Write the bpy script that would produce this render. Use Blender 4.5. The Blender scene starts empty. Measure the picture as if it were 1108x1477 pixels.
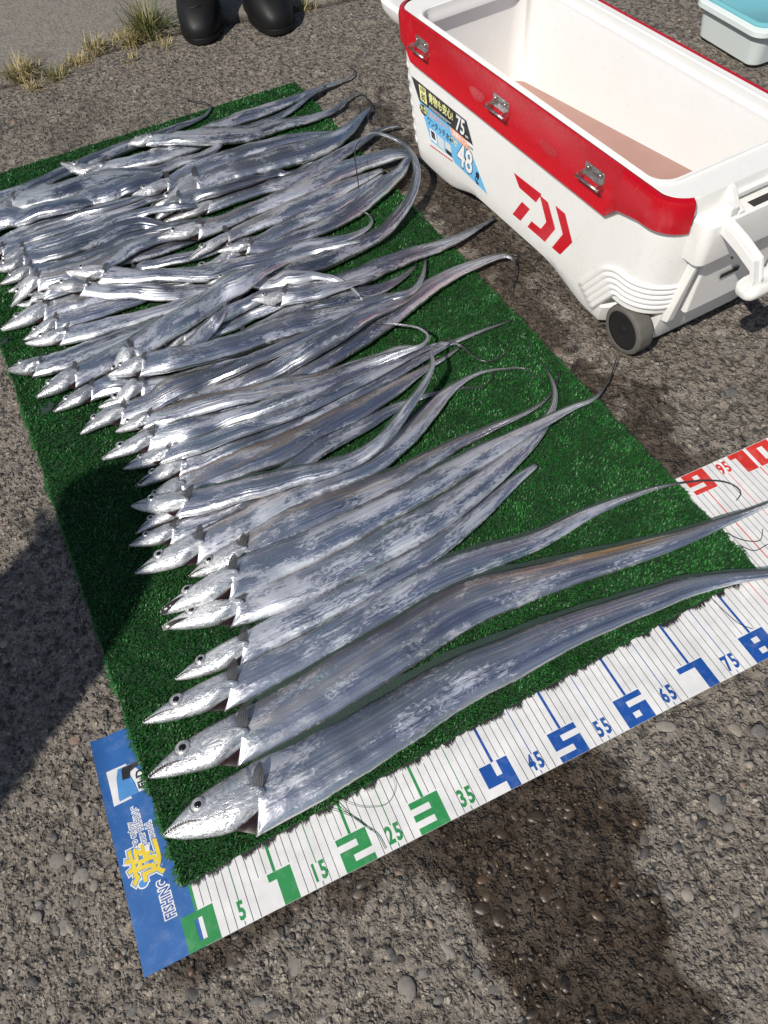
import bpy, bmesh, math, random
import numpy as np
from mathutils import Vector, Matrix

# ------------------------------------------------------------------ camera, sky, sun, exposure
SC = bpy.context.scene
COL = SC.collection
CM = 0.01                                   # everything below is measured in centimetres

def look_matrix(right, down, fwd, pos):
    m = Matrix.Identity(4)
    for i in range(3):
        m[i][0] = right[i]; m[i][1] = -down[i]; m[i][2] = -fwd[i]; m[i][3] = pos[i] * CM
    return m

cam_data = bpy.data.cameras.new("camera")
cam = bpy.data.objects.new("camera", cam_data); COL.objects.link(cam)
cam_data.sensor_fit = 'VERTICAL'; cam_data.sensor_height = 36.0; cam_data.sensor_width = 27.0
cam_data.lens = 36.0 * 1077.02 / 1477.0
cam_data.clip_start = 0.02; cam_data.clip_end = 2000.0
cam.matrix_world = look_matrix((0.90652, -0.41341, -0.08547), (-0.38738, -0.73417, -0.55761), (0.16778, 0.5386, -0.82569), (23.78, -18.26, 98.3))
SC.camera = cam

SUN_EL, SHADOW_AZ = 48.0, 30.0              # shadows fall towards +x, a little towards +y
sx, sy = -math.cos(math.radians(SHADOW_AZ)), -math.sin(math.radians(SHADOW_AZ))
world = bpy.data.worlds.new("World"); SC.world = world; world.use_nodes = True
wn = world.node_tree.nodes; wl = world.node_tree.links
wn.clear()
sky = wn.new("ShaderNodeTexSky"); sky.sky_type = 'NISHITA'; sky.sun_disc = False
sky.sun_elevation = math.radians(SUN_EL); sky.sun_rotation = math.atan2(sx, sy)
sky.air_density = 1.0; sky.dust_density = 1.2; sky.ozone_density = 1.0
bg = wn.new("ShaderNodeBackground"); bg.inputs[1].default_value = 0.074
wo = wn.new("ShaderNodeOutputWorld")
wl.new(sky.outputs[0], bg.inputs[0]); wl.new(bg.outputs[0], wo.inputs[0])
sun_data = bpy.data.lights.new("sun", 'SUN'); sun_data.energy = 4.5; sun_data.angle = math.radians(0.53)
sun_data.color = (1.0, 0.945, 0.86)
sun = bpy.data.objects.new("sun", sun_data); COL.objects.link(sun)
ce = math.cos(math.radians(SUN_EL))
sun.rotation_euler = Vector((sx * ce, sy * ce, math.sin(math.radians(SUN_EL)))).to_track_quat('Z', 'Y').to_euler()
sun.location = (-2, -1, 4)
vs = SC.view_settings
vs.view_transform = 'Standard'; vs.look = 'None'; vs.exposure = 0.0; vs.gamma = 1.0; vs.use_curve_mapping = False

rng = np.random.default_rng(7)
random.seed(7)

# ------------------------------------------------------------------ helpers
def tag(o, label=None, cat=None, group=None, kind=None):
    if label: o["label"] = label
    if cat: o["category"] = cat
    if group: o["group"] = group
    if kind: o["kind"] = kind
    return o

def empty(name, loc=(0, 0, 0), label=None, cat=None, group=None):
    o = bpy.data.objects.new(name, None); COL.objects.link(o)
    o.empty_display_size = 0.02
    o.location = [c * CM for c in loc]
    return tag(o, label, cat, group)

def mesh_obj(name, verts, faces, mat, parent=None, origin=(0, 0, 0), smooth=False, fix=False, bevel=0.0):
    """verts in cm, world coordinates; origin = cm position of the parent (or of the object when it has none)"""
    v = (np.asarray(verts, float).reshape(-1, 3) - np.asarray(origin, float)) * CM
    me = bpy.data.meshes.new(name)
    me.from_pydata(v.tolist(), [], [list(map(int, f)) for f in faces])
    if fix:
        bm = bmesh.new(); bm.from_mesh(me)
        bmesh.ops.recalc_face_normals(bm, faces=bm.faces); bm.to_mesh(me); bm.free()
    if smooth: me.polygons.foreach_set("use_smooth", [True] * len(me.polygons))
    if mat is not None: me.materials.append(mat)
    o = bpy.data.objects.new(name, me); COL.objects.link(o)
    if parent is not None: o.parent = parent
    else: o.location = [c * CM for c in origin]
    if bevel > 0:
        b = o.modifiers.new("bevel", 'BEVEL'); b.width = bevel * CM; b.segments = 2; b.limit_method = 'ANGLE'
        b.angle_limit = math.radians(35); b.harden_normals = False
    me.update()
    return o

def tri_mesh(name, verts, tris, mat, parent=None, origin=(0, 0, 0), smooth=False, attrs=None, uv=None):
    """fast path for big triangle meshes (numpy arrays)"""
    verts = (np.asarray(verts, np.float32) - np.asarray(origin, np.float32)) * CM
    tris = np.asarray(tris, np.int32)
    me = bpy.data.meshes.new(name)
    me.vertices.add(len(verts)); me.vertices.foreach_set("co", verts.astype(np.float32).ravel())
    me.loops.add(tris.size); me.loops.foreach_set("vertex_index", tris.ravel())
    me.polygons.add(len(tris))
    me.polygons.foreach_set("loop_start", np.arange(0, tris.size, 3, dtype=np.int32))
    me.polygons.foreach_set("loop_total", np.full(len(tris), 3, np.int32))
    if smooth: me.polygons.foreach_set("use_smooth", np.ones(len(tris), bool))
    for k, a in (attrs or {}).items():
        at = me.attributes.new(k, 'FLOAT', 'POINT'); at.data.foreach_set("value", np.asarray(a, np.float32).ravel())
    me.update(calc_edges=True)
    me.validate()
    if mat is not None: me.materials.append(mat)
    o = bpy.data.objects.new(name, me); COL.objects.link(o)
    if parent is not None: o.parent = parent
    else: o.location = [c * CM for c in origin]
    return o

def grid_faces(nu, nv, wrap_v=False, off=0):
    f = []
    for i in range(nu - 1):
        for j in range(nv if wrap_v else nv - 1):
            a = i * nv + j; b = i * nv + (j + 1) % nv
            f.append((off + a, off + b, off + b + nv, off + a + nv))
    return f

def grid_tris(nu, nv):
    i, j = np.meshgrid(np.arange(nu - 1), np.arange(nv - 1), indexing='ij')
    a = (i * nv + j).ravel(); b = a + 1; c = a + nv; d = c + 1
    return np.concatenate([np.stack([a, c, d], 1), np.stack([a, d, b], 1)])

def box_mesh(x0, x1, y0, y1, z0, z1):
    v = [(x0, y0, z0), (x1, y0, z0), (x1, y1, z0), (x0, y1, z0), (x0, y0, z1), (x1, y0, z1), (x1, y1, z1), (x0, y1, z1)]
    f = [(0, 3, 2, 1), (4, 5, 6, 7), (0, 1, 5, 4), (1, 2, 6, 5), (2, 3, 7, 6), (3, 0, 4, 7)]
    return v, f

def join(parts):
    V, F = [], []
    for v, f in parts:
        o = len(V); V += [tuple(p) for p in v]; F += [tuple(o + i for i in q) for q in f]
    return V, F

def tube(path, radii, n=8, cap=True):
    P = np.asarray(path, float); m = len(P); V = []; F = []
    t = np.gradient(P, axis=0); t /= np.linalg.norm(t, axis=1)[:, None] + 1e-12
    ref = np.array([0, 0, 1.0]) if abs(t[0][2]) < 0.9 else np.array([1.0, 0, 0])
    for i in range(m):
        x = np.cross(t[i], ref); x /= np.linalg.norm(x) + 1e-12; y = np.cross(x, t[i])
        r = radii[i] if hasattr(radii, '__len__') else radii
        for k in range(n):
            a = 2 * math.pi * k / n
            V.append(tuple(P[i] + x * math.cos(a) * r + y * math.sin(a) * r))
    F = grid_faces(m, n, True)
    if cap:
        F.append(tuple(range(n - 1, -1, -1))); F.append(tuple((m - 1) * n + k for k in range(n)))
    return V, F

def hermite(P, ts):
    """P: rows of control values, parametrised by xy(z) chord length; ts in chord-length units"""
    P = np.asarray(P, float); d = np.r_[0, np.cumsum(np.linalg.norm(np.diff(P[:, :3], axis=0), axis=1))]
    m = np.zeros_like(P)
    m[0] = (P[1] - P[0]) / (d[1] - d[0]); m[-1] = (P[-1] - P[-2]) / (d[-1] - d[-2])
    h = np.diff(d)[:, None]; s = np.diff(P, axis=0) / h
    m[1:-1] = (s[:-1] * h[1:] + s[1:] * h[:-1]) / (h[1:] + h[:-1])
    k = np.clip(np.searchsorted(d, ts, side='right') - 1, 0, len(P) - 2)
    hh = (d[k + 1] - d[k])[:, None]; u = ((ts - d[k])[:, None]) / hh
    return ((2*u**3 - 3*u**2 + 1) * P[k] + (u**3 - 2*u**2 + u) * hh * m[k] + (-2*u**3 + 3*u**2) * P[k+1] + (u**3 - u**2) * hh * m[k+1])

_lat = np.random.default_rng(3).random((256, 256))
def vnoise(x, y, ox=0):
    x = np.asarray(x, float) + 37.3 * ox; y = np.asarray(y, float) + 11.7 * ox
    xi = np.floor(x).astype(int); yi = np.floor(y).astype(int); fx = x - xi; fy = y - yi
    fx = fx * fx * (3 - 2 * fx); fy = fy * fy * (3 - 2 * fy)
    a = _lat[xi % 256, yi % 256]; b = _lat[(xi + 1) % 256, yi % 256]; c = _lat[xi % 256, (yi + 1) % 256]; d = _lat[(xi + 1) % 256, (yi + 1) % 256]
    return (a * (1 - fx) + b * fx) * (1 - fy) + (c * (1 - fx) + d * fx) * fy - 0.5

def in_poly(x, y, poly):
    x = np.asarray(x); y = np.asarray(y); r = np.zeros(x.shape, bool); n = len(poly)
    for i in range(n):
        x0, y0 = poly[i]; x1, y1 = poly[(i + 1) % n]
        if y0 == y1: continue
        c = ((y0 > y) != (y1 > y)) & (x < (x1 - x0) * (y - y0) / (y1 - y0) + x0)
        r ^= c
    return r

def dist_line(x, y, pts):
    d = np.full(np.shape(x), 1e9)
    for (x0, y0), (x1, y1) in zip(pts[:-1], pts[1:]):
        vx, vy = x1 - x0, y1 - y0; L = vx * vx + vy * vy
        u = np.clip(((x - x0) * vx + (y - y0) * vy) / L, 0, 1)
        d = np.minimum(d, np.hypot(x - x0 - u * vx, y - y0 - u * vy))
    return d

# ------------------------------------------------------------------ materials
class NT:
    def __init__(s, name):
        s.m = bpy.data.materials.new(name); s.m.use_nodes = True
        s.t = s.m.node_tree; s.t.nodes.clear()
        s.out = s.t.nodes.new("ShaderNodeOutputMaterial")
    def n(s, typ, **kw):
        nd = s.t.nodes.new("ShaderNode" + typ)
        for k, v in kw.items():
            if k.startswith("i_"):
                key = k[2:]
                key = int(key) if key.isdigit() else key.replace("_", " ")
                s.put(nd.inputs[key], v)
            else: setattr(nd, k, v)
        return nd
    def put(s, inp, v):
        if isinstance(v, bpy.types.NodeSocket): s.t.links.new(v, inp)
        elif isinstance(v, bpy.types.Node): s.t.links.new(v.outputs[0], inp)
        elif v is not None:
            if isinstance(v, (tuple, list)) and len(v) == 3 and len(getattr(inp, 'default_value', [])) == 4: v = (*v, 1)
            inp.default_value = v
    def math(s, op, a, b=None, c=None, clamp=False):
        nd = s.t.nodes.new("ShaderNodeMath"); nd.operation = op; nd.use_clamp = clamp
        s.put(nd.inputs[0], a)
        if b is not None: s.put(nd.inputs[1], b)
        if c is not None: s.put(nd.inputs[2], c)
        return nd.outputs[0]
    def mix(s, fac, a, b, mode='MIX'):
        nd = s.t.nodes.new("ShaderNodeMix"); nd.data_type = 'RGBA'; nd.blend_type = mode
        s.put(nd.inputs[0], fac); s.put(nd.inputs[6], a); s.put(nd.inputs[7], b)
        return nd.outputs[2]
    def ramp(s, fac, stops, interp='LINEAR'):
        nd = s.t.nodes.new("ShaderNodeValToRGB"); cr = nd.color_ramp; cr.interpolation = interp
        while len(cr.elements) < len(stops): cr.elements.new(0.5)
        for e, (p, c) in zip(cr.elements, stops):
            e.position = p; e.color = (c, c, c, 1) if not isinstance(c, (tuple, list)) else (*c, 1)
        s.put(nd.inputs[0], fac); return nd.outputs[0]
    def noise(s, vec, scale, detail=4, rough=0.55, dist=0.0):
        nd = s.n("TexNoise"); s.put(nd.inputs["Vector"], vec); nd.inputs["Scale"].default_value = scale
        nd.inputs["Detail"].default_value = detail; nd.inputs["Roughness"].default_value = rough; nd.inputs["Distortion"].default_value = dist
        return nd.outputs[0]
    def voro(s, vec, scale, feature='F1', rnd=1.0):
        nd = s.n("TexVoronoi"); nd.feature = feature; s.put(nd.inputs["Vector"], vec); nd.inputs["Scale"].default_value = scale
        nd.inputs["Randomness"].default_value = rnd
        return nd
    def attr(s, name, typ='GEOMETRY'):
        nd = s.n("Attribute"); nd.attribute_name = name; nd.attribute_type = typ; return nd
    def bump(s, h, strength, dist=0.001, normal=None):
        nd = s.n("Bump"); nd.inputs["Strength"].default_value = strength; nd.inputs["Distance"].default_value = dist
        s.put(nd.inputs["Height"], h)
        if normal is not None: s.put(nd.inputs["Normal"], normal)
        return nd.outputs[0]
    def pbr(s, base, rough=0.5, metal=0.0, normal=None, **kw):
        nd = s.n("BsdfPrincipled")
        s.put(nd.inputs["Base Color"], base); s.put(nd.inputs["Roughness"], rough); s.put(nd.inputs["Metallic"], metal)
        if normal is not None: s.put(nd.inputs["Normal"], normal)
        for k, v in kw.items(): s.put(nd.inputs[k.replace("_", " ")], v)
        return nd.outputs[0]
    def done(s, shader):
        s.t.links.new(shader, s.out.inputs[0]); return s.m

def obj_coord(t): return t.n("TexCoord").outputs["Object"]
def pos_coord(t): return t.n("NewGeometry").outputs["Position"]

def simple(name, col, rough=0.5, metal=0.0, var=0.06, scale=40, bump=0.0, bscale=300, **kw):
    t = NT(name); c = obj_coord(t)
    nz = t.noise(c, scale, 5)
    dark = tuple(x * (1 - 2.2 * var) for x in col); lite = tuple(min(1, x * (1 + 1.6 * var)) for x in col)
    base = t.ramp(nz, [(0.3, dark), (0.7, lite)])
    rg = t.math('MULTIPLY_ADD', t.noise(c, scale * 2.3, 4), 0.16, rough - 0.08)
    nrm = t.bump(t.noise(c, bscale, 3), bump, 0.0006) if bump else None
    return t.done(t.pbr(base, rg, metal, nrm, **kw))

def mat_ground():
    t = NT("weathered_concrete"); p = pos_coord(t)
    wet = t.attr("wet").outputs["Fac"]; slab = t.attr("slab").outputs["Fac"]
    n1 = t.noise(p, 3.0, 5); n2 = t.noise(p, 26, 6, 0.65); n3 = t.noise(p, 140, 5, 0.7)
    v1 = t.voro(p, 95); v2 = t.voro(p, 210); v3 = t.voro(p, 46)
    cell = t.n("SeparateColor", i_0=v1.outputs["Color"]); cell2 = t.n("SeparateColor", i_0=v2.outputs["Color"]); cell3 = t.n("SeparateColor", i_0=v3.outputs["Color"])
    base = t.ramp(n2, [(0.25, (0.15, 0.128, 0.108)), (0.5, (0.235, 0.205, 0.176)), (0.78, (0.33, 0.292, 0.25))])
    base = t.mix(t.ramp(n1, [(0.35, 0.0), (0.7, 0.45)]), base, (0.27, 0.25, 0.226, 1))
    stone = t.ramp(cell.outputs[0], [(0.0, (0.045, 0.042, 0.042)), (0.25, (0.13, 0.118, 0.105)), (0.55, (0.25, 0.223, 0.193)), (0.85, (0.38, 0.34, 0.285)), (1.0, (0.5, 0.46, 0.4))])
    stone2 = t.ramp(cell2.outputs[1], [(0.0, (0.04, 0.037, 0.034)), (0.4, (0.18, 0.158, 0.134)), (0.8, (0.36, 0.318, 0.268)), (1.0, (0.6, 0.55, 0.48))])
    in1 = t.math('MULTIPLY', t.ramp(v1.outputs["Distance"], [(0.32, 1.0), (0.5, 0.0)]), t.ramp(cell.outputs[1], [(0.4, 0.0), (0.46, 0.85)]))
    in2 = t.math('MULTIPLY', t.ramp(v2.outputs["Distance"], [(0.3, 1.0), (0.5, 0.0)]), t.ramp(cell2.outputs[2], [(0.35, 0.0), (0.42, 0.8)]))
    rough_col = t.mix(in2, base, stone2); rough_col = t.mix(in1, rough_col, stone)
    pits = t.noise(p, 75, 4, 0.6, 0.4)
    crev = t.math('MULTIPLY', t.ramp(n3, [(0.33, 0.5), (0.52, 1.0)]), t.ramp(pits, [(0.34, 0.38), (0.46, 1.0)]))  # shade of pits and crevices put into the colour
    rough_col = t.mix(1.0, rough_col, crev, 'MULTIPLY')
    smooth_col = t.ramp(n2, [(0.2, (0.15, 0.135, 0.116)), (0.6, (0.215, 0.196, 0.17)), (0.85, (0.265, 0.243, 0.214))])
    smooth_col = t.mix(t.math('MULTIPLY', in2, 0.35), smooth_col, stone2)
    col = t.mix(slab, t.mix(1.0, rough_col, (1.03, 1.01, 0.97, 1), 'MULTIPLY'), smooth_col)
    wetn = t.math('MULTIPLY', wet, t.ramp(t.noise(p, 18, 5), [(0.25, 0.72), (0.6, 1.0)]), clamp=True)
    wcol = t.mix(1.0, col, (0.18, 0.124, 0.074, 1), 'MULTIPLY')
    col = t.mix(wetn, col, wcol)
    rough = t.math('SUBTRACT', t.math('MULTIPLY_ADD', n3, 0.2, 0.78), t.math('MULTIPLY', wetn, 0.38))
    h = t.math('ADD', t.math('MULTIPLY', in1, 1.2), t.math('ADD', t.math('MULTIPLY', in2, 0.6), t.math('MULTIPLY', n3, 1.1)))
    h = t.math('ADD', h, t.math('ADD', t.math('MULTIPLY', n2, 1.4), t.math('MULTIPLY', t.ramp(pits, [(0.34, 0.0), (0.5, 1.0)]), 1.3)))
    h = t.math('MULTIPLY', h, t.math('MULTIPLY_ADD', slab, -0.72, 1.0))
    nrm = t.bump(h, 1.0, 0.005)
    return t.done(t.pbr(col, rough, 0.0, nrm))

def mat_pebble():
    t = NT("pebble_stone"); p = pos_coord(t)
    r = t.n("ObjectInfo").outputs["Random"]; a = t.attr("shade").outputs["Fac"]; wet = t.attr("wet_and_dark").outputs["Fac"]
    wob = t.attr("wet_stone", 'OBJECT').outputs["Fac"]; wet = t.math('MAXIMUM', wet, wob)
    q = t.math('FRACT', t.math('ADD', t.math('MULTIPLY', r, 7.31), a))
    col = t.ramp(q, [(0.0, (0.04, 0.042, 0.047)), (0.3, (0.1, 0.1, 0.1)), (0.6, (0.18, 0.168, 0.15)), (0.85, (0.245, 0.225, 0.198)), (0.96, (0.33, 0.28, 0.21)), (1.0, (0.23, 0.14, 0.1))])
    nz = t.noise(p, 220, 4, 0.7)
    col = t.mix(1.0, col, t.ramp(nz, [(0.3, 0.62), (0.7, 1.15)]), 'MULTIPLY')
    dust = t.ramp(t.noise(p, 60, 4), [(0.42, 0.0), (0.68, 0.6)])
    col = t.mix(dust, col, (0.24, 0.212, 0.182, 1))
    col = t.mix(wet, col, t.mix(1.0, col, (0.3, 0.225, 0.16, 1), 'MULTIPLY'))
    rough = t.math('MULTIPLY_ADD', wet, -0.38, 0.76)
    return t.done(t.pbr(col, rough, 0.0, t.bump(nz, 0.5, 0.001)))

def mat_turf():
    t = NT("green_plastic_turf"); r = t.attr("rnd").outputs["Fac"]; hgt = t.attr("hgt").outputs["Fac"]
    p = pos_coord(t)
    col = t.ramp(r, [(0.0, (0.012, 0.074, 0.014)), (0.5, (0.024, 0.152, 0.027)), (0.85, (0.042, 0.235, 0.046)), (0.97, (0.05, 0.24, 0.058)), (1.0, (0.22, 0.36, 0.18))])
    col = t.mix(t.ramp(t.noise(p, 9, 5), [(0.4, 0.0), (0.65, 0.5)]), col, (0.012, 0.066, 0.014, 1))
    b = t.pbr(col, 0.42, 0.0, None, Specular_IOR_Level=0.45)
    tr = t.n("BsdfTranslucent"); t.put(tr.inputs[0], col)
    ms = t.n("MixShader"); ms.inputs[0].default_value = 0.22
    t.t.links.new(b, ms.inputs[1]); t.t.links.new(tr.outputs[0], ms.inputs[2])
    return t.done(ms.outputs[0])

def mat_fish():
    """mirror-silver skin: u runs along the fish (dm), v from belly (0) to back (1)"""
    t = NT("silver_fish_skin")
    uvn = t.n("UVMap"); uvn.uv_map = "fuv"
    s = t.n("SeparateXYZ", i_0=uvn.outputs[0]); u, v = s.outputs[0], s.outputs[1]
    rnd = t.n("ObjectInfo").outputs["Random"]
    off = t.math('MULTIPLY', rnd, 57.0)
    def uvec(su, sv, o=0.0):
        return t.n("CombineXYZ", i_0=t.math('MULTIPLY', u, su), i_1=t.math('MULTIPLY', v, sv), i_2=t.math('ADD', off, o)).outputs[0]
    tail = t.attr("tail").outputs["Fac"]; head = t.attr("head").outputs["Fac"]
    scuff = t.attr("scuff", 'OBJECT').outputs["Fac"]; brown = t.attr("brown", 'OBJECT').outputs["Fac"]; tone = t.attr("tone", 'OBJECT').outputs["Fac"]
    fold = t.noise(uvec(0.16, 6.5), 1.0, 3, 0.5)                   # long keels and folds running head to tail
    streak = t.noise(uvec(0.45, 30, 2), 1.0, 4, 0.6); hair = t.noise(uvec(1.3, 120, 3), 1.0, 2, 0.6)
    big = t.noise(uvec(0.9, 1.3, 17), 1.0, 3, 0.5); fine = t.noise(uvec(9, 9, 11), 1.5, 6, 0.7, 0.8)
    vv = t.math('ADD', v, t.math('MULTIPLY', t.math('SUBTRACT', fold, 0.5), 0.3))
    base = t.ramp(vv, [(0.0, (0.86, 0.87, 0.88)), (0.1, (0.78, 0.8, 0.84)), (0.2, (0.47, 0.525, 0.64)), (0.36, (0.56, 0.6, 0.69)), (0.46, (0.8, 0.81, 0.83)), (0.62, (0.66, 0.68, 0.72)), (0.76, (0.72, 0.73, 0.75)), (0.86, (0.42, 0.42, 0.43)), (0.95, (0.2, 0.2, 0.205)), (1.0, (0.1, 0.096, 0.094))])  # blue and pale flank bands put the reflected sky into the colour
    front = t.attr("front").outputs["Fac"]; rear = t.math('SUBTRACT', 1.0, t.math('MULTIPLY', front, 0.85))
    base = t.mix(rear, base, t.mix(1.0, base, t.ramp(streak, [(0.32, 0.72), (0.5, 0.98), (0.68, 1.12)]), 'MULTIPLY'))
    base = t.mix(rear, base, t.mix(1.0, base, t.ramp(hair, [(0.3, 0.88), (0.6, 1.04)]), 'MULTIPLY'))
    base = t.mix(1.0, base, t.ramp(big, [(0.3, 0.72), (0.62, 1.06)]), 'MULTIPLY')
    base = t.mix(1.0, base, t.n("CombineColor", i_0=tone, i_1=tone, i_2=tone).outputs[0], 'MULTIPLY')
    base = t.mix(t.math('MULTIPLY', front, t.math('MULTIPLY_ADD', t.noise(uvec(3, 6, 77), 1.0, 5, 0.65, 1.0), 0.9, 0.3), clamp=True), base, t.ramp(v, [(0.0, (0.88, 0.89, 0.9)), (0.75, (0.74, 0.75, 0.78)), (0.95, (0.3, 0.3, 0.31))]))
    # rainbow tinge of the guanine layer
    base = t.mix(t.ramp(t.noise(uvec(1.0, 4, 23), 1.0, 2), [(0.45, 0.0), (0.7, 0.22)]), base, (0.56, 0.5, 0.74, 1))
    base = t.mix(t.ramp(t.noise(uvec(0.9, 4, 29), 1.0, 2), [(0.58, 0.0), (0.75, 0.25)]), base, (0.48, 0.74, 0.62, 1))
    # lateral line
    ll = t.ramp(t.math('ABSOLUTE', t.math('SUBTRACT', v, 0.36)), [(0.0, 1.0), (0.016, 0.0)])
    base = t.mix(t.math('MULTIPLY', ll, 0.55), base, (0.88, 0.86, 0.82, 1))
    # muscle segments showing through the skin in places
    seg = t.math('SINE', t.math('ADD', t.math('MULTIPLY', u, 120.0), t.math('MULTIPLY', v, 22.0)))
    segm = t.math('MULTIPLY', t.ramp(t.noise(uvec(0.9, 5, 41), 1.0, 2), [(0.6, 0.0), (0.72, 1.0)]), t.ramp(seg, [(0.3, 0.0), (0.9, 0.28)]))
    base = t.mix(segm, base, (0.18, 0.185, 0.2, 1))
    # scraped, chalky places where the silver has been rubbed: ragged, in groups
    warp = t.noise(uvec(5.5, 9, 51), 1.0, 8, 0.72, 1.8); grp = t.noise(uvec(1.1, 2.2, 57), 1.0, 2, 0.5)
    sm = t.math('ADD', t.math('MULTIPLY', warp, 0.75), t.math('ADD', t.math('MULTIPLY', grp, 0.75), t.math('MULTIPLY', hair, 0.15)))
    sm = t.math('ADD', sm, t.math('MULTIPLY', scuff, 0.17))
    scf = t.ramp(sm, [(0.9, 0.0), (1.24, 1.0)])
    scr = t.ramp(t.noise(uvec(14, 46, 61), 1.0, 3, 0.6, 3.0), [(0.63, 0.0), (0.68, 0.75)])
    scf = t.math('MAXIMUM', scf, t.math('MULTIPLY', scr, t.ramp(grp, [(0.42, 0.0), (0.62, 1.0)])))
    scf = t.math('MULTIPLY', scf, t.math('SUBTRACT', 1.0, tail))
    base = t.mix(t.math('MULTIPLY', scf, 0.36), base, (0.70, 0.74, 0.8, 1))
    # brownish raw patches on the back
    bm = t.math('MULTIPLY', t.ramp(t.math('ADD', t.noise(uvec(0.8, 5, 31), 1.0, 4), t.math('MULTIPLY', v, 0.25)), [(0.6, 0.0), (0.76, 1.0)]), brown)
    base = t.mix(bm, base, (0.17, 0.115, 0.08, 1))
    base = t.mix(tail, base, (0.035, 0.036, 0.04, 1))
    # head: bright, faceted, with fine dark creases
    hn = t.noise(uvec(7, 4.5, 3), 1.5, 5, 0.6, 1.6)
    hc = t.ramp(hn, [(0.3, (0.26, 0.27, 0.29)), (0.42, (0.6, 0.62, 0.65)), (0.55, (0.82, 0.83, 0.84)), (0.7, (0.92, 0.92, 0.9))])
    cre = t.ramp(t.math('ABSOLUTE', t.math('SUBTRACT', t.noise(uvec(5, 4, 71), 1.3, 4, 0.55, 2.0), 0.5)), [(0.0, 1.0), (0.018, 0.0)])
    hc = t.mix(t.math('MULTIPLY', cre, 0.75), hc, (0.12, 0.12, 0.13, 1))
    hc = t.mix(t.ramp(v, [(0.78, 0.0), (0.97, 0.85)]), hc, (0.13, 0.13, 0.14, 1))
    hc = t.mix(t.math('SUBTRACT', 1.0, tone, clamp=True), hc, t.mix(1.0, hc, (0.2, 0.21, 0.23, 1), 'MULTIPLY'))
    base = t.mix(t.math('MULTIPLY', head, 0.85), base, hc)
    goldn = t.attr("gold_streak").outputs["Fac"]
    base = t.mix(t.math('MULTIPLY', goldn, t.ramp(streak, [(0.35, 0.45), (0.6, 1.0)])), base, (0.85, 0.46, 0.07, 1))
    rough = t.math('ADD', t.math('MULTIPLY_ADD', hair, 0.14, 0.2), t.math('ADD', t.math('MULTIPLY', scf, 0.16), t.math('MULTIPLY', head, 0.04)))
    metal = t.math('SUBTRACT', 0.94, t.math('ADD', t.math('MULTIPLY', scf, 0.3), t.math('MULTIPLY', tail, 0.8)), clamp=True)
    metal = t.math('SUBTRACT', metal, t.math('ADD', t.math('MULTIPLY', bm, 0.5), t.math('MULTIPLY', head, 0.2)), clamp=True)
    body_h = t.math('ADD', t.math('MULTIPLY', fold, t.math('MULTIPLY', rear, 6.0)), t.math('ADD', t.math('MULTIPLY', streak, t.math('MULTIPLY', rear, 0.5)), t.math('MULTIPLY', warp, 0.3)))
    body_h = t.math('ADD', body_h, t.math('MULTIPLY', t.noise(uvec(2.4, 3.5, 83), 1.0, 3, 0.5), t.math('MULTIPLY', front, 3.0)))
    head_h = t.math('ADD', t.math('MULTIPLY', hn, 1.5), t.math('MULTIPLY', cre, -0.35))
    h = t.math('ADD', t.math('MULTIPLY', body_h, t.math('SUBTRACT', 1.0, head)), t.math('MULTIPLY', head_h, head))
    nrm = t.bump(h, 0.55, 0.0016)
    return t.done(t.pbr(base, rough, metal, nrm, Coat_Weight=0.25, Coat_Roughness=0.12))

def mat_fin(name, col, alpha):
    t = NT(name); uvn = t.n("UVMap"); uvn.uv_map = "fuv"
    s = t.n("SeparateXYZ", i_0=uvn.outputs[0])
    ray = t.math('SINE', t.math('ADD', t.math('MULTIPLY', s.outputs[0], 260.0), t.math('MULTIPLY', s.outputs[1], -7.0)))
    rm = t.ramp(ray, [(0.2, 0.0), (0.95, 1.0)])
    c = t.mix(rm, tuple(x * 0.8 for x in col), tuple(min(1, x * 1.7) for x in col))
    b = t.pbr(c, 0.55, 0.0, None, Specular_IOR_Level=0.25)
    tr = t.n("BsdfTransparent"); tr.inputs[0].default_value = (0.8, 0.85, 0.82, 1)
    fac = t.math('MULTIPLY_ADD', rm, 0.3, alpha, clamp=True)
    ms = t.n("MixShader"); t.put(ms.inputs[0], fac); t.t.links.new(tr.outputs[0], ms.inputs[1]); t.t.links.new(b, ms.inputs[2])
    return t.done(ms.outputs[0])

def mat_vinyl(name, col, rough=0.42):
    """woven coated sheet with a fine diagonal weave"""
    t = NT(name); p = pos_coord(t)
    s = t.n("SeparateXYZ", i_0=p)
    w1 = t.math('SINE', t.math('MULTIPLY', t.math('ADD', s.outputs[0], s.outputs[1]), 1900.0))
    w2 = t.math('SINE', t.math('MULTIPLY', t.math('SUBTRACT', s.outputs[0], s.outputs[1]), 1900.0))
    w = t.math('MULTIPLY', w1, w2)
    nz = t.noise(p, 30, 5); sp = t.noise(p, 420, 3, 0.7)
    c = t.mix(1.0, col, t.ramp(nz, [(0.3, 0.84), (0.7, 1.06)]), 'MULTIPLY')
    c = t.mix(1.0, c, t.ramp(w, [(0.2, 0.86), (0.8, 1.12)]), 'MULTIPLY')
    c = t.mix(t.math('MULTIPLY', t.ramp(t.noise(p, 55, 6, 0.7), [(0.5, 0.0), (0.75, 0.28)]), t.ramp(w, [(0.3, 0.5), (0.7, 1.0)])), c, (0.5, 0.52, 0.55, 1))
    c = t.mix(t.ramp(sp, [(0.7, 0.0), (0.78, 0.55)]), c, (0.25, 0.22, 0.19, 1))
    return t.done(t.pbr(c, t.math('MULTIPLY_ADD', nz, 0.2, rough - 0.1), 0.0, t.bump(w, 0.18, 0.0004)))

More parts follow.
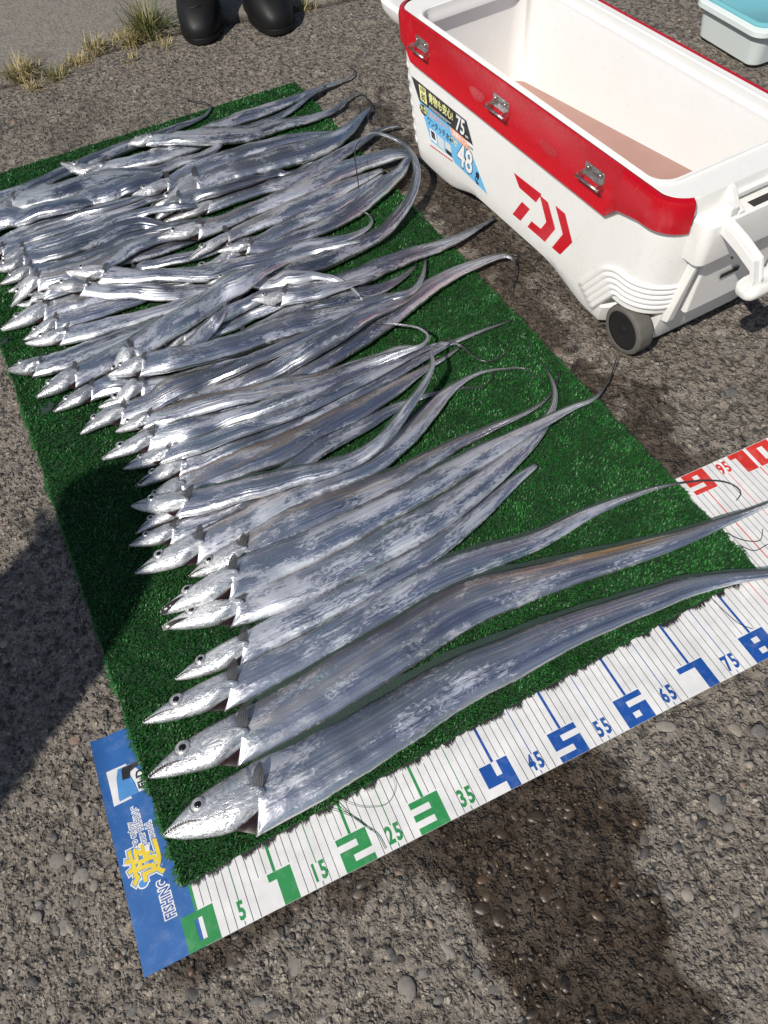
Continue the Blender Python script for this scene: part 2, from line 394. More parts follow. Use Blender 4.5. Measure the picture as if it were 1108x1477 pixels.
def mat_plastic(name, col, rough=0.33, dirt=0.25, spec=0.5):
    t = NT(name); c = obj_coord(t)
    n1 = t.noise(c, 9, 5); n2 = t.noise(c, 60, 6, 0.7); scr = t.noise(t.n("Mapping", i_0=c, i_3=(6, 60, 18)).outputs[0], 6, 4, 0.7)
    b = t.mix(t.math('MULTIPLY', t.ramp(n2, [(0.55, 0.0), (0.78, 1.0)]), dirt), (*col, 1), tuple(x * 0.74 for x in col))
    b = t.mix(t.math('MULTIPLY', t.ramp(n1, [(0.4, 0.0), (0.75, 1.0)]), dirt * 0.6), b, tuple(x * 0.86 * k for x, k in zip(col, (1.0, 0.97, 0.9))))
    sp = t.noise(c, 260, 2, 0.5)
    b = t.mix(t.math('MULTIPLY', t.ramp(sp, [(0.7, 0.0), (0.74, 1.0)]), dirt * 1.2), b, tuple(x * 0.4 for x in col))
    r = t.math('ADD', t.math('MULTIPLY_ADD', n1, 0.14, rough - 0.07), t.math('MULTIPLY', t.ramp(scr, [(0.5, 0.0), (0.8, 1.0)]), 0.16))
    return t.done(t.pbr(b, r, 0.0, t.bump(t.math('ADD', n2, scr), 0.05, 0.0006), Specular_IOR_Level=spec))

M = {}
M['ground'] = mat_ground(); M['pebble'] = mat_pebble(); M['turf'] = mat_turf(); M['fish'] = mat_fish()
M['dorsal'] = mat_fin("dorsal_fin_membrane", (0.05, 0.075, 0.068), 0.5)
M['pect'] = mat_fin("pectoral_fin_membrane", (0.035, 0.035, 0.038), 0.78)
M['turf_base'] = simple("turf_backing", (0.008, 0.04, 0.01), 0.9, var=0.2)
M['black_thread'] = simple("black_thread", (0.014, 0.013, 0.013), 0.7, var=0.2)
M['vinyl_white'] = mat_vinyl("white_vinyl", (0.80, 0.80, 0.79))
M['vinyl_blue'] = mat_vinyl("blue_vinyl", (0.03, 0.135, 0.4))
M['ink_green'] = mat_vinyl("green_print", (0.025, 0.27, 0.075)); M['ink_blue'] = mat_vinyl("blue_print", (0.012, 0.085, 0.36))
M['ink_red'] = mat_vinyl("red_print", (0.66, 0.035, 0.025)); M['ink_black'] = mat_vinyl("black_print", (0.02, 0.02, 0.025))
M['ink_white'] = mat_vinyl("white_print", (0.8, 0.8, 0.8)); M['ink_yellow'] = mat_vinyl("yellow_print", (0.80, 0.60, 0.03)); M['ink_sky'] = mat_vinyl("sky_blue_print", (0.08, 0.28, 0.62))
M['white'] = mat_plastic("white_plastic", (0.79, 0.785, 0.765), 0.34, 0.42)
M['liner'] = mat_plastic("cream_liner_plastic", (0.74, 0.735, 0.725), 0.4, 0.3)
M['red'] = mat_plastic("red_plastic", (0.43, 0.002, 0.010), 0.24, 0.16)
M['st_black'] = mat_plastic("sticker_black", (0.015, 0.015, 0.017), 0.3, 0.1); M['st_blue'] = mat_plastic("sticker_blue", (0.16, 0.47, 0.78), 0.3, 0.15)
M['st_white'] = mat_plastic("sticker_white", (0.82, 0.82, 0.82), 0.3, 0.05); M['st_yellow'] = mat_plastic("sticker_yellow", (0.82, 0.8, 0.32), 0.3, 0.05)
M['st_orange'] = mat_plastic("sticker_orange", (0.85, 0.38, 0.22), 0.3, 0.05); M['st_red'] = mat_plastic("logo_red", (0.55, 0.008, 0.02), 0.3, 0.08)
M['steel'] = simple("stainless_steel", (0.56, 0.53, 0.5), 0.28, 0.95, var=0.15, scale=120)
M['tyre'] = mat_plastic("grey_rubber", (0.105, 0.1, 0.088), 0.75, 0.4); M['hub'] = mat_plastic("black_hub_plastic", (0.012, 0.012, 0.013), 0.4, 0.4)
M['rubber'] = mat_plastic("black_boot_rubber", (0.0075, 0.0075, 0.008), 0.5, 0.6, 0.3)
M['gap'] = simple("dark_gap", (0.03, 0.028, 0.026), 0.8)
M['tub'] = mat_plastic("pale_grey_plastic", (0.62, 0.68, 0.68), 0.4, 0.12); M['teal'] = mat_plastic("teal_lid_plastic", (0.17, 0.46, 0.52), 0.35, 0.12)
M['gill'] = simple("gill_flesh", (0.014, 0.003, 0.0035), 0.35, var=0.35, scale=200)
M['mouth'] = simple("mouth_inside", (0.02, 0.014, 0.014), 0.5)
M['teeth'] = simple("fish_teeth", (0.75, 0.73, 0.68), 0.3); M['socket'] = simple("eye_socket_skin", (0.16, 0.16, 0.165), 0.3, 0.5)
M['iris'] = simple("silver_iris", (0.62, 0.62, 0.6), 0.25, 0.6, var=0.25, scale=250)
M['pupil'] = simple("eye_pupil", (0.006, 0.006, 0.008), 0.06, Specular_IOR_Level=0.8)
M['cloth'] = simple("dark_work_cloth", (0.03, 0.034, 0.045), 0.9, var=0.2, scale=60, bump=0.3); M['trouser'] = simple("black_trousers", (0.02, 0.02, 0.024), 0.9, var=0.2)
M['skin'] = simple("skin", (0.48, 0.28, 0.2), 0.5); M['hair'] = simple("dark_hair", (0.015, 0.012, 0.01), 0.6)
def mat_grass():
    t = NT("dry_grass"); r = t.attr("rnd").outputs["Fac"]
    c = t.ramp(r, [(0.0, (0.07, 0.11, 0.025)), (0.4, (0.16, 0.17, 0.05)), (0.6, (0.36, 0.29, 0.13)), (1.0, (0.5, 0.41, 0.22))])
    b = t.pbr(c, 0.6); tr = t.n("BsdfTranslucent"); t.put(tr.inputs[0], c)
    ms = t.n("MixShader"); ms.inputs[0].default_value = 0.25; t.t.links.new(b, ms.inputs[1]); t.t.links.new(tr.outputs[0], ms.inputs[2])
    return t.done(ms.outputs[0])
M['grass'] = mat_grass()
def mat_liquid():
    t = NT("bloody_water"); p = pos_coord(t)
    n = t.noise(p, 9, 3)
    c = t.ramp(n, [(0.3, (0.42, 0.26, 0.225)), (0.7, (0.5, 0.33, 0.285))])
    b = t.pbr(c, 0.05, 0.0, t.bump(t.noise(p, 24, 2), 0.05, 0.001), Specular_IOR_Level=0.5)
    tr = t.n("BsdfTransparent"); tr.inputs[0].default_value = (0.9, 0.66, 0.6, 1)
    ms = t.n("MixShader"); ms.inputs[0].default_value = 0.5
    t.t.links.new(tr.outputs[0], ms.inputs[1]); t.t.links.new(b, ms.inputs[2])
    return t.done(ms.outputs[0])
M['liquid'] = mat_liquid()
def mat_ice():
    t = NT("clear_shard"); p = obj_coord(t)
    b = t.pbr((0.06, 0.075, 0.07), 0.06, 0.0, t.bump(t.noise(p, 180, 3), 0.4, 0.002), Specular_IOR_Level=0.9)
    tr = t.n("BsdfTransparent"); tr.inputs[0].default_value = (0.93, 0.97, 0.95, 1)
    fr = t.n("Fresnel", i_0=1.35); ms = t.n("MixShader"); t.put(ms.inputs[0], t.math('MULTIPLY_ADD', fr.outputs[0], 0.8, 0.07, clamp=True))
    t.t.links.new(tr.outputs[0], ms.inputs[1]); t.t.links.new(b, ms.inputs[2])
    return t.done(ms.outputs[0])
M['ice'] = mat_ice()

# ------------------------------------------------------------------ ground
MAT = [(-0.8, 7.3), (87.2, 11.2), (79.5, 181.5), (-11.5, 182.3)]           # turf mat corners NL, NR, FR, FL
RUL_W, RUL_L, RUL_R = 29.9, -7.5, 130.0                                     # ruler: y 0..29.9, x -7.5..130
STAIN = [(23.6, 1.5), (31.3, 1.5), (42.7, 1.5), (52.6, 1.0), (54.6, -3.2), (54.2, -9.1), (51.2, -14.8), (49.5, -21.0), (48.6, -26.4), (46.8, -36.0), (31, -40.0), (28.3, -18.5), (27.8, -14.7), (28.3, -10.4), (27.8, -7.0), (25.1, -4.1), (20.8, -1.7)]
EDGE = [(-2.1, -0.2), (4.2, -0.2), (13.0, -0.3), (22.9, -0.3), (30.4, -0.3)]
RIGHT = [(94, 160), (92.2, 149.6), (89.0, 127.4), (88.4, 112.3), (90.3, 97.2), (89.2, 82.7), (88.4, 67.5), (88.3, 52.2), (88.5, 41.6), (89.5, 34.2)]
UNDER = [(98, 56), (96, 90), (95, 130), (140, 130), (140, 56)]
SEAM = [(-400, 236), (7.3, 230.4), (23.4, 230.6), (34.6, 233.6), (61.8, 232.3), (96.4, 224.5), (104.5, 222.4), (180, 210), (600, 140)]

def graded(segs, lo, hi):
    """coordinate list: dense inside, growing outwards to the horizon"""
    out = []
    for a, b, st in segs: out += list(np.arange(a, b, st))
    s = segs[-1][2]; x = segs[-1][1]
    while x < hi: out.append(x); s *= 1.35; x += s
    out.append(hi); s = segs[0][2]; x = segs[0][0]; left = []
    while x > lo: s *= 1.35; x -= s; left.append(x)
    left[-1] = lo
    return np.array(sorted(set(left)) + out)

def wet_and_dark(x, y):
    w = np.zeros(np.shape(x))
    n = vnoise(x / 5, y / 5, 1) + 0.6 * vnoise(x / 1.7, y / 1.7, 2)
    d = dist_line(x, y, STAIN + [STAIN[0]]); ins = in_poly(x, y, STAIN); sd = np.where(ins, d, -d)
    w = np.maximum(w, np.clip((sd + 3.0 * n + 0.6) / 1.6, 0, 1))
    w = np.maximum(w, np.clip((3.2 - dist_line(x, y, EDGE) + 4.5 * n) / 2, 0, 0.8))
    w = np.maximum(w, np.clip((6.5 - dist_line(x, y, RIGHT) + 11 * n) / 4, 0, 0.85))
    w = np.maximum(w, np.where(in_poly(x, y, [(95, 56), (92, 134), (140, 134), (140, 62)]), 0.5, 0))  # darker ground under and just behind the cooler
    w = np.maximum(w, np.clip((9 - np.hypot(x - 160, y - 134) + 10 * n) / 4, 0, 0.6))  # darker round patch between cooler and tub
    ys = np.interp(x, [p[0] for p in SEAM], [p[1] for p in SEAM])
    w = np.maximum(w, np.clip(1.3 - np.abs(y - ys + 2 * n) / 1.6, 0, 0.75))
    far = vnoise(x / 34, y / 34, 5) + 0.5 * vnoise(x / 9, y / 9, 6)
    w = np.maximum(w, np.clip((far - 0.32) * 2.2, 0, 0.3))
    return w

def slabness(x, y):
    ys = np.interp(x, [p[0] for p in SEAM], [p[1] for p in SEAM])
    return np.clip((y - ys + 3.0 * vnoise(x / 6, y / 6, 8)) / 2.0 + 0.5, 0, 1)

def ground_z(x, y):
    sl = slabness(x, y)
    z = -0.22 + 0.55 * vnoise(x / 17, y / 17, 1) + 0.35 * vnoise(x / 5, y / 5, 2) + 0.42 * vnoise(x / 1.9, y / 1.9, 3) + 0.4 * vnoise(x / 0.95, y / 0.95, 4)
    zs = 0.25 + 0.2 * vnoise(x / 30, y / 30, 9) + 0.1 * vnoise(x / 2.2, y / 2.2, 10)
    z = z * (1 - sl) + zs * sl
    ys = np.interp(x, [p[0] for p in SEAM], [p[1] for p in SEAM])
    z -= 1.3 * np.exp(-((y - ys) / 2.0) ** 2)
    # hollows around flush stones
    flat = in_poly(x, y, [(-12, -1), (160, -1), (160, 31), (90, 31), (84, 184), (-15, 184)])
    z = np.where(flat, np.minimum(z, -0.02), z)
    return np.minimum(z, 0.55)

gx = graded([(-42, 118, 0.5), (118, 215, 0.8)], -30000, 30000)
gy = graded([(-40, 62, 0.48), (62, 150, 0.65), (150, 300, 0.95)], -30000, 30000)
GX, GY = np.meshgrid(gx, gy, indexing='ij')
near = (np.abs(GX) < 1500) & (np.abs(GY) < 1500)
GZ = np.where(near, ground_z(GX, GY), -0.2)
ground = tri_mesh("ground", np.stack([GX, GY, GZ], -1).reshape(-1, 3), grid_tris(len(gx), len(gy))[:, ::-1] * 0 + grid_tris(len(gx), len(gy)), M['ground'], smooth=True,
                  attrs={"wet": np.where(near, wet_and_dark(GX, GY), 0.0).ravel(), "slab": slabness(GX, GY).ravel()})
tag(ground, kind="structure")

# pebbles set in the concrete: the 300 that show largest are objects, the rest one mass
def ico(sub, seed):
    bm = bmesh.new(); bmesh.ops.create_icosphere(bm, subdivisions=sub, radius=1.0)
    r = np.random.default_rng(seed); v = np.array([p.co[:] for p in bm.verts]); f = np.array([[q.index for q in p.verts] for p in bm.faces]); bm.free()
    d = r.normal(size=(7, 3)); d /= np.linalg.norm(d, axis=1)[:, None]
    k = 1 + 0.0 * v[:, 0]
    for q in d: k = k - 0.17 * np.clip(v @ q - 0.45, 0, 1)
    v = v * (k * (1 + 0.05 * r.normal(size=len(v))))[:, None]
    return v, f
ICO2 = [ico(2, i) for i in range(6)]; ICO1 = [ico(1, 20 + i) for i in range(6)]

def free_ground(x, y):
    ok = ~in_poly(x, y, [(-1.6, 6.5), (87.9, 10.4), (80.3, 182.5), (-12.4, 183.2)])
    ok &= ~((x > RUL_L - 0.3) & (x < RUL_R) & (y > -0.4) & (y < RUL_W + 0.4))
    ok &= slabness(x, y) < 0.3
    return ok
def cam_dist(x, y): return np.sqrt((x - 23.8) ** 2 + (y + 18.3) ** 2 + 98.3 ** 2)
def in_view(x, y, m=1.06):
    R_ = np.array([(0.90652, -0.41341, -0.08547), (-0.38738, -0.73417, -0.55761), (0.16778, 0.5386, -0.82569)]); q = (np.stack([x, y, 0 * x], -1) - np.array((23.78, -18.26, 98.3))) @ R_.T
    return (q[:, 2] > 1) & (np.abs(q[:, 0] / q[:, 2]) < 0.5144 * m) & (np.abs(q[:, 1] / q[:, 2]) < 0.6857 * m)
peb = []
N = 42000
px = rng.uniform(-45, 210, N); py = rng.uniform(-45, 236, N)
dens = np.clip(1.15 - (py + 40) / 230, 0.16, 1)
keep = free_ground(px, py) & (rng.random(N) < dens)
clump = vnoise(px / 9, py / 9, 14) + 0.5 * vnoise(px / 3.5, py / 3.5, 15)
keep &= rng.random(N) < np.clip(0.62 + 1.1 * clump, 0.12, 1)
px, py = px[keep], py[keep]; n = len(px)
pr = np.exp(rng.normal(math.log(0.33), 0.45, n)); big = rng.random(n) < 0.045
pr[big] = rng.uniform(0.7, 1.5, big.sum()); pr = np.clip(pr, 0.16, 1.6)
asp = rng.uniform(0.45, 0.95, n); ang = rng.uniform(0, math.pi, n); flat = np.interp(pr, [0.2, 0.6, 1.5], [0.6, 0.42, 0.26]) * rng.uniform(0.8, 1.2, n)
prot = np.minimum(rng.uniform(0.12, 0.34, n), pr * flat * 1.2); sh = rng.random(n)
ww = wet_and_dark(px, py); pz = ground_z(px, py)
scr = np.where(in_view(px, py, 1.0), pr / cam_dist(px, py), 0)
order = np.argsort(-scr); single = order[:300]; rest = order[300:]
PEB_ME = []
for i, (v, f) in enumerate(ICO2):
    me = bpy.data.meshes.new("pebble"); me.from_pydata((v * CM).tolist(), [], f.tolist())
    me.polygons.foreach_set("use_smooth", [True] * len(me.polygons)); me.materials.append(M['pebble']); PEB_ME.append(me)
for k, i in enumerate(single):
    o = bpy.data.objects.new("pebble", PEB_ME[k % 6]); COL.objects.link(o); o.parent = ground
    o.location = (px[i] * CM, py[i] * CM, (pz[i] - pr[i] * flat[i] + prot[i]) * CM)
    o.rotation_euler = (rng.uniform(-.08, .08), rng.uniform(-.08, .08), ang[i]); o.scale = (pr[i], pr[i] * asp[i], pr[i] * flat[i])
    o["wet_stone"] = float(ww[i])
V, T, SH, WT = [], [], [], []; off = 0
for i in rest:
    v, f = (ICO2 if scr[i] > 0.006 else ICO1)[i % 6]
    c, s = math.cos(ang[i]), math.sin(ang[i]); q = v * (pr[i], pr[i] * asp[i], pr[i] * flat[i])
    q = np.stack([q[:, 0] * c - q[:, 1] * s + px[i], q[:, 0] * s + q[:, 1] * c + py[i], q[:, 2] + pz[i] - pr[i] * flat[i] + prot[i]], 1)
    V.append(q); T.append(f + off); off += len(v); SH.append(np.full(len(v), sh[i])); WT.append(np.full(len(v), ww[i]))
gravel = tri_mesh("gravel", np.concatenate(V), np.concatenate(T), M['pebble'], parent=ground, smooth=True, attrs={"shade": np.concatenate(SH), "wet_and_dark": np.concatenate(WT)})
tag(gravel, kind="stuff")

# ------------------------------------------------------------------ measuring sheet
def rul_z(x, y):
    x = np.asarray(x, float); y = np.asarray(y, float)
    z = 0.12 + 0.06 * np.sin(x * 0.21 + y * 0.1) + 0.05 * np.sin(x * 0.09 - y * 0.23 + 1)
    z = z + 0.16 * np.clip((x - 60) / 20, 0, 1) * (0.5 + 0.5 * np.sin(x * 0.33)) * np.clip(1 - y / 9, 0, 1)
    z = z + 0.5 * np.clip((-x - 5.8) / 1.7, 0, 1) ** 2 * np.clip(y / 20 - .4, 0, 1)
    under = in_poly(x, y, [(0.5, 9), (86, 13), (85, 40), (-2, 40)])
    return np.where(under, np.minimum(z, 0.12), z)

ruler = empty("measuring_sheet", (0, 0, 0), "white and blue vinyl fish measuring sheet with printed centimetre scale, under mat's near edge", "ruler")
def sheet(name, x0, x1, y0, y1, lift, mat, parent, nx=None, ny=None):
    nx = nx or max(2, int((x1 - x0) / 1.2) + 1); ny = ny or max(2, int((y1 - y0) / 1.2) + 1)
    X, Y = np.meshgrid(np.linspace(x0, x1, nx), np.linspace(y0, y1, ny), indexing='ij')
    o = tri_mesh(name, np.stack([X, Y, rul_z(X, Y) + lift], -1).reshape(-1, 3), grid_tris(nx, ny), mat, parent=parent, smooth=True)
    return o
base = sheet("sheet", 0.0, RUL_R, 0, RUL_W, 0.0, M['vinyl_white'], ruler)
blue = sheet("end_panel", RUL_L, 0.0, 0, RUL_W, 0.0, M['vinyl_blue'], ruler)
# rounded outer corners are cut by a thin turned hem along the end
def flat_poly(name, polys, lift, mat, parent, quads=True):
    V, F = [], []
    for poly in polys:
        o = len(V)
        for (x, y) in poly: V.append((x, y, float(rul_z(x, y)) + lift))
        F.append(tuple(range(o, o + len(poly))))
    return mesh_obj(name, V, F, mat, parent=parent)
def strip_polys(x, w, y0, y1, st=1.5):
    out = []; n = max(1, int((y1 - y0) / st)); ys = np.linspace(y0, y1, n + 1)
    for a, b in zip(ys[:-1], ys[1:]): out.append([(x - w / 2, a), (x + w / 2, a), (x + w / 2, b), (x - w / 2, b)])
    return out
GRID = 4.05
T_, R1, R2, MID, L1, L2, B_ = (0, 3.2, 4, 4), (2.5, 2.4, 4, 3.2), (2.5, .8, 4, 1.6), (0, 1.6, 4, 2.4), (0, 2.4, 1.5, 3.2), (0, .8, 1.5, 1.6), (0, 0, 4, .8)
DIG = {'0': [(0, 0, 1.5, 4), (2.5, 0, 4, 4), (1.5, 3.2, 2.5, 4), (1.5, 0, 2.5, .8)], '1': [(2, 0, 4, 4), (1, 3.1, 2, 4)], '2': [T_, R1, MID, L2, B_], '3': [T_, R1, MID, R2, B_],
       '4': [(0, 1.2, 1.7, 4), (2.5, 0, 4, 4), (1.7, 1.2, 2.5, 2.2)], '5': [T_, L1, MID, R2, B_], '6': [T_, L1, MID, L2, R2, B_], '7': [T_, (2.4, 0, 4, 3.2)],
       '8': [T_, L1, R1, MID, L2, R2, B_], '9': [T_, L1, R1, MID, R2, B_]}
def sub(r, x0, y0, sx=1.0):
    """a numeral's bar cut into squares so that it follows the sheet"""
    a, b, c, d = r; out = []
    xs = np.linspace(a, c, max(2, int((c - a) / 1.0) + 1)); ys = np.linspace(b, d, max(2, int((d - b) / 1.0) + 1))
    for i in range(len(xs) - 1):
        for j in range(len(ys) - 1):
            out.append([(x0 + xs[i] * sx, y0 + ys[j]), (x0 + xs[i + 1] * sx, y0 + ys[j]), (x0 + xs[i + 1] * sx, y0 + ys[j + 1]), (x0 + xs[i] * sx, y0 + ys[j + 1])])
    return out
thin = []
for k in range(1, 130):
    if k % 5 == 0: continue
    lo = 0.06; hi = RUL_W - 0.06
    ten = round(k / 10) * 10
    if abs(k - ten) < 2 or (abs(k - ten) == 2): lo = 4.2 if ten < 85 else lo
    if ten >= 85 and abs(k - ten) <= 2: hi = RUL_W - 4.2
    flat_poly("fine_line", strip_polys(k, 0.075, lo, hi, 3.0), 0.012, M['ink_black'], ruler)
def ink(k): return M['ink_green'] if k < 37 else M['ink_blue'] if k < 83 else M['ink_red']
def text_mesh(body, size, cx, cy, bold=0.0, shear=0.0):
    c = bpy.data.curves.new("lettering", 'FONT'); c.body = body; c.size = size; c.offset = bold; c.shear = shear; c.resolution_u = 2
    c.align_x = 'CENTER'; c.align_y = 'CENTER'
    o = bpy.data.objects.new("lettering", c); COL.objects.link(o)
    dg = bpy.context.evaluated_depsgraph_get(); me = o.evaluated_get(dg).to_mesh()
    v = np.array([p.co[:] for p in me.vertices]) if len(me.vertices) else np.zeros((0, 3)); f = [tuple(p.vertices) for p in me.polygons]
    o.evaluated_get(dg).to_mesh_clear(); bpy.data.objects.remove(o); bpy.data.curves.remove(c)
    v = v + np.array([cx, cy, 0]) if len(v) else v
    return v, f
for k in range(0, 126, 5):
    top = k > 83
    if k % 10 == 0:
        if top: flat_poly("heavy_line", strip_polys(k, 0.16, 0.06, RUL_W - GRID, 2.0), 0.016, ink(k), ruler)
        else: flat_poly("heavy_line", strip_polys(k, 0.36 if k < 90 else 0.16, GRID, RUL_W - 0.06, 2.0), 0.016, ink(k), ruler)
        s = str(k // 10); y0 = RUL_W - GRID - 0.02 if top else 0.02
        if len(s) == 1:
            flat_poly("numeral", [p for r in DIG[s] for p in sub(r, k - 2, y0)], 0.02, ink(k), ruler)
        else:
            flat_poly("numeral", [p for r in DIG[s[0]] for p in sub(r, k - 4.2, y0)], 0.02, ink(k), ruler)
            flat_poly("numeral", [p for r in DIG[s[1]] for p in sub(r, k + 0.4, y0)], 0.02, ink(k), ruler)
    else:
        flat_poly("medium_line", strip_polys(k, 0.11, 0.06, 0.55, 2.0) if not top else strip_polys(k, 0.11, RUL_W - 0.5, RUL_W - 0.06, 2.0), 0.016, ink(k), ruler)
        flat_poly("medium_line", strip_polys(k, 0.11, 2.75, RUL_W - 0.06, 2.0) if not top else strip_polys(k, 0.11, 0.06, RUL_W - 2.8, 2.0), 0.016, ink(k), ruler)
        s = str(k); adv = 1.12
        for ci_, ch in enumerate(s):
            v, f = text_mesh(ch, 2.5, 0, 0, 0.09)
            v[:, 0] *= 0.72; v[:, 1] *= 1.15
            v[:, 0] += k + (ci_ - (len(s) - 1) / 2) * adv; v[:, 1] += 1.65 if not top else RUL_W - 1.75
            v[:, 2] = rul_z(v[:, 0], v[:, 1]) + 0.022
            mesh_obj("numeral", v, f, ink(k), parent=ruler)
# white core of the 0 sits half on the blue panel
flat_poly("numeral_core", sub((1.99, 0.8, 2.5, 3.2), -2, 0.02), 0.021, M['ink_white'], ruler)

# blue end panel: shop lettering read from the end, box mark, picture letters
def print_text(name, body, size, x, y, ang, mat, lift, bold=0.0, sxs=1.0):
    v, f = text_mesh(body, size, 0, 0, bold)
    if not len(v): return None
    a = math.radians(ang); c, s = math.cos(a), math.sin(a); v[:, 0] *= sxs
    X = v[:, 0] * c - v[:, 1] * s + x; Y = v[:, 0] * s + v[:, 1] * c + y
    return tag(mesh_obj(name, np.stack([X, Y, rul_z(X, Y) + lift], 1), f, mat, parent=ruler), kind="stuff" if len(body) > 1 else None)
flat_poly("box_mark", [[(-6.5, 20.2), (-0.3, 20.4), (-0.3, 25.0), (-6.5, 25.0)]], 0.014, M['ink_white'], ruler)
flat_poly("box_mark_line", [[(-6.36, 20.36), (-0.4, 20.55), (-0.4, 24.85), (-6.36, 24.85)]], 0.018, M['ink_black'], ruler)
flat_poly("box_mark_field", [[(-6.24, 20.48), (-3.1, 20.62), (-3.3, 22.0), (-4.0, 24.72), (-6.24, 24.72)]], 0.022, M['ink_sky'], ruler)
flat_poly("box_mark_field", [[(-3.0, 20.62), (-0.5, 20.66), (-0.5, 24.72), (-3.9, 24.72), (-3.2, 22.0)]], 0.022, M['ink_white'], ruler)
flat_poly("box_mark_figure", [[(-5.3, 23.3), (-4.9, 23.7), (-4.9, 24.2), (-4.2, 24.65), (-2.4, 24.7), (-2.2, 24.1), (-3.4, 23.7), (-3.7, 22.9), (-4.3, 23.0), (-4.8, 23.1)],
                            [(-4.6, 23.05), (-4.52, 23.05), (-5.75, 20.85), (-5.8, 20.85)]], 0.026, M['ink_black'], ruler)
print_text("lettering", "FLD", 1.5, -2.3, 22.2, 90, M['ink_black'], 0.026, 0.06)
for nm, sz, bx, by, body in (("line", 1.15, -5.05, 15.8, "so enjoy"), ("line", 1.15, -4.0, 16.5, "your FISHING"), ("line", 1.15, -2.85, 15.4, "world.")):
    print_text("lettering_outline", body, sz, bx, by, 90, M['ink_white'], 0.016, 0.13, 0.8); print_text("lettering", body, sz, bx, by, 90, M['ink_blue'], 0.022, 0.0, 0.8)
print_text("lettering_outline", "FISHING", 1.75, -2.95, 6.9, 90, M['ink_white'], 0.016, 0.2, 0.72); print_text("lettering", "FISHING", 1.75, -2.95, 6.9, 90, M['ink_blue'], 0.022, 0.03, 0.72)
print_text("emblem_outline", "遊", 4.6, -4.1, 12.0, 90, M['ink_white'], 0.016, 0.34); print_text("emblem_edge", "遊", 4.6, -4.1, 12.0, 90, M['ink_sky'], 0.020, 0.2); print_text("emblem", "遊", 4.6, -4.1, 12.0, 90, M['ink_yellow'], 0.024, 0.1)
def ring(name, cx, cy, r, mat, lift): flat_poly(name, [[(cx + r * 1.2 * math.cos(a), cy + r * math.sin(a)) for a in np.linspace(0, 2 * math.pi, 18, endpoint=False)]], lift, mat, ruler)
ring("emblem_dot_outline", -5.2, 9.75, 0.62, M['ink_white'], 0.016); ring("emblem_dot", -5.2, 9.75, 0.46, M['ink_sky'], 0.022)
# turned hem along the outer end


# ------------------------------------------------------------------ artificial turf mat
turf = empty("turf_mat", (0, 0, 0), "dark green artificial turf mat spread on the concrete under the fish", "mat")
NL, NR, FR, FL = [np.array(p, float) for p in MAT]
def mat_xy(u, v):
    u = np.asarray(u, float)[..., None]; v = np.asarray(v, float)[..., None]
    return (NL * (1 - u) + NR * u) * (1 - v) + (FL * (1 - u) + FR * u) * v
V, F = [], []
nu, nv = 46, 90
for lay in (0.5, 0.17):
    for i in range(nu):
        for j in range(nv):
            q = mat_xy(i / (nu - 1), j / (nv - 1)); z = lay
            if q[1] < 31 and lay < 0.3: z = 0.3
            V.append((q[0], q[1], z))
F = grid_faces(nu, nv) ; F = [tuple(reversed(f)) for f in F]
rim = [(i, 0) for i in range(nu)] + [(nu - 1, j) for j in range(1, nv)] + [(i, nv - 1) for i in range(nu - 2, -1, -1)] + [(0, j) for j in range(nv - 2, 0, -1)]
for a, b in zip(rim, rim[1:] + rim[:1]):
    p, q = a[0] * nv + a[1], b[0] * nv + b[1]; F.append((p, p + nu * nv, q + nu * nv, q))
mesh_obj("backing", V, F, M['turf_base'], parent=turf, fix=True)
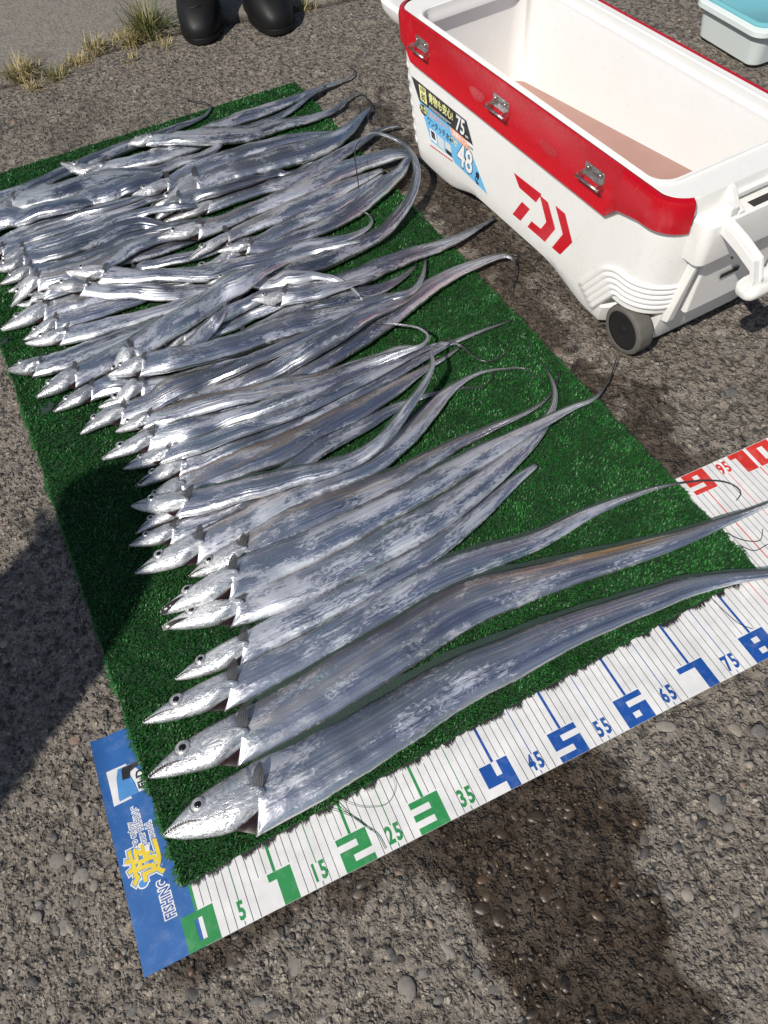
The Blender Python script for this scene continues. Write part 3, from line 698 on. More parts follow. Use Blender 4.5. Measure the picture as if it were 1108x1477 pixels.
FISH=[
(41,6.1,"-8.4,169.9,1.4,1.17,0 -4.2,169.2,1.7,2.01,0 -2.9,169,1.8,2.18,0 1.7,168.7,1.8,2.24,0 5.3,168.9,1.8,2.24,0 11.3,169.8,1.8,2.25,0 16,170.8,1.9,2.36,0 20.7,171.6,1.9,2.44,0 25,172.3,1.9,2.45,0 29.9,173,1.9,2.37,0 36.3,174,1.8,2.03,0 43.3,175.2,1.5,1.54,0 47.4,176.1,1.4,1.24,0 51.7,176.9,1.3,.91,0 53.4,177.7,1.2,.67,0 54.4,178.7,1.1,.5,0 56,180.7,1,.28,0 56.4,181.4,1,.23,0 56.3,182.2,1,.2,0 55.4,184.5,1,.2,0 53.3,186.7,1,.21,0 51.1,190.3,1,.14,0"),
(44,7.3,"35.5,168.4,1.4,1.12,0 40.1,168.2,1.7,1.92,0 42.4,168.3,1.8,2.13,0 46.3,168.6,1.8,2.15,0 50.7,169,1.8,2.18,0 53.4,169.2,1.9,2.31,0 56.6,169.3,1.9,2.48,0 61.9,169.6,2,2.5,0 66.4,169.8,1.9,2.36,0 71,170.4,1.8,2.05,0 75.3,171.2,1.6,1.68,0 79.6,172.1,1.5,1.31,0 84.1,173.1,1.3,.96,0 88.5,173.9,1.1,.58,0 93.5,175,1,.31,0 94.3,175.8,1,.23,0 95.2,178,1,.17,0 95.1,179.3,1,.17,0 94.3,180.7,1,.16,0"),
(42,11,"15.8,172.9,3,1.02,-.09 17.4,170.8,2.9,1.16,.05 18.5,169.2,2.7,1.42,.14 19.7,168.1,2.4,1.77,.16 21.2,167.3,2.1,2.18,.08 24,166.8,2,2.51,0 27,166.2,2,2.55,0 30.5,165.5,2,2.57,0 34.9,164.5,2.1,2.84,0 39.4,164.2,2.1,2.81,.04 43.5,164.2,2.1,2.61,.08 49,164.3,1.8,2.06,.01 54.6,165,1.7,1.86,.03 56.9,165,1.7,1.86,.02 61.9,164.4,1.6,1.73,0 65.7,164.7,1.6,1.55,0 69.2,165.6,1.5,1.34,0 72.3,166.7,1.4,1.14,0 75,168,1.4,.96,.04 80.6,170.9,1.8,.65,.3 85,172.5,1.8,.4,.31"),
(43,6,"32.4,172,3.1,1.48,.23 35.9,170.9,3.1,2.44,.11 37.2,170.4,3.2,2.62,-.04 39.4,169,3.4,2.49,-.1 42.2,166.5,3.9,2.53,-.08 43.9,165.5,4.1,2.65,-.09 45.6,164.7,4,2.74,-.04 50.7,163,3.5,2.89,.24 53.8,162.4,3.1,2.86,.23 58.2,161.2,2.4,2.71,.11 60.8,160.7,2.1,2.57,.08 63.6,160.7,1.9,2.34,.06 68,161.1,1.8,2.17,0 74.5,160.2,1.7,1.79,0 79.9,160.5,1.4,1.31,0 82,161,1.3,1.05,0 83.6,161.7,1.2,.83,0 88,164.9,1.1,.4,0 90.4,166.1,1,.32,0 91.4,166.2,1,.3,0 91.9,165.5,1,.25,0 92.1,164,1,.21,0 92,161.4,1,.18,0 91.7,158.7,1,.17,0 91.1,157.1,1,.18,0 89.1,154.5,1,.17,0 88.7,153.8,1,.16,0 87.8,149.6,1,.1,0"),
(45,7.3,"-4.4,164.4,1.7,1.84,0 -2.8,164.1,1.8,2.17,0 .2,163.2,2.2,3.11,0 2.1,163.1,2.2,3.53,0 4.7,162.9,2.2,3.59,0 7.6,162.6,2.2,3.62,0 12.9,162,2.2,3.89,0 15.9,161.9,2.2,3.9,0 18.9,161.8,2.2,3.83,0 22,161.6,2.2,3.65,.04 25,161.2,2.2,3.32,.05 28.4,160.7,2.1,2.86,.03 31.1,160.1,2,2.48,.01 34.1,158.9,1.8,2.19,0 36,158.5,1.8,2.06,0 38.4,158.9,1.7,1.86,0 41.2,159.3,1.7,1.92,0 44.3,159,1.7,1.89,0 47.4,158.7,1.7,1.76,.04 49,158.8,1.9,1.48,.17 52.8,159.8,2.7,.64,.35"),
(48,6.7,"-8.9,145.5,1.3,.85,0 -6.1,146.4,1.4,1.27,0 -3.2,147.2,1.6,1.63,0 .8,148.2,1.6,1.69,0 3.8,148.5,1.6,1.75,0 7.8,148.3,1.7,1.98,0 10.9,148.4,1.7,1.99,0 14,148.5,1.7,1.99,0 17.1,148.5,1.7,2,0 20.2,148.4,1.7,1.94,0 22.6,148.4,1.7,1.84,0 25.4,148.4,1.6,1.68,0 28.2,148.4,1.5,1.52,0 31,148.5,1.5,1.36,0 33.5,148.6,1.4,1.21,0 36.4,148.7,1.3,1.01,0 39.3,148.8,1.2,.78,0 42.2,149,1.1,.57,0"),
(47,6.7,"-11.9,145.3,1.3,.9,0 -10.4,145.8,1.6,1.14,-.01 -7.5,146.2,2.3,1.62,-.08 -6.2,146.6,2.6,1.67,-.12 -5.1,147.4,2.5,1.56,-.21 -3.9,148.6,2.3,1.46,-.27 -2.5,150.1,2,1.54,-.17 -1.3,151,1.8,1.7,-.07 .6,151.8,1.7,1.84,-.02 3.3,152.2,1.7,1.88,-0 7.7,152.5,1.7,1.88,0 10.4,152.3,1.7,1.79,0 13.1,152,1.7,1.67,-.02 15.5,151.3,2.1,1.49,-.2 19,149.4,2.9,1.4,-.19 20.3,149,3,1.42,-.09 22,148.9,3,1.39,-.06 26.5,149,2.7,1.26,-.1 28.9,149.2,2.5,1.16,-.23 30.7,149.7,2.1,1.01,-.28 34.3,151.2,1.3,.75,-.02 37.9,151.8,1.1,.44,0"),
(59,10.1,"27.8,152.2,1.7,1.35,-.02 29.2,151.5,2.1,1.43,-.12 31,150.2,2.7,1.77,-.17 32,149.6,3,2.1,-.1 33.1,149.5,3,2.33,-.04 35.2,150.1,2.6,2.4,-.03 38.6,151.8,2.1,2.46,0 41.5,152.9,2.1,2.73,0 44.5,153.4,2.1,2.88,0 47.5,153.8,2.1,2.88,0 52,154.2,2.1,2.75,0 55.4,154.3,2,2.67,0 60.3,154.1,2,2.52,0 63.7,154.1,1.9,2.29,0 67.5,153.9,1.8,2.03,0 70.9,153.3,1.7,1.81,0 74.2,152.5,1.5,1.52,0 79.4,151.4,1.2,.82,0 83.2,150.9,1.1,.47,0"),
(46,6.6,"-12.5,160.3,1.7,1.87,0 -9.8,159.3,2,2.6,0 -8.4,158.7,2.2,3.15,0 -7.4,158.6,2.2,3.53,0 -6.2,158.5,2.2,3.72,0 -2.9,158.5,2.4,3.76,.06 -.6,158.3,2.7,3.65,.14 1,157.7,2.6,3.35,.11 2.4,156.9,2.5,3.14,.02 3.7,156,2.6,3.15,-.07 5.1,155.4,2.9,3.28,-.16 7.7,155,3.3,3.31,-.23 10.6,154.6,3.3,3.32,-.23 13.9,154.1,3.2,3.4,-.22 15.2,154.2,3,3.33,-.17 16.8,154.8,2.5,3.11,-.03 17.8,155.3,2.4,3.19,.04 19.1,155.7,2.3,3.48,.09 20.1,155.7,2.3,3.54,.1 23.2,155,2.3,3.6,.07 26.5,155.4,2.4,3.6,.07 28.9,154.7,2.5,3.37,-.04 29.6,154.6,2.5,3.14,-.03 30.2,154.9,2.4,2.85,-0 30.9,155.4,2.4,2.72,.05 32,155.7,2.4,2.68,.12 33.7,155.4,2.3,2.12,.18 34.7,155.4,2.3,1.65,.23 35.7,155.9,2.2,1.06,.27 37.2,156.9,2.2,.47,.26"),
(60,10.8,"32.1,138.5,1.4,1.18,0 35.2,138.3,1.5,1.55,0 38.6,138,1.7,2.01,0 41.3,137.9,1.8,2.25,0 44,138,1.9,2.3,0 47.2,138.1,1.9,2.31,0 50.3,138.2,1.9,2.31,0 53.5,138.2,1.9,2.34,0 56.3,138,1.9,2.38,0 60.1,137.2,1.9,2.47,0 63.8,137.4,1.9,2.49,0 68.4,138.3,1.9,2.44,0 73.6,140,1.8,2.19,0 77.2,141.5,1.7,1.89,0 80.9,143.2,1.6,1.57,0 84.7,144.8,1.4,1.09,0 88.5,146.4,1.2,.7,0 90.7,146.6,1.1,.56,0 94,145.8,1,.32,0"),
(58,12.5,"30.7,144.6,1.6,1.76,0 32.5,144.8,1.7,2.01,0 34.7,144.3,1.9,2.4,0 36.1,144.3,2,2.73,0 37.6,144.7,2.1,2.85,0 39.1,145.6,2.2,2.94,.02 41.9,146.8,2.3,3.42,.03 46.1,147.6,2.3,3.58,.05 48.9,147.8,2.2,3.81,.03 53.9,147.7,2.2,4.03,0 57.3,147.3,2.2,4.05,0 60.8,146.9,2.2,4.08,0 64.3,146.6,2.2,4.18,0 67.8,146.3,2.2,4.19,0 71,146.1,2.2,4,0 73.8,146.3,2.2,3.67,0 75.5,146.6,2.2,3.41,0 76.7,146.9,2.2,3.05,0 80.4,149,1.9,2.25,.03 83.7,151.4,1.7,1.6,.03 87.1,154.3,1.4,1.02,-.01 90.9,157.4,1.1,.39,-.09"),
(57,7.6,"30,139.5,1.4,1.16,-0 31.5,140.3,1.7,1.45,-.07 32.7,140.7,2.1,1.75,-.09 36.1,140.6,3.3,2.47,.03 38,140.9,3.4,2.5,.06 40.7,141.4,3.1,2.6,-.05 42.7,140.8,3.3,2.58,-.28 45,140.1,3.5,2.61,-.35 46.9,140,3.5,2.53,-.35 49,140,3.5,2.43,-.35 50.9,139.9,3.5,2.33,-.33 53,139.8,3.5,2.18,-.27 55,139.9,3.4,1.98,-.3 56.7,140.3,2.8,1.62,-.29 58.2,141.2,2.2,1.36,-.08 59.2,141.7,2.1,1.39,.1 60.1,142,2,1.45,.19 60.9,141.8,1.9,1.3,.15 61.6,141.2,1.8,1.05,0 62.7,140.2,2,.88,-.25 63.5,140,2.1,.78,-.32 65,140.5,1.9,.53,-.24 66.4,141.3,1.6,.48,-.03 67.3,141.7,1.6,.5,.12 68.1,141.7,1.7,.5,.12 69.9,141.1,2.1,.42,-.28"),
(50,6.9,"-5,142.6,1.3,.97,0 -3.6,143,1.4,1.12,0 -.6,144.1,1.6,1.73,0 2.4,144.5,1.7,1.92,0 4.2,144.5,1.7,1.92,0 7.2,144.1,1.7,1.91,0 10.3,143.9,1.7,1.93,0 14.2,144.3,1.7,1.94,0 16.4,144.2,1.7,1.95,0 18.8,144.2,1.7,1.94,0 22.5,144.7,1.7,1.95,0 24.4,144.6,1.7,1.95,0 27.5,144.2,1.7,1.84,0 29.4,143.6,1.9,1.61,.07 30.9,142.5,2.5,1.31,.12 33,140.4,3.5,1.1,.18 34.2,139.3,3.9,1.08,.28 35.4,138.5,4.1,1.06,.33 36.9,138.1,3.9,.96,.34 40,137.8,3.1,.66,.07"),
(49,7.4,"-5.6,141.8,1.7,1.26,.15 -2.9,140.7,1.8,1.77,.08 -.4,140.2,2,2.42,.04 3.3,140.5,2,2.61,.07 6.5,139.8,2,2.53,.01 9.4,139.3,2,2.68,0 13.5,139.6,2.1,2.74,0 18,139.7,2,2.72,0 22.5,140.4,2,2.57,0 26.1,140.3,1.9,2.37,.02 27.7,139.9,1.9,2.11,.06 29,139.1,1.9,1.75,.13 30.3,137.8,1.8,1.49,.13 31.8,136.1,1.6,1.4,.04 34,134.6,1.5,1.41,0 35.6,134.2,1.4,1.28,0 39.5,134.1,1.3,.89,0 42,133.5,1.2,.65,0"),
(51,6.9,"-4.8,136.2,1.4,1.24,0 -2.6,136.1,1.6,1.66,.03 -.1,136,1.9,2.18,.1 1.8,136,2,2.39,.08 4,135.5,1.9,2.27,.03 6.9,134.3,1.9,2.29,0 10.3,133.7,1.9,2.4,0 13.4,133.9,1.9,2.39,0 16.8,134.3,1.9,2.33,0 18.7,134.8,1.8,2.19,.01 20.3,135.3,1.8,2.22,.03 23.2,135.5,1.9,2.26,0 27.7,135.2,1.8,2.06,.01 31.8,133.7,2.4,1.73,.28 33.8,133.3,2.5,1.58,.32 36.4,133.2,2.3,1.34,.29 39.3,133.2,2,1.06,.3 42.6,133.3,1.5,.76,.08"),
(55,5.9,"6.4,130.6,1.3,.86,0 7.5,129.9,1.3,.99,0 8.5,129.3,1.4,1.24,0 10.4,128.9,1.6,1.75,0 11.7,129.1,1.7,1.78,0 14,130,1.7,1.78,.06 15.5,130.2,1.7,1.88,.09 18.4,130,1.7,1.93,.01 21.3,129.8,1.7,2,0 23.9,129.5,1.7,2.02,0 26.8,129.1,1.7,1.99,0 29.5,128.8,1.7,1.87,0 32.4,128.8,1.6,1.61,0 34,128.9,1.5,1.42,0 35.9,128.9,1.4,1.16,0 37.7,128.9,1.2,.83,0 39.6,129,1.1,.51,0"),
(53,7.2,"-3.5,132.7,1.4,1.09,0 -1.6,132.6,1.4,1.3,0 .5,131.6,1.6,1.61,0 1.3,131.3,1.7,1.88,0 2.4,131.2,1.8,2.07,0 4.3,131.1,2,2.11,.08 7,131.2,3.1,2.11,.19 9.9,131,3.4,2.11,.18 12.7,131.1,3.4,1.99,.09 15.2,131.4,3.3,1.83,.02 17.7,131.6,3.2,1.68,-.03 19.6,131.9,2.9,1.53,-.16 21.6,132.4,2.5,1.37,.01 24,132.9,2.4,1.28,.34 25.9,132.6,1.9,1.1,.22 28.3,131.6,1.5,.97,-.18"),
(52,7.7,"-3.7,127.5,1.4,1.17,0 -2.2,128.5,1.6,1.46,.02 -1,129.1,2,1.76,.11 .6,129.4,2.7,2.1,.27 2.2,129.5,3.2,2.38,.34 3.5,129.4,3.5,2.42,.35 6.9,128.2,3.7,2.39,.35 9.6,127.8,3.8,2.38,.35 12.6,127.8,3.4,2.35,.35 15.9,128.1,3.4,2.3,.35 19.5,128.9,3.6,2.2,.28 23.2,130.1,3.6,2.24,.01 26.3,130.5,3.4,2.17,-.1 29.5,131.1,3,2.02,-.14 31.6,131.1,2.8,1.91,.02 35.1,130.8,2.4,1.67,-.02 38.2,130.7,1.7,1.4,-.03 40.4,131.2,1.5,1.14,.05 44.2,132.3,1.3,.8,.03 47.1,132.4,1.1,.53,0"),
(56,6.9,"16.5,123.2,1.2,.74,0 19,122.6,1.4,1.13,0 20,122.6,1.4,1.16,0 21,123.2,1.3,.85,0 22,124.6,1.2,.77,0 23.1,125.5,1.4,1.19,0 24.1,125.7,1.5,1.48,0 25.8,125.3,1.5,1.49,0 27.5,124.8,1.5,1.54,0 29.2,124.4,1.6,1.63,0 31.2,123.9,1.6,1.71,0 33.8,123.4,1.6,1.73,0 36.4,123,1.6,1.69,0 38.8,122.9,1.5,1.53,0 41.3,123,1.4,1.25,0 44,123.1,1.3,.94,0 46.3,123,1.2,.72,0 48.7,122.8,1.1,.49,0"),
(61,8.8,"29.4,129.4,4.1,1.23,.3 32.4,129,3.8,1.7,.34 35.4,128.7,3.6,2.17,.34 37.3,128.8,3.3,2.29,.31 41.3,129.4,2.6,2.33,.17 45.4,130.4,2.1,2.3,.07 49.5,131.4,1.9,2.4,.01 54,131.7,1.9,2.47,0 57.7,131.8,2,2.61,0 61.4,132,2.1,2.75,.01 66.1,132.7,2.2,2.99,.05 70,133.5,2.2,3.02,.03 74.3,134.1,2.2,3.13,0 80.5,134.4,2,2.57,0 86.1,134.2,1.9,2.34,0 88.2,133.8,1.7,1.85,0 91,132.9,1.2,.81,0"),
(62,10.4,"33.1,121.3,2.1,1.02,.35 36.4,121.9,2.7,1.42,.27 39.2,122.6,2.8,1.73,.09 41,123.3,2.6,1.82,-.07 44.6,125.1,2,1.9,-.09 46.6,125.7,1.8,2.06,-.01 48.8,125.9,1.8,2.21,0 51.3,126,1.9,2.34,0 54.5,126.4,1.9,2.47,0 58.1,126.8,2,2.61,0 62,127,2.1,2.63,.09 66,127.3,2,2.62,.03 68.4,127.7,2,2.51,.05 72.2,128.6,1.8,2.14,.03 77.2,129.8,1.5,1.46,.03 82.3,131,1.2,.64,0"),
(63,10.6,"31.5,120.4,1.3,.87,.02 34.7,118.4,1.4,1.23,.01 35.9,118,1.5,1.42,0 37.1,117.9,1.5,1.53,0 38.7,118.2,1.5,1.54,0 41.9,119.4,1.6,1.72,0 44.8,119.6,1.7,1.8,0 48,120,1.7,1.85,0 50.6,120.5,1.7,1.98,0 53.2,121.1,1.8,2.1,0 55.8,121.7,1.8,2.16,.01 58.5,122.3,1.9,2.26,.08 60.1,122.4,1.9,2.32,.09 63.2,122.1,1.9,2.33,.02 65.8,122.3,1.9,2.27,0 68.5,122.9,1.8,2.14,0 71.8,124.1,1.7,1.82,0 75.3,125.8,1.5,1.37,0 79,127.9,1.3,.89,.03 81.4,129,1.2,.59,.02"),
(64,6.9,"39.2,120.3,2.7,.87,.2 41.8,119.7,2.8,1.26,-.02 45,118.2,2.9,1.66,.29 47.1,117.7,2.5,1.7,.3 50.4,117,1.8,1.7,.05 52,117,1.6,1.69,.02 55,117.4,1.7,1.88,.01 57.9,117.3,1.7,2.01,0 61.2,117.3,1.8,2.08,0 65.8,118,1.9,2.19,.05 69.3,119,1.9,2.3,.08 72.1,120.1,1.9,2.32,.08 76.4,122.3,1.9,2.34,.03 80.8,124.8,1.9,2.33,0 82.8,125.9,1.8,2.1,0 85.2,127.7,1.6,1.63,0 89.6,131.9,1.5,.69,.19"),
(27,9.4,"-6.5,121,1.5,1.49,0 -2.9,121,1.8,2.16,0 -1.1,121,2,2.53,0 1,121,2.1,2.84,0 3.1,121.1,2.1,2.95,0 5.2,121.2,2.1,2.96,0 7.3,121.1,2.1,2.92,0 9.4,120.8,2.1,2.79,0 11.5,120.5,2,2.65,0 13.6,120.2,1.9,2.44,0 15.7,119.9,1.8,2.22,0 17.5,119.6,1.8,2.05,0 19.6,119.1,1.7,1.87,0 22.5,118.2,1.6,1.64,0 25.3,117.3,1.5,1.41,0 28.7,116,1.4,1.13,0 32.2,114.6,1.3,.86,0"),
(54,9.5,"-2.5,126.6,2,1.08,.32 -.9,126.2,1.6,1.19,.09 -0,125.8,1.6,1.43,.02 .5,125.8,1.7,1.51,.06 1.4,126.3,2.2,1.68,.22 2.3,125.8,2.2,1.31,.09 3,125.1,2.3,1.21,-.11 3.6,124.3,2.7,1.36,-.27 4.7,123.5,3.6,1.94,-.34 5.7,123.4,3.9,2.11,-.34 7.3,123.4,3.9,2.12,-.33 9,123.5,3.7,2.11,-.35 10.6,123.7,3.4,2.05,-.32 12.2,123.8,2.7,1.91,-.17 13,124.1,2.3,1.63,.08 13.5,124.4,2.3,1.41,.22 14,124.8,2.6,1.3,.31 14.6,125.3,3.1,1.46,.35 15.3,125.4,3.2,1.67,.35 17.3,124.4,2.1,1.42,-.05 18.5,123.8,2.1,1.31,-.26 19.8,123.2,2.2,1.21,-.21 20.8,123.1,2.1,1.09,-.04 22.7,123.2,1.7,.91,.15"),
(28,6.9,"-2.8,115.6,1.4,1.12,0 -.8,115.9,1.5,1.49,0 1.3,116.2,1.7,1.91,.01 3.4,116.4,1.9,2.19,.12 5.4,116.3,1.9,2.22,.1 7.5,116.1,1.9,2.22,.02 9.6,116,1.9,2.22,.08 12,115.9,1.9,2.19,.09 14.1,115.9,1.8,2.11,.07 16.2,115.8,1.7,1.98,.01 18.3,115.7,1.7,1.8,.07 20.7,115.6,1.6,1.6,.09 22.6,115.6,1.8,1.42,.18 24.5,115.4,2.1,1.24,.29 27.1,115,2,.99,.33 30,114.3,1.8,.73,.32 32.1,114.1,1.8,.55,.31"),
(26,7.8,"5.3,124.1,5.2,.98,-.14 8,122.2,5.4,1.46,.08 10.2,121.2,5.1,1.93,.3 12.1,120.8,4.3,2.03,.09 13.2,120.3,3.9,1.97,0 14.6,119.3,3.6,1.92,.04 16.3,118.2,3.5,2.01,.05 18.3,117.2,3.3,2.05,-.01 20.7,116.1,3.2,2.03,.01 23.7,114.4,3,2,.32 25.8,113.4,2.6,2,.26 27.8,112.7,2.1,1.94,.15 29.6,112.3,1.9,1.82,.11 31.7,112.1,1.7,1.67,.03 33.6,111.5,1.5,1.5,0 35.8,111,1.4,1.26,0 37.7,111.1,1.3,.97,0 40.1,111.4,1.2,.66,0 44.1,111.6,1,.34,0"),
(24,7,"34.5,107.2,1.4,1.13,0 39.7,108.9,1.8,2.08,.03 42.8,109.3,1.9,2.3,.02 47,108.9,1.9,2.35,0 50.5,107.6,1.9,2.5,0 52.5,107.1,2,2.62,0 57.3,106.7,2,2.71,0 61.8,107.1,2,2.56,0 67.4,108,1.9,2.24,0 70.7,108.1,2.2,1.99,0 73,108.8,2.4,1.77,0 75.2,110,2.6,1.64,0 78.5,112,3.1,1.44,0 80.9,113.3,4.1,1.18,0 82.6,114.7,4.9,.97,0 84.7,117.3,6.2,.76,0 85.9,120.2,7.3,.66,.04 86.2,121.6,7.6,.63,.06 86.2,123.8,8,.59,.07 86,126,8.2,.57,.04 85.6,127.3,8.4,.57,.02 84.7,128.9,8.8,.57,0 83.3,130.7,9.2,.56,.01 82.2,132.4,9.1,.51,.02 81.3,133.5,8.8,.42,.02 80.3,133.9,8.5,.31,.01 79.2,133.8,8.2,.23,-.01 78.1,133.4,7.8,.18,-.04 77.1,132.5,7.6,.15,-.05 75.9,130.4,7.2,.14,-.05 75.1,128.4,6.6,.14,-.03 74.6,126.8,5.8,.13,-.01 73.7,124.2,3.9,.12,.02 73.3,123,3.5,.11,.02"),
(25,7.8,"9.5,127.4,4.9,1.22,.18 14,124.7,4.4,2.15,.2 16.9,123.1,3.9,2.41,.18 19.9,121.6,3.4,2.43,.03 22.9,120.3,3,2.46,-.21 27.3,118.7,2.7,2.36,-.22 30.4,117.3,2.5,2.35,-.15 34,115.7,2.2,2.36,.03 36.7,114.9,2.1,2.39,.1 42,114.7,1.9,2.41,.01 46.2,113.7,1.9,2.37,.01 48.1,113.4,1.9,2.28,.03 54.1,113.7,1.8,1.98,.04 56.6,113.7,1.7,1.92,.04 63.3,112,1.5,1.44,0 64.8,111.8,1.4,1.3,0 66.3,111.8,1.4,1.12,0 69,112.4,1.2,.77,0 71.8,113.8,1.2,.41,-0 72.5,114.7,1.3,.31,-.02 72.5,116.1,1.5,.28,-.03 72.4,116.7,1.7,.27,-.03 71.5,117.8,2.1,.24,-.03 71.2,119.1,2.3,.2,-.01 71.4,119.5,2.4,.18,-0 71.9,119.7,2.5,.16,0 72.4,119.5,2.5,.15,.01 72.9,118.3,2.6,.11,.02"),
(39,7.3,"40.1,100.9,1.4,1.23,0 44.9,100.6,1.8,2.15,0 46.6,100.5,1.9,2.36,0 51.4,99.7,1.9,2.41,0 53.8,99.2,1.9,2.44,0 56.6,98.7,2,2.5,0 59.4,98.4,2,2.59,0 62.6,98.4,2,2.65,0 67,98.9,2,2.51,0 71.5,99.3,1.9,2.34,0 76.8,99.4,1.7,1.96,0 80.5,99.2,1.6,1.76,0 82.4,99.2,1.6,1.59,0 86.1,99.9,1.4,1.18,0 90.7,101,1.2,.72,0 95.3,102.3,1,.32,0"),
(36,6.3,"21.2,95.5,1.2,.74,0 23.8,96.1,1.4,1.12,0 26.6,96.8,1.5,1.44,0 29.1,97.5,1.5,1.47,0 31.6,98.1,1.5,1.5,0 33.5,98.3,1.6,1.59,0 35.5,98.4,1.6,1.69,0 38.5,98.9,1.7,1.69,0 39.9,98.9,2,1.64,.13 41.6,98.7,2.3,1.57,.29 43.2,98.5,2.5,1.47,.34 45.1,98.3,2.7,1.28,.35 46.6,98.3,2.9,1.12,.34 48.4,98.4,3,.93,.28 50.4,98.5,3.1,.72,.11 52.6,98.8,3.1,.5,.04"),
(37,6.5,"19.7,97.7,1.3,.84,0 22.2,98.5,1.4,1.24,-0 24.9,99.2,1.6,1.63,-.07 27.7,99.8,1.8,1.69,-.12 30.5,100.4,2,1.72,-.16 32,100.4,2.3,1.78,-.22 34.1,100.3,2.8,2.14,-.31 35.2,100.3,2.9,2.28,-.31 36.7,100.6,3,2.3,-.31 38.5,100.8,3.1,2.32,-.33 41.5,100.5,3.7,2.16,-.27 43.3,100.8,3.7,1.85,-.21 45.1,100.9,3.5,1.55,-.11 47.2,101.3,3.2,1.13,-.08 48.4,101.9,2.8,.86,-.17 50.5,103.4,1.8,.71,-.07 51.6,103.8,1.6,.69,.1 52.8,104.1,1.8,.62,.29"),
(22,7,"29.2,94.5,1.2,.77,0 32,94.4,1.4,1.12,0 34.9,94.3,1.5,1.43,0 38.5,94.8,1.5,1.47,0 42.4,95.3,1.6,1.55,.01 45.6,95.5,1.7,1.86,.11 48.9,95.6,1.9,2.16,.1 51.3,95.3,1.9,2.34,.07 54.4,94.3,2,2.51,.06 56.2,94,2,2.46,.03 59.8,93.8,1.8,2.1,.03 63.5,93.4,1.6,1.72,0 66.4,93.6,1.5,1.31,0 70.4,94.8,1.2,.73,0 74.5,96.9,1,.2,.19"),
(30,6.9,"-7.1,108.8,1.4,1.29,0 -4.3,107.2,1.7,1.9,0 -1.5,105.8,2,2.54,0 .3,105.3,2,2.68,0 3.6,105,2,2.71,0 6.9,105.1,2,2.53,0 9.9,105.4,1.9,2.35,0 13,105.7,1.8,2.18,0 15.3,105.8,1.8,2.06,0 17.9,105.9,1.7,1.92,0 20.2,106.1,1.6,1.78,0 22.9,106.3,1.6,1.62,0 25,106.5,1.5,1.46,0 27.2,106.7,1.4,1.24,0 29.3,106.9,1.3,.98,0 31.5,107.1,1.2,.73,0"),
(29,8,"-2.6,114,1.8,1.2,.18 -.1,113.1,1.8,1.65,.1 3.7,112.2,1.9,2.29,.04 6.7,111.4,1.9,2.4,0 10,110.7,1.9,2.42,0 12.5,110.5,1.9,2.33,0 15,110.3,1.8,2.18,0 17.6,110.1,1.7,1.98,0 20.4,109.9,1.7,1.8,0 24.4,109.6,1.6,1.65,0 26.4,109.5,1.6,1.56,.05 28.7,109.4,1.7,1.41,.15 31.9,109.2,1.5,1.18,.07 33.3,108.9,1.6,1.04,0 36.4,107.7,2.4,.77,.05 39.3,107.3,2.6,.54,.2"),
(31,8.1,"-3.2,98.3,1.5,1.41,0 .2,98.7,1.8,2.13,0 3.7,99.2,2,2.73,0 5.9,99.4,2.1,2.81,0 8.3,99.7,2.1,2.81,0 10.5,100.1,2.1,2.86,0 13,100.7,2.1,2.9,.01 15.7,101.4,2.1,2.75,.03 18.8,102.2,2,2.54,.08 21.6,102.7,2,2.37,.08 24.8,103.3,1.8,2.13,.07 28.6,104.4,1.7,1.76,.08 32.8,105.6,1.6,1.37,.02 34.8,105.6,1.6,1.12,.12 38.6,105.2,1.2,.63,0"),
(38,5.6,"18.3,92.3,1.3,.88,0 19.9,92.9,1.4,1.18,0 21.4,93.4,1.6,1.53,.02 23.5,94,2,1.74,.14 24.9,94.6,2.3,1.73,.23 26.3,95.2,2.5,1.7,.31 28.2,96.3,2.7,1.66,.21 30.2,97.5,2.9,1.67,.14 31.6,98,3.3,1.57,.21 33.4,98.7,4.2,1.3,.14 34.3,99.5,4.2,1.03,-.05 35.1,100.5,3.9,.82,-.12 37.1,104,2.2,.64,-.03 38.7,105.6,1.6,.6,.07 39.9,106.2,1.5,.58,.21 42,106.5,1.9,.47,.35 43.6,107.1,2.4,.37,.21 45.2,107.8,2.8,.29,.05"),
(35,7.4,"34.4,112,2.5,1.08,-.05 37.2,110.9,2.6,1.53,-.03 39.8,108.9,3.4,1.92,.03 41,108.1,3.5,2.02,.12 43.1,106.9,3.3,2.01,.25 45.3,105.5,2.3,2,.19 46.3,105.1,2,2.05,.14 47.3,104.8,2.2,2.03,.15 48.6,104.7,2.7,2.05,.2 49.5,104.4,3,2.01,.09 51.2,103.3,3,2,-.02 53.6,102.7,2.7,1.76,-.22 54.6,102.2,2.7,1.55,-.32 55.4,101.3,2.9,1.27,-.28 56.8,99.3,3.3,.97,-.03 58.7,96.8,3.1,.57,.04 59.3,95.4,2.9,.43,-.03 59.8,93.6,2.7,.33,-.02 60.3,91,1.7,.26,.04"),
(34,6.2,"40.4,99,5.1,.99,.16 42.2,98.4,5,1.35,.35 44.3,98,4.2,1.74,.28 45.9,97.9,4.1,1.91,.2 47.8,97.4,4.1,1.95,.17 49.7,96.9,3.9,1.95,.07 51.6,96.5,3.8,2.03,-.02 53.5,96,3.8,2.04,-.07 55.2,95.9,3.7,1.76,-.09 56.9,95.9,3.5,1.45,-.05 59,95.6,3.4,.99,.09 60.7,95.9,3,.73,.21 62,95.8,2.8,.54,.3 63.5,96,2.7,.39,.33 64.9,96.3,2.6,.29,.1"),
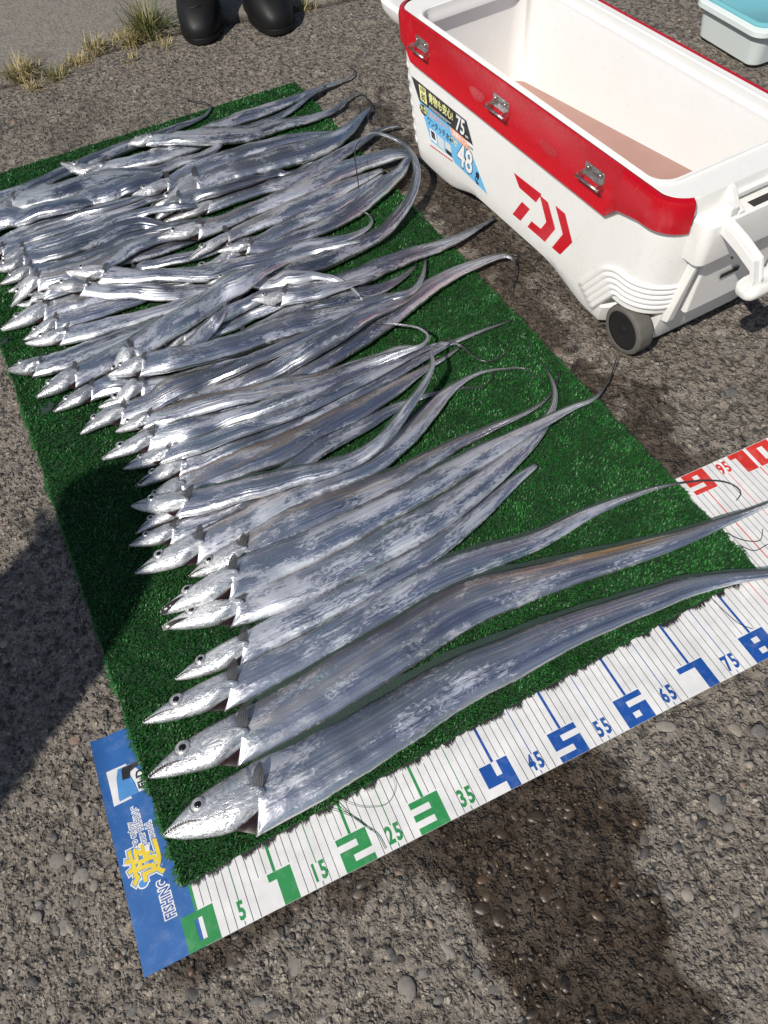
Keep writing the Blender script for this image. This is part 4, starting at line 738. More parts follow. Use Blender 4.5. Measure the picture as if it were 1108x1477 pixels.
(23,7.5,"9.6,94.9,1.5,1.24,0 11.2,95.6,1.8,1.56,.06 13.5,96.7,2.7,2.08,.26 16.1,98.3,3.5,2.43,.35 20,99.9,3.7,2.56,.28 25.2,101.7,3.8,2.83,.1 28.6,103,3.6,2.86,.09 32.4,104.6,3.3,2.88,.12 34.7,105.5,3.4,2.9,.1 36.6,105.9,3.8,2.84,.13 40.4,105.9,4.6,2.57,.34 42.4,106.2,4.8,2.3,.27 45.3,107.5,4.4,1.97,.07 47.9,108.6,3.8,1.89,-.04 54.1,110.8,2.3,1.46,.03 55.8,111,2.1,1.38,.18 57.4,110.7,2,1.25,.09 59,110,2.3,1.07,-.12 62.3,108.2,3.1,.76,-.11 63.8,107.7,3.2,.64,-.04 66.7,107.2,3,.46,.01"),
(32,7.7,"-.9,93.2,1.4,1.18,0 1.8,93.5,1.6,1.67,0 4.5,93.7,1.8,2.16,0 7.2,94,1.9,2.32,0 10.5,93.2,2.5,2.21,.21 14.1,92.5,1.9,2.17,.01 15,92.7,1.7,1.98,0 16,93.2,1.7,1.78,-0 17,93.7,1.8,1.84,-.02 17.7,93.8,2,1.9,-.05 20.5,92.8,2.7,1.69,.14 22.5,92.2,2.8,1.64,.33 24.5,91.7,2.1,1.58,.22 26.1,91.7,1.6,1.45,.07 27.8,92.2,1.5,1.3,.02 29.7,92.6,1.5,1.29,.06 33,92.2,1.5,1.04,.12 36.7,91.7,1.2,.75,.02"),
(33,8.7,"6.9,90,1.4,1.18,0 8.8,89.7,1.5,1.42,.01 10.6,89.3,1.7,1.77,.09 12.4,89.4,2.3,2.08,.19 14.2,89.5,2.8,2.29,.3 16.2,89.7,2.3,2.36,.13 17.3,89.6,2,2.33,.04 19.4,88.9,1.9,2.29,.01 21.7,88.4,1.9,2.27,.02 24.1,88.5,1.8,2.02,.11 26.2,88.9,1.7,1.77,.09 28.3,89.5,1.6,1.56,.04 30.2,89.7,1.5,1.43,0 32.9,89.8,1.4,1.18,0 35.7,89.9,1.3,.93,.01 38.6,89.8,1.2,.69,0 41.6,89.7,1.1,.47,0"),
(21,7.2,"25.4,77.8,1.2,.76,0 31.6,78.8,1.5,1.43,0 34.8,78.9,1.5,1.48,0 38.5,79,1.5,1.51,0 43.1,79.4,1.7,1.93,0 48.3,80.5,1.9,2.3,0 52.6,81.6,1.9,2.48,0 59.5,83.6,1.9,2.46,0 64.7,85.3,1.9,2.27,0 72.1,88.2,1.8,2.08,0 77,89.6,1.7,1.83,0 79.8,90.1,1.6,1.67,0 82.5,90.4,1.5,1.49,0 89.2,90.5,1.3,.92,0 90.3,90.4,1.2,.8,0 91.1,89.9,1.2,.62,0 91.6,89,1.1,.4,0 91.8,88.4,1,.3,0 91.5,87,1,.18,0 90.4,85,1,.13,0 87.9,82.3,1,.12,0 86.3,79.8,1,.08,0"),
(19,7.1,"17.1,81.2,1.4,1.11,0 19.9,81.6,1.6,1.59,0 23.1,82,1.8,2.09,0 26.7,82.2,1.8,2.18,0 30.3,82.4,1.8,2.23,-0 34.3,82.7,2.1,2.83,-.05 38.7,82.8,2.3,3.18,-.06 42.3,83,2.9,3.38,-.13 46,83.1,3.5,3.49,-.23 51.2,83.8,3.8,3.41,-.32 54.3,84.4,3.9,3.14,-.34 59.1,85.6,3.6,2.32,-.34 64.3,85.9,3.4,1.41,-.09 67.7,86.8,3,.79,-.02 69.1,87.4,2.8,.57,-.03 70.5,88.4,2.5,.4,-.06 74.2,92.4,1.5,.23,-.05"),
(20,6.8,"10.5,94.3,4,1.46,-.01 14.3,93.9,3.9,2.34,-.03 15.9,93.6,4,2.64,-.03 18.9,92.8,4.2,2.72,.05 22.2,91.9,4.4,2.76,.12 27.7,91.7,3.4,2.7,-.02 33.7,91.2,3,2.76,.02 37.2,91.3,2.7,2.8,.01 41.3,91.8,2.4,2.96,.05 44.4,91.6,2.3,3.06,.07 49.2,90.8,2.2,2.97,.06 54,89.8,2.1,2.63,.04 57.3,89.6,2,2.3,-.11 62,89.6,2,2.01,-.1 63.8,89.2,2.3,1.86,-.15 66.2,87.8,3.2,1.55,-.27 67.5,87.4,3.4,1.36,-.26 68.4,87.5,3.3,1.17,-.23 69.5,88.1,3,.97,-.21 71.7,90.1,2.4,.67,-.19 73.9,92.8,1.8,.45,-.13 76.5,97.1,1.5,.2,0"),
(18,8.2,"2.6,85.3,1.4,1.29,0 6.6,86.1,1.8,2.08,.01 8.4,86.2,1.9,2.33,.05 13,85.4,2,2.48,.1 14.7,85.3,2.1,2.51,.11 16.8,85.4,2.3,2.47,.11 19.9,85.5,3,2.45,.26 21.7,85.5,3.2,2.44,.25 26.7,85.8,2.7,2.34,-.01 28.8,85.4,2.7,2.22,-.23 30.9,84.8,3.2,2.11,-.34 33.1,84.5,3.7,2.04,-.3 35.9,84.5,4.1,1.92,-.19 39.2,84.5,4.3,1.78,-.14 44.3,84.2,5,1.49,-.17 47.2,84.3,5.2,1.27,-.19 50.5,84.4,5.4,.99,-.18 55.9,85.3,5.3,.54,-.19"),
(17,6.1,"10.9,80,1.2,.83,0 13.4,80,1.4,1.22,0 15.8,79.9,1.6,1.55,.01 17.6,79.3,1.9,1.56,.15 19.3,78.9,1.7,1.59,.1 21.1,78.6,1.6,1.61,.08 22.6,78.4,1.6,1.6,.09 24.2,78.5,1.7,1.57,.09 26,78,2.1,1.47,.01 27.7,77.5,2.2,1.4,.21 29.6,77.3,2.3,1.28,.34 31.8,77.1,2.2,1.12,.35 33,77.1,2.1,1.01,.35 34.4,77.1,2,.89,.35 35.7,77,1.8,.78,.35 37.2,77,1.7,.66,.35"),
(16,6.4,"8.4,82.6,1.5,1.15,.02 13.2,81.6,2.5,2.05,-.06 17.6,80.1,3.2,2.16,-.08 21.2,79.5,3.3,2.26,.01 25.1,79,3.5,2.23,-.05 30.3,77.8,3.6,2.01,-.07 33,77.4,3.3,1.86,.1 38.8,77,2.6,1.77,.27 41.6,76.7,2.2,1.7,.27 44.9,76.4,1.7,1.59,.13 51,76.7,1.4,1.3,0 56.7,76.6,1.3,.92,0 62.5,76.7,1.1,.47,0 64,75.9,1,.31,0 64.5,75.1,1,.23,0 64.5,74.6,1,.19,0 64.1,72.8,1,.13,0 63.6,71.8,1,.11,0 61.4,69.2,1,.09,0"),
(13,7.3,"8.6,63.8,1.5,1.39,0 13.2,64.2,1.9,2.4,0 15.1,64.3,2,2.66,0 17.8,64.3,2,2.71,0 20.9,64.3,2,2.74,0 26.4,64.4,2.2,3.09,0 31.2,64.1,2.2,3.08,0 33.6,64.2,2.2,2.99,0 36.9,64.6,2.1,2.81,0 40.2,65.1,2,2.63,0 43.5,65.5,2,2.5,0 46.9,66,1.9,2.38,0 50.8,66.7,1.8,2.14,0 56.6,68,1.6,1.61,0 63.1,69.8,1.2,.68,.02 66.8,70.5,1.1,.46,0 71.2,71.9,1,.24,0"),
(12,8.2,"8.8,69,1.4,1.15,0 14.2,69.1,1.8,2,-.02 16.5,69.1,1.9,2.2,-.06 21.9,68.7,1.9,2.23,-.12 26.1,68.6,2.2,2.1,-.21 30.8,68.9,1.9,2.1,-.13 36,69.2,1.9,2.11,-.09 39.9,69.5,1.8,2.08,-.09 43.8,69.8,1.8,2.05,-.07 47.8,70.2,1.8,2,-.09 52.4,70.7,1.7,1.87,-.07 56.5,71.3,1.6,1.65,-.03 60.7,72,1.5,1.38,-0 65,72.7,1.4,1.01,0 69.4,73.3,1.2,.66,0 77,73.6,1,.34,0 82.9,73.3,1,.18,0"),
(14,8,"7.8,73.8,1.4,1.23,0 10.6,73.3,1.7,1.67,-.01 13,72.7,2.1,2.05,-.09 16.3,71.6,2.9,2.27,-.31 19.1,70.9,3.3,2.32,-.35 21.4,70.7,3.3,2.32,-.35 24.7,70.6,3.3,2.24,-.35 28.5,70.4,3.4,2.14,-.35 32.3,70.1,3.4,2.05,-.3 36.2,70,3.4,2,-.24 40.1,70.2,3.4,1.96,-.17 45.6,70.8,3.3,1.9,-.2 51.2,71.4,3.1,1.73,-.22 56,72.1,2.8,1.45,-.24 60.9,73,2.4,1.09,-.28 67.6,73.6,1.8,.58,-.12 69.7,73.1,1.5,.4,.01 71,72.4,1.3,.27,.03 71.4,71.4,1.2,.21,.02 72.3,67.9,1,.16,-0 73.1,66.5,1,.16,0 74.1,66.1,1,.16,0 75.6,66,1,.14,0 79.1,67,1,.08,0"),
(15,8.9,"4.9,77.6,1.4,1.19,0 10.5,77.4,1.8,2.02,.04 12.8,77.2,2,2.23,.11 14.7,76.8,2.2,2.26,.2 17.9,75.5,2.8,2.27,.29 19.3,75.1,3,2.26,.31 21.6,74.9,2.9,2.19,.3 24.9,75.2,2.3,2.08,.1 26.3,75.1,2.3,2.07,-.05 32.3,73.3,3.4,2.11,-.35 34.7,72.9,3.6,2.11,-.35 37.5,72.7,3.8,2.11,-.35 39.9,72.7,3.8,2.09,-.35 41.9,72.8,3.7,2.02,-.35 49.1,74.5,2.4,1.7,.03 54.3,75.1,2,1.33,.21 56.2,74.8,2.2,1.14,.21 61.8,73.2,3.7,.62,.06 63.8,73,3.8,.44,.03 64.8,73.3,3.8,.35,.01 65.9,74.2,3.8,.29,0 66.1,74.7,3.8,.28,0 65.9,76,3.9,.29,-0 65.4,77,4,.29,0 63.3,79.5,3.8,.23,0 58.7,82.8,3.8,.18,-.01"),
(11,7.6,"6.5,59.8,1.3,.9,0 8.6,60.2,1.4,1.2,0 10.8,60.5,1.6,1.52,.02 13.7,60.1,1.7,1.76,.13 16.5,60.3,1.7,1.77,.15 18.7,60,1.7,1.78,.02 20.9,59.8,1.6,1.77,0 23.2,59.6,1.6,1.71,.01 25.6,59.3,1.6,1.61,0 27.2,59.1,1.5,1.51,0 29,58.8,1.5,1.39,0 30.8,58.5,1.4,1.25,0 32.6,58.2,1.4,1.11,0 34.2,58,1.3,.99,0 36,57.7,1.3,.85,0 37.8,57.5,1.2,.7,0 39.7,57.2,1.1,.57,0"),
(10,7.1,"5.1,58,1.4,1.09,.01 9.9,57,1.7,1.89,.02 11.6,56.7,1.8,2.07,.02 15.5,56.5,1.8,2.12,.03 19.5,56.3,1.8,2.09,.04 22.5,56.4,2,2.01,.1 26.5,57.1,2.4,1.87,.25 29.2,57.7,2.6,1.8,.22 32.3,58.8,2.4,1.74,-.07 35.9,60.1,2.1,1.7,.08 40,61.3,2.2,1.65,.26 46.9,62.4,1.7,1.4,.16 54.1,63.8,1.3,.98,.01 58.8,64,1.2,.6,0 62.3,63.7,1.1,.37,0 65.2,63,1,.26,0 67.6,62.2,1,.19,0 69.5,61.3,1,.16,0 70.4,61.2,1,.14,0 72,62,1,.13,0 72.9,62.9,1,.12,0 73,63.5,1,.12,0 72.7,65.4,1,.11,0"),
(8,10.3,"4.8,52.4,1.5,1.43,0 8.1,52.2,1.7,1.92,0 11.8,51.9,2,2.55,.02 14.6,51.9,2.1,2.78,.05 18.4,52.2,2.1,2.8,.07 22.1,52.5,2.2,2.79,.1 25.9,53.2,2.2,2.71,.11 30.3,54,2.1,2.65,.08 33.9,54.4,2,2.61,.02 38.9,54.5,2,2.49,.01 43.5,54.1,1.9,2.33,0 45.5,54.3,1.8,2.24,0 48.7,55.1,1.8,2.13,0 51.9,56.3,1.7,2,0 57.3,59,1.6,1.72,0 62.8,62.1,1.4,1.16,.01 66.4,63.6,1.2,.69,-0 69.4,64.2,1.1,.45,-0 71.1,64.2,1.1,.37,0 73.9,63.7,1,.29,0 75.9,62.9,1,.25,0 77.9,61.9,1,.23,0 78.6,61.1,1,.2,0 78.8,58.5,1,.12,0"),
(9,9.7,"7.3,64.9,2,1.25,.1 11,62.3,3,1.83,.14 13.5,60.9,3.4,2.28,.07 15.4,60,3.5,2.48,.05 19.5,58.7,3.6,2.52,-.04 23.6,57.9,3.9,2.27,-.07 27.7,56.9,4.1,2.1,.07 32.7,56.3,3.9,1.95,-.08 38.1,55.3,3.7,1.81,-.1 40.3,55.2,3.6,1.76,-.11 43.3,55.3,3.4,1.71,-.2 45.9,55.6,3.7,1.6,-.29 48.1,56.1,4,1.46,-.34 49.8,56.8,4.1,1.31,-.31 52.7,58.6,4.3,1.05,-.05 56.6,60.6,5.4,.79,.08 60.4,63.4,5.8,.55,.02 62.3,65.2,6.2,.41,.04 62.8,66,6.4,.35,.03 63.5,67.9,6.3,.27,-.02 64.5,69.4,5.8,.23,-.07 65.8,70.7,5.1,.21,-.12 67.7,71.9,4,.2,-.16 70.3,72.8,2.8,.17,-.11"),
(7,8.8,"12.2,48,1.5,1.32,.15 17.5,47.6,1.9,2.22,.1 20,47.6,2.1,2.52,.11 23.9,48.3,2.2,2.57,.14 28.3,49.1,2.2,2.61,.13 34.2,49.5,2.1,2.66,.08 37.5,49.5,2,2.54,.05 41.2,49.5,1.9,2.33,0 44.5,49.6,1.8,2.16,0 48.3,49.7,1.7,1.94,0 53.2,50.5,1.6,1.61,0 58.7,51.4,1.4,1.27,0 65.9,51.9,1.2,.75,0 70,52.1,1.1,.54,0 74.8,52.5,1,.35,0 77,53,1,.28,0 79.8,54.4,1,.2,0 81.3,55.5,1,.15,0 83.6,58.1,1,.1,0"),
(1,12.2,"-.9,13.5,1.6,2.15,0 7.6,12.6,2.2,3.84,0 10.1,12.5,2.2,4.16,0 12.5,12.6,2.2,4.27,0 18.6,12.7,2.2,4.14,0 24.3,13.1,2.2,3.95,0 32,13.9,2.2,3.8,0 40.1,14.8,2.1,3.53,0 49,14.7,2,3.14,0 56.9,14.7,1.8,2.57,0 65.6,14.1,1.6,2.06,0 70.8,13.6,1.5,1.81,0 76.7,13,1.4,1.49,0 82.4,11.6,1.3,1.06,0 89.2,9.4,1.1,.59,0 94.3,8.3,1,.3,0 100.1,7.1,1,.12,0"),
(2,12.7,"-1,21.4,1.5,1.78,0 3.4,21.2,1.7,2.43,0 8.5,20.8,2,3.23,0 13.6,20.8,2.1,3.5,0 18.7,21.1,2.1,3.58,0 26.5,22,2.2,3.81,0 35.4,23,2.2,3.69,0 44.6,24.3,2.1,3.59,0 47.5,24.5,2.1,3.55,0 50.4,24.3,2.1,3.41,0 59.8,23.1,1.8,2.56,0 67.2,22,1.6,2.17,0 74.6,20.8,1.5,1.74,0 80.8,20.1,1.3,1.29,0 87.1,19.7,1.2,.86,0 94.4,19.3,1.1,.44,0 106.2,19.2,1,.13,0"),
(3,12.4,".1,28.8,1.5,1.37,0 4.8,28.3,1.7,1.94,0 9.5,27.9,2,2.53,0 12.5,27.8,2,2.69,0 16,27.9,2,2.72,0 22.7,28.2,1.9,2.45,0 30.1,28.9,1.9,2.46,0 35.8,29.5,1.9,2.42,0 41.7,30.3,1.9,2.38,0 45,30.5,1.9,2.35,0 53,30.1,1.8,2.12,0 61.9,29.4,1.5,1.53,0 70.6,30,1.3,1,0 77.9,29.9,1.1,.55,0 85.1,29,1,.26,0 88.4,28,1,.19,0 90.9,26.9,1,.17,0 93,25.3,1,.15,0 93.6,24.2,1,.13,0 93.7,23.4,1,.11,0 93.5,22.8,1,.1,0 92,22,1,.08,0"),
(4,10.1,"5.8,32.9,1.4,1.23,0 8.9,32.7,1.6,1.65,0 12.4,32.6,1.8,2.17,-.03 15.5,32.6,2,2.42,-.08 19,32.9,2,2.45,-.05 22.6,33.2,1.9,2.46,-0 25.8,33.3,1.9,2.39,-.03 29.5,33.4,1.9,2.3,-.01 32.7,33.6,1.9,2.25,-.08 36.5,33.8,1.9,2.2,-.1 39.9,34.1,1.9,2.14,-.11 43.3,34.4,1.8,2.06,-.08 47.7,35.2,1.7,1.9,-0 52.1,36.3,1.6,1.66,0 57.6,38,1.5,1.32,0 64.2,40.5,1.3,.93,0 69.1,41.9,1.1,.46,0"),
(5,11.4,"6.2,41.5,1.5,1.49,0 11.1,40.4,1.8,2.21,0 15.9,39.4,2.1,2.83,0 21.2,38.5,2.1,2.91,-.01 25.6,38.1,2.1,2.82,-.06 29.1,38.2,2.1,2.79,-.04 33.2,38.4,2.1,2.81,-0 38.3,38.8,2.1,2.91,-.02 44,39.3,2.1,2.94,-.02 49.9,40,2.1,2.72,-.02 54.9,41.1,1.9,2.47,-.02 60.5,42.7,1.8,2.13,-0 66.4,44.7,1.6,1.72,0 72.5,47.3,1.4,1.15,0 76.1,49.6,1.2,.75,0 78.4,51.6,1.1,.53,-0 80.2,54.2,1.1,.39,-.01 81.3,57.2,1,.28,-.01 81.9,61,1,.15,-0"),
(6,11.4,"6.8,43.3,2.5,1.61,-.34 10.4,43.1,3,2.13,-.34 14.5,42.9,3.5,2.82,-.34 16.6,42.9,3.6,3.05,-.28 18.1,43,3.5,3.13,-.21 24.9,43.7,2.5,3.14,.07 29.2,43.8,2.2,3.02,.02 33.5,44.1,2.1,2.92,0 37.9,44.4,2.1,2.79,.03 42.4,44.9,2,2.64,.03 47,45.3,2,2.52,.04 52.3,45.9,1.9,2.39,.01 57.1,46.5,1.8,2.22,0 61.9,47.2,1.8,2.03,-.03 67.9,47.7,2.2,1.65,-.26 71.7,48,2.2,1.29,-.22 80.5,49.4,1.3,.6,.02 86,49.9,1,.28,0 86.6,50.2,1,.25,0 89.4,51.9,1,.17,0 93.8,55.8,1,.09,0"),
]

FISHROWS = {}
for key, hl, txt in FISH:
    FISHROWS[key] = (hl, np.array([[float(c) for c in p.split(',')] for p in txt.split()]))
# where fish lie directly on the turf the blades are pressed flat, so none are grown there
cover = np.zeros((220, 400), bool)
cxs, cys = np.meshgrid(np.arange(220) * 0.5 - 14, np.arange(400) * 0.5 + 2, indexing='ij')
for hl, P in FISHROWS.values():
    dd = np.r_[0, np.cumsum(np.linalg.norm(np.diff(P[:, :3], axis=0), axis=1))]
    for kk, (a, b) in enumerate(zip(P[:-1], P[1:])):
        if dd[kk] < hl * 0.8: continue
        r = 0.5 * (a[3] + b[3]) * 0.72
        if r < 0.5 or a[2] > 3.5: continue
        x0, x1 = sorted((a[0], b[0])); y0, y1 = sorted((a[1], b[1]))
        i0, i1 = int((x0 - r + 14) * 2), int((x1 + r + 14) * 2) + 2; j0, j1 = int((y0 - r - 2) * 2), int((y1 + r - 2) * 2) + 2
        i0, j0 = max(0, i0), max(0, j0)
        if i1 <= 0 or j1 <= 0: continue
        cover[i0:i1, j0:j1] |= dist_line(cxs[i0:i1, j0:j1], cys[i0:i1, j0:j1], [(a[0], a[1]), (b[0], b[1])]) < r
DENS = 23.0
n = int(88 * 173 * DENS)
bu, bv = rng.random(n), rng.random(n)
# thinner towards the far end, where single blades are below a pixel
keep = rng.random(n) < np.interp(bv, [0, 0.35, 1.0], [1.0, 0.72, 0.36])
bu, bv = bu[keep], bv[keep]
q = mat_xy(bu, bv)
ci = np.clip(((q[:, 0] + 14) * 2).astype(int), 0, 219); cj = np.clip(((q[:, 1] - 2) * 2).astype(int), 0, 399)
k2 = ~cover[ci, cj]; q = q[k2]; bv = bv[k2]; bu = bu[k2]; n = len(q)
tuft = vnoise(q[:, 0] / 0.7, q[:, 1] / 0.7, 31)
ln = rng.uniform(0.42, 0.76, n) * (1 + 0.3 * tuft); wd = rng.uniform(0.05, 0.085, n) * np.interp(bv, [0, .35, 1], [1, 1.25, 1.9])
az = rng.uniform(0, 2 * math.pi, n) * 0.75 + 3.0 * vnoise(q[:, 0] / 3, q[:, 1] / 3, 33) + 0.7 * math.pi; lean = rng.uniform(0.1, 1.0, n)
dx, dy = np.cos(az), np.sin(az); sxv, syv = -dy, dx
zb = 0.48
def pt(h, w, side): return np.stack([q[:, 0] + dx * h[0] + sxv * w * side, q[:, 1] + dy * h[0] + syv * w * side, zb + h[1]], 1)
mid = (ln * 0.45 * np.sin(lean * 0.6), ln * 0.55 * np.cos(lean * 0.6)); tip = (ln * np.sin(lean), ln * np.cos(lean) * 0.92)
zero = (0 * ln, 0 * ln)
VV = np.stack([pt(zero, wd, -1), pt(zero, wd, 1), pt(mid, wd * 0.95, -1), pt(mid, wd * 0.95, 1), pt(tip, wd * 0.25, 0)], 1).reshape(-1, 3)
b0 = (np.arange(n) * 5)[:, None]
TT = np.concatenate([b0 + [0, 1, 3], b0 + [0, 3, 2], b0 + [2, 3, 4]])
shade = np.clip(rng.random(n) * 0.85 + 0.3 * tuft + 0.1, 0, 0.985); shade[rng.random(n) < 0.006] = 1.0
blades = tri_mesh("turf_blades", VV, TT, M['turf'], parent=turf, attrs={"rnd": np.repeat(shade, 5), "hgt": np.tile([0, 0, .5, .5, 1.0], n)})
tag(blades, kind="stuff")
# cut edges: loose black backing threads along the near edge, frayed green ones on the sides
def fringe(name, edge, count, mat, lmin, lmax, spread, w, green=False, zst=0.42):
    (a, b) = edge; a = np.array(a); b = np.array(b); d = (b - a) / np.linalg.norm(b - a); nrm = np.array([d[1], -d[0]])
    t = np.sort(rng.random(count)); p = a + (b - a) * t[:, None]
    l = rng.uniform(lmin, lmax, count) * np.clip(0.6 + 1.6 * (vnoise(t * 120, t * 0, 40) + 0.2), 0.25, 1.5); an = rng.normal(0, spread, count)
    dx = nrm[0] * np.cos(an) - nrm[1] * np.sin(an); dy = nrm[0] * np.sin(an) + nrm[1] * np.cos(an)
    P0 = np.stack([p[:, 0] - nrm[0] * .1, p[:, 1] - nrm[1] * .1, np.full(count, zst)], 1)
    P1 = P0 + np.stack([dx * l * .5, dy * l * .5, np.full(count, 0.03)], 1); P2 = P0 + np.stack([dx * l, dy * l, np.full(count, zst * 0 + 0.26 - zst)], 1)
    s = np.stack([-dy, dx, 0 * dx], 1) * w
    VV = np.stack([P0 - s, P0 + s, P1 - s, P1 + s, P2 - s * .3, P2 + s * .3], 1).reshape(-1, 3)
    b0 = (np.arange(count) * 6)[:, None]; TT = np.concatenate([b0 + [0, 1, 3], b0 + [0, 3, 2], b0 + [2, 3, 5], b0 + [2, 5, 4]])
    o = tri_mesh(name, VV, TT, mat, parent=turf, attrs={"rnd": np.repeat(rng.random(count) * .6, 6)})
    tag(o, kind="stuff")
fringe("edge_threads", (NL, NR), 2600, M['black_thread'], 0.25, 0.8, 0.22, 0.04)
fringe("edge_blades", (NL, NR), 1200, M['turf'], 0.12, 0.3, 0.6, 0.05, zst=0.6)
fringe("edge_blades", (NR, FR), 3600, M['turf'], 0.3, 0.9, 0.7, 0.05, zst=0.55)
fringe("edge_blades", (FR, FL), 1600, M['turf'], 0.3, 0.7, 0.7, 0.06, zst=0.55)
fringe("edge_blades", (FL, NL), 4200, M['turf'], 0.3, 0.9, 0.7, 0.05, zst=0.55)
fringe("edge_threads", (NR, FR), 500, M['black_thread'], 0.3, 0.8, 0.6, 0.03)

# ------------------------------------------------------------------ ribbonfish
LABEL = {
 1: "largest ribbonfish, smooth violet-grey flank, nearest the printed ruler edge",
 2: "big ribbonfish with golden-brown streak along its back, second from the ruler",
 3: "ribbonfish third from the ruler, black whip tail curling onto the red numerals",
 4: "ribbonfish with bluntly cut tail end, fourth head up from the ruler",
 5: "open-mouthed ribbonfish fifth from ruler, tail bending upward beyond its neighbour",
 6: "open-mouthed ribbonfish sixth from ruler, black tail tip leaving the mat near the wheel",
 7: "ribbonfish with dark blue head and upright black pectoral fin, seventh from ruler",
 8: "ribbonfish with pale yellowish lower jaw, its head just left of the dark blue head",
 9: "ribbonfish with head in the shadow's tip, tail arching up over its neighbours in a hook",
 10: "ribbonfish with small pale head in the shadow, lying under the arching one",
 11: "dark ribbonfish head squeezed under two paler heads inside the shadow",
 12: "ribbonfish with lower belly flap raised, lowest of the three stacked heads above the shadow",
 13: "brown-grey ribbonfish body, its head hidden under the fish at the shadow's tip",
 14: "ribbonfish in the middle of the three stacked heads above the shadow",
 15: "ribbonfish topmost of the three stacked heads above the shadow, tail looping back",
 16: "bleached ribbonfish with small pale pointed head and reddish-brown tail half",
 17: "brown ribbonfish head almost hidden below the bleached pointed head",
 18: "grey ribbonfish with ridged flank and dark pointed head on open turf left of centre",
 19: "broad blue ribbonfish body in mid pile whose head lies hidden under others",
 20: "ribbonfish with long white lower jaw, back sheen greenish, in the middle of the mat",
 21: "ribbonfish with pale pink tail reaching off mat's right edge, dark filament hanging down",
 22: "ribbonfish body strip just above the greenish-backed fish, head hidden",
 23: "broad ribbonfish lying crosswise over the others at left centre of the pile",
 24: "ribbonfish whose tail makes the big upright loop beside the cooler",
 25: "wavy ribbonfish with bleached head, lying on top with a curled tail end",
 26: "pale ribbonfish with red gill just below the wavy bleached one",
 27: "dark ribbonfish with reddish snout near the mat's left edge",
 28: "blue-grey ribbonfish, upper of the two touching heads at the mat's left edge",
 29: "whitish ribbonfish, lower of the two touching heads at the mat's left edge",
 30: "ribbonfish with cut throat and silver head, pointing at the mat's left edge alone",
 31: "ribbonfish with dark pectoral spot below the lone cut-throat one",
 32: "ribbonfish with pale eye ring lying lowest on bare turf at left centre",
 33: "blue ribbonfish with big round eye, head under the long white jaw",
 34: "small whitish ribbonfish lying on top in the centre, mouth pointing left",
 35: "bleached ribbonfish with white tail bent down over the small one",
 36: "flat grey ribbonfish strip under the small whitish one, brownish lower edge",
 37: "flat grey ribbonfish strip beneath the crosswise broad one",
 38: "whitish ribbonfish tail folded alongside the crosswise broad one",
 39: "ribbonfish with white tail reaching the cooler's underside at the mat's right edge",
 41: "thin ribbonfish along the mat's far edge with tail turned back onto concrete",
 42: "ribbonfish with pale snout raised over the farthest one",
 43: "pale ribbonfish at the far edge with tail hooking round on the concrete",
 44: "ribbonfish at far right corner, straight dark tail crossing the mat's corner",
 45: "scuffed ribbonfish at the photograph's left edge, second row from the far edge",
 46: "broad bluish ribbonfish entering from the left, pointed end over a dark head",
 47: "narrow ribbonfish under the broad bluish one at the left edge",
 48: "narrow ribbonfish beside bare turf, second below the broad bluish one",
 49: "ribbonfish with silver round cheek at the far left, black eye",
 50: "slim ribbonfish just above the silver-cheeked one at far left",
 51: "ribbonfish with blue sharp head, next below the silver-cheeked one",
 52: "dark ribbonfish nosing steeply down over a brownish head at left",
 53: "brownish-white ribbonfish head under the dark steep one",
 54: "small dark ribbonfish head right of the steep one's snout",
 55: "scuffed ribbonfish strip above the wavy bleached one",
 56: "grey ribbonfish body tucked just over the wavy one's back",
 57: "ribbonfish with thin blue pointed head turned downward in the upper pile",
 58: "broad blue ribbonfish with cream-bleached rear end raised at the far right",
 59: "dark ribbonfish with white lower jaw in the upper pile",
 60: "ribbonfish with mottled cheek, long pale streaked body running to cooler's corner",
 61: "ribbonfish with sharp dark head and orange-red gill edge in the upper pile",
 62: "ribbonfish with pinkish snout tip and golden eye in the upper pile",
 63: "ribbonfish with white throat and golden eye under the pink-snouted one",
 64: "ribbonfish with white-edged gill cover and cream rear end, right side of upper pile",
}
HEADQ = np.array([0, .05, .1, .2, .32, .43, .56, .7, .85, .93, 1.0])
DORS = np.array([.05, .16, .25, .44, .62, .75, .85, .93, .98, .99, 1.0])
VENT = np.array([.06, .15, .22, .34, .44, .52, .6, .63, .46, .33, .2])
THQ = np.array([.3, .42, .5, .65, .78, .88, .98, 1.08, 1.18, 1.2, 1.08])
CUT = {4, 46}                                # tails cut short
SCUFF = {1: .05, 2: .15, 3: .45, 4: .7, 5: .75, 6: .75, 7: .5, 8: .5, 9: .4, 15: .7, 14: .5, 16: .9, 20: .4, 25: .6, 26: .9, 34: .9, 35: 1.0, 45: .9, 46: .5, 43: .8, 29: .8, 30: .7, 39: .6}
BROWN = {2: .35, 7: .7, 13: .8, 16: .8, 8: .5, 9: .3, 18: .4, 36: .5, 52: .8, 55: .4, 62: .5, 27: .5, 61: .4, 54: .6}

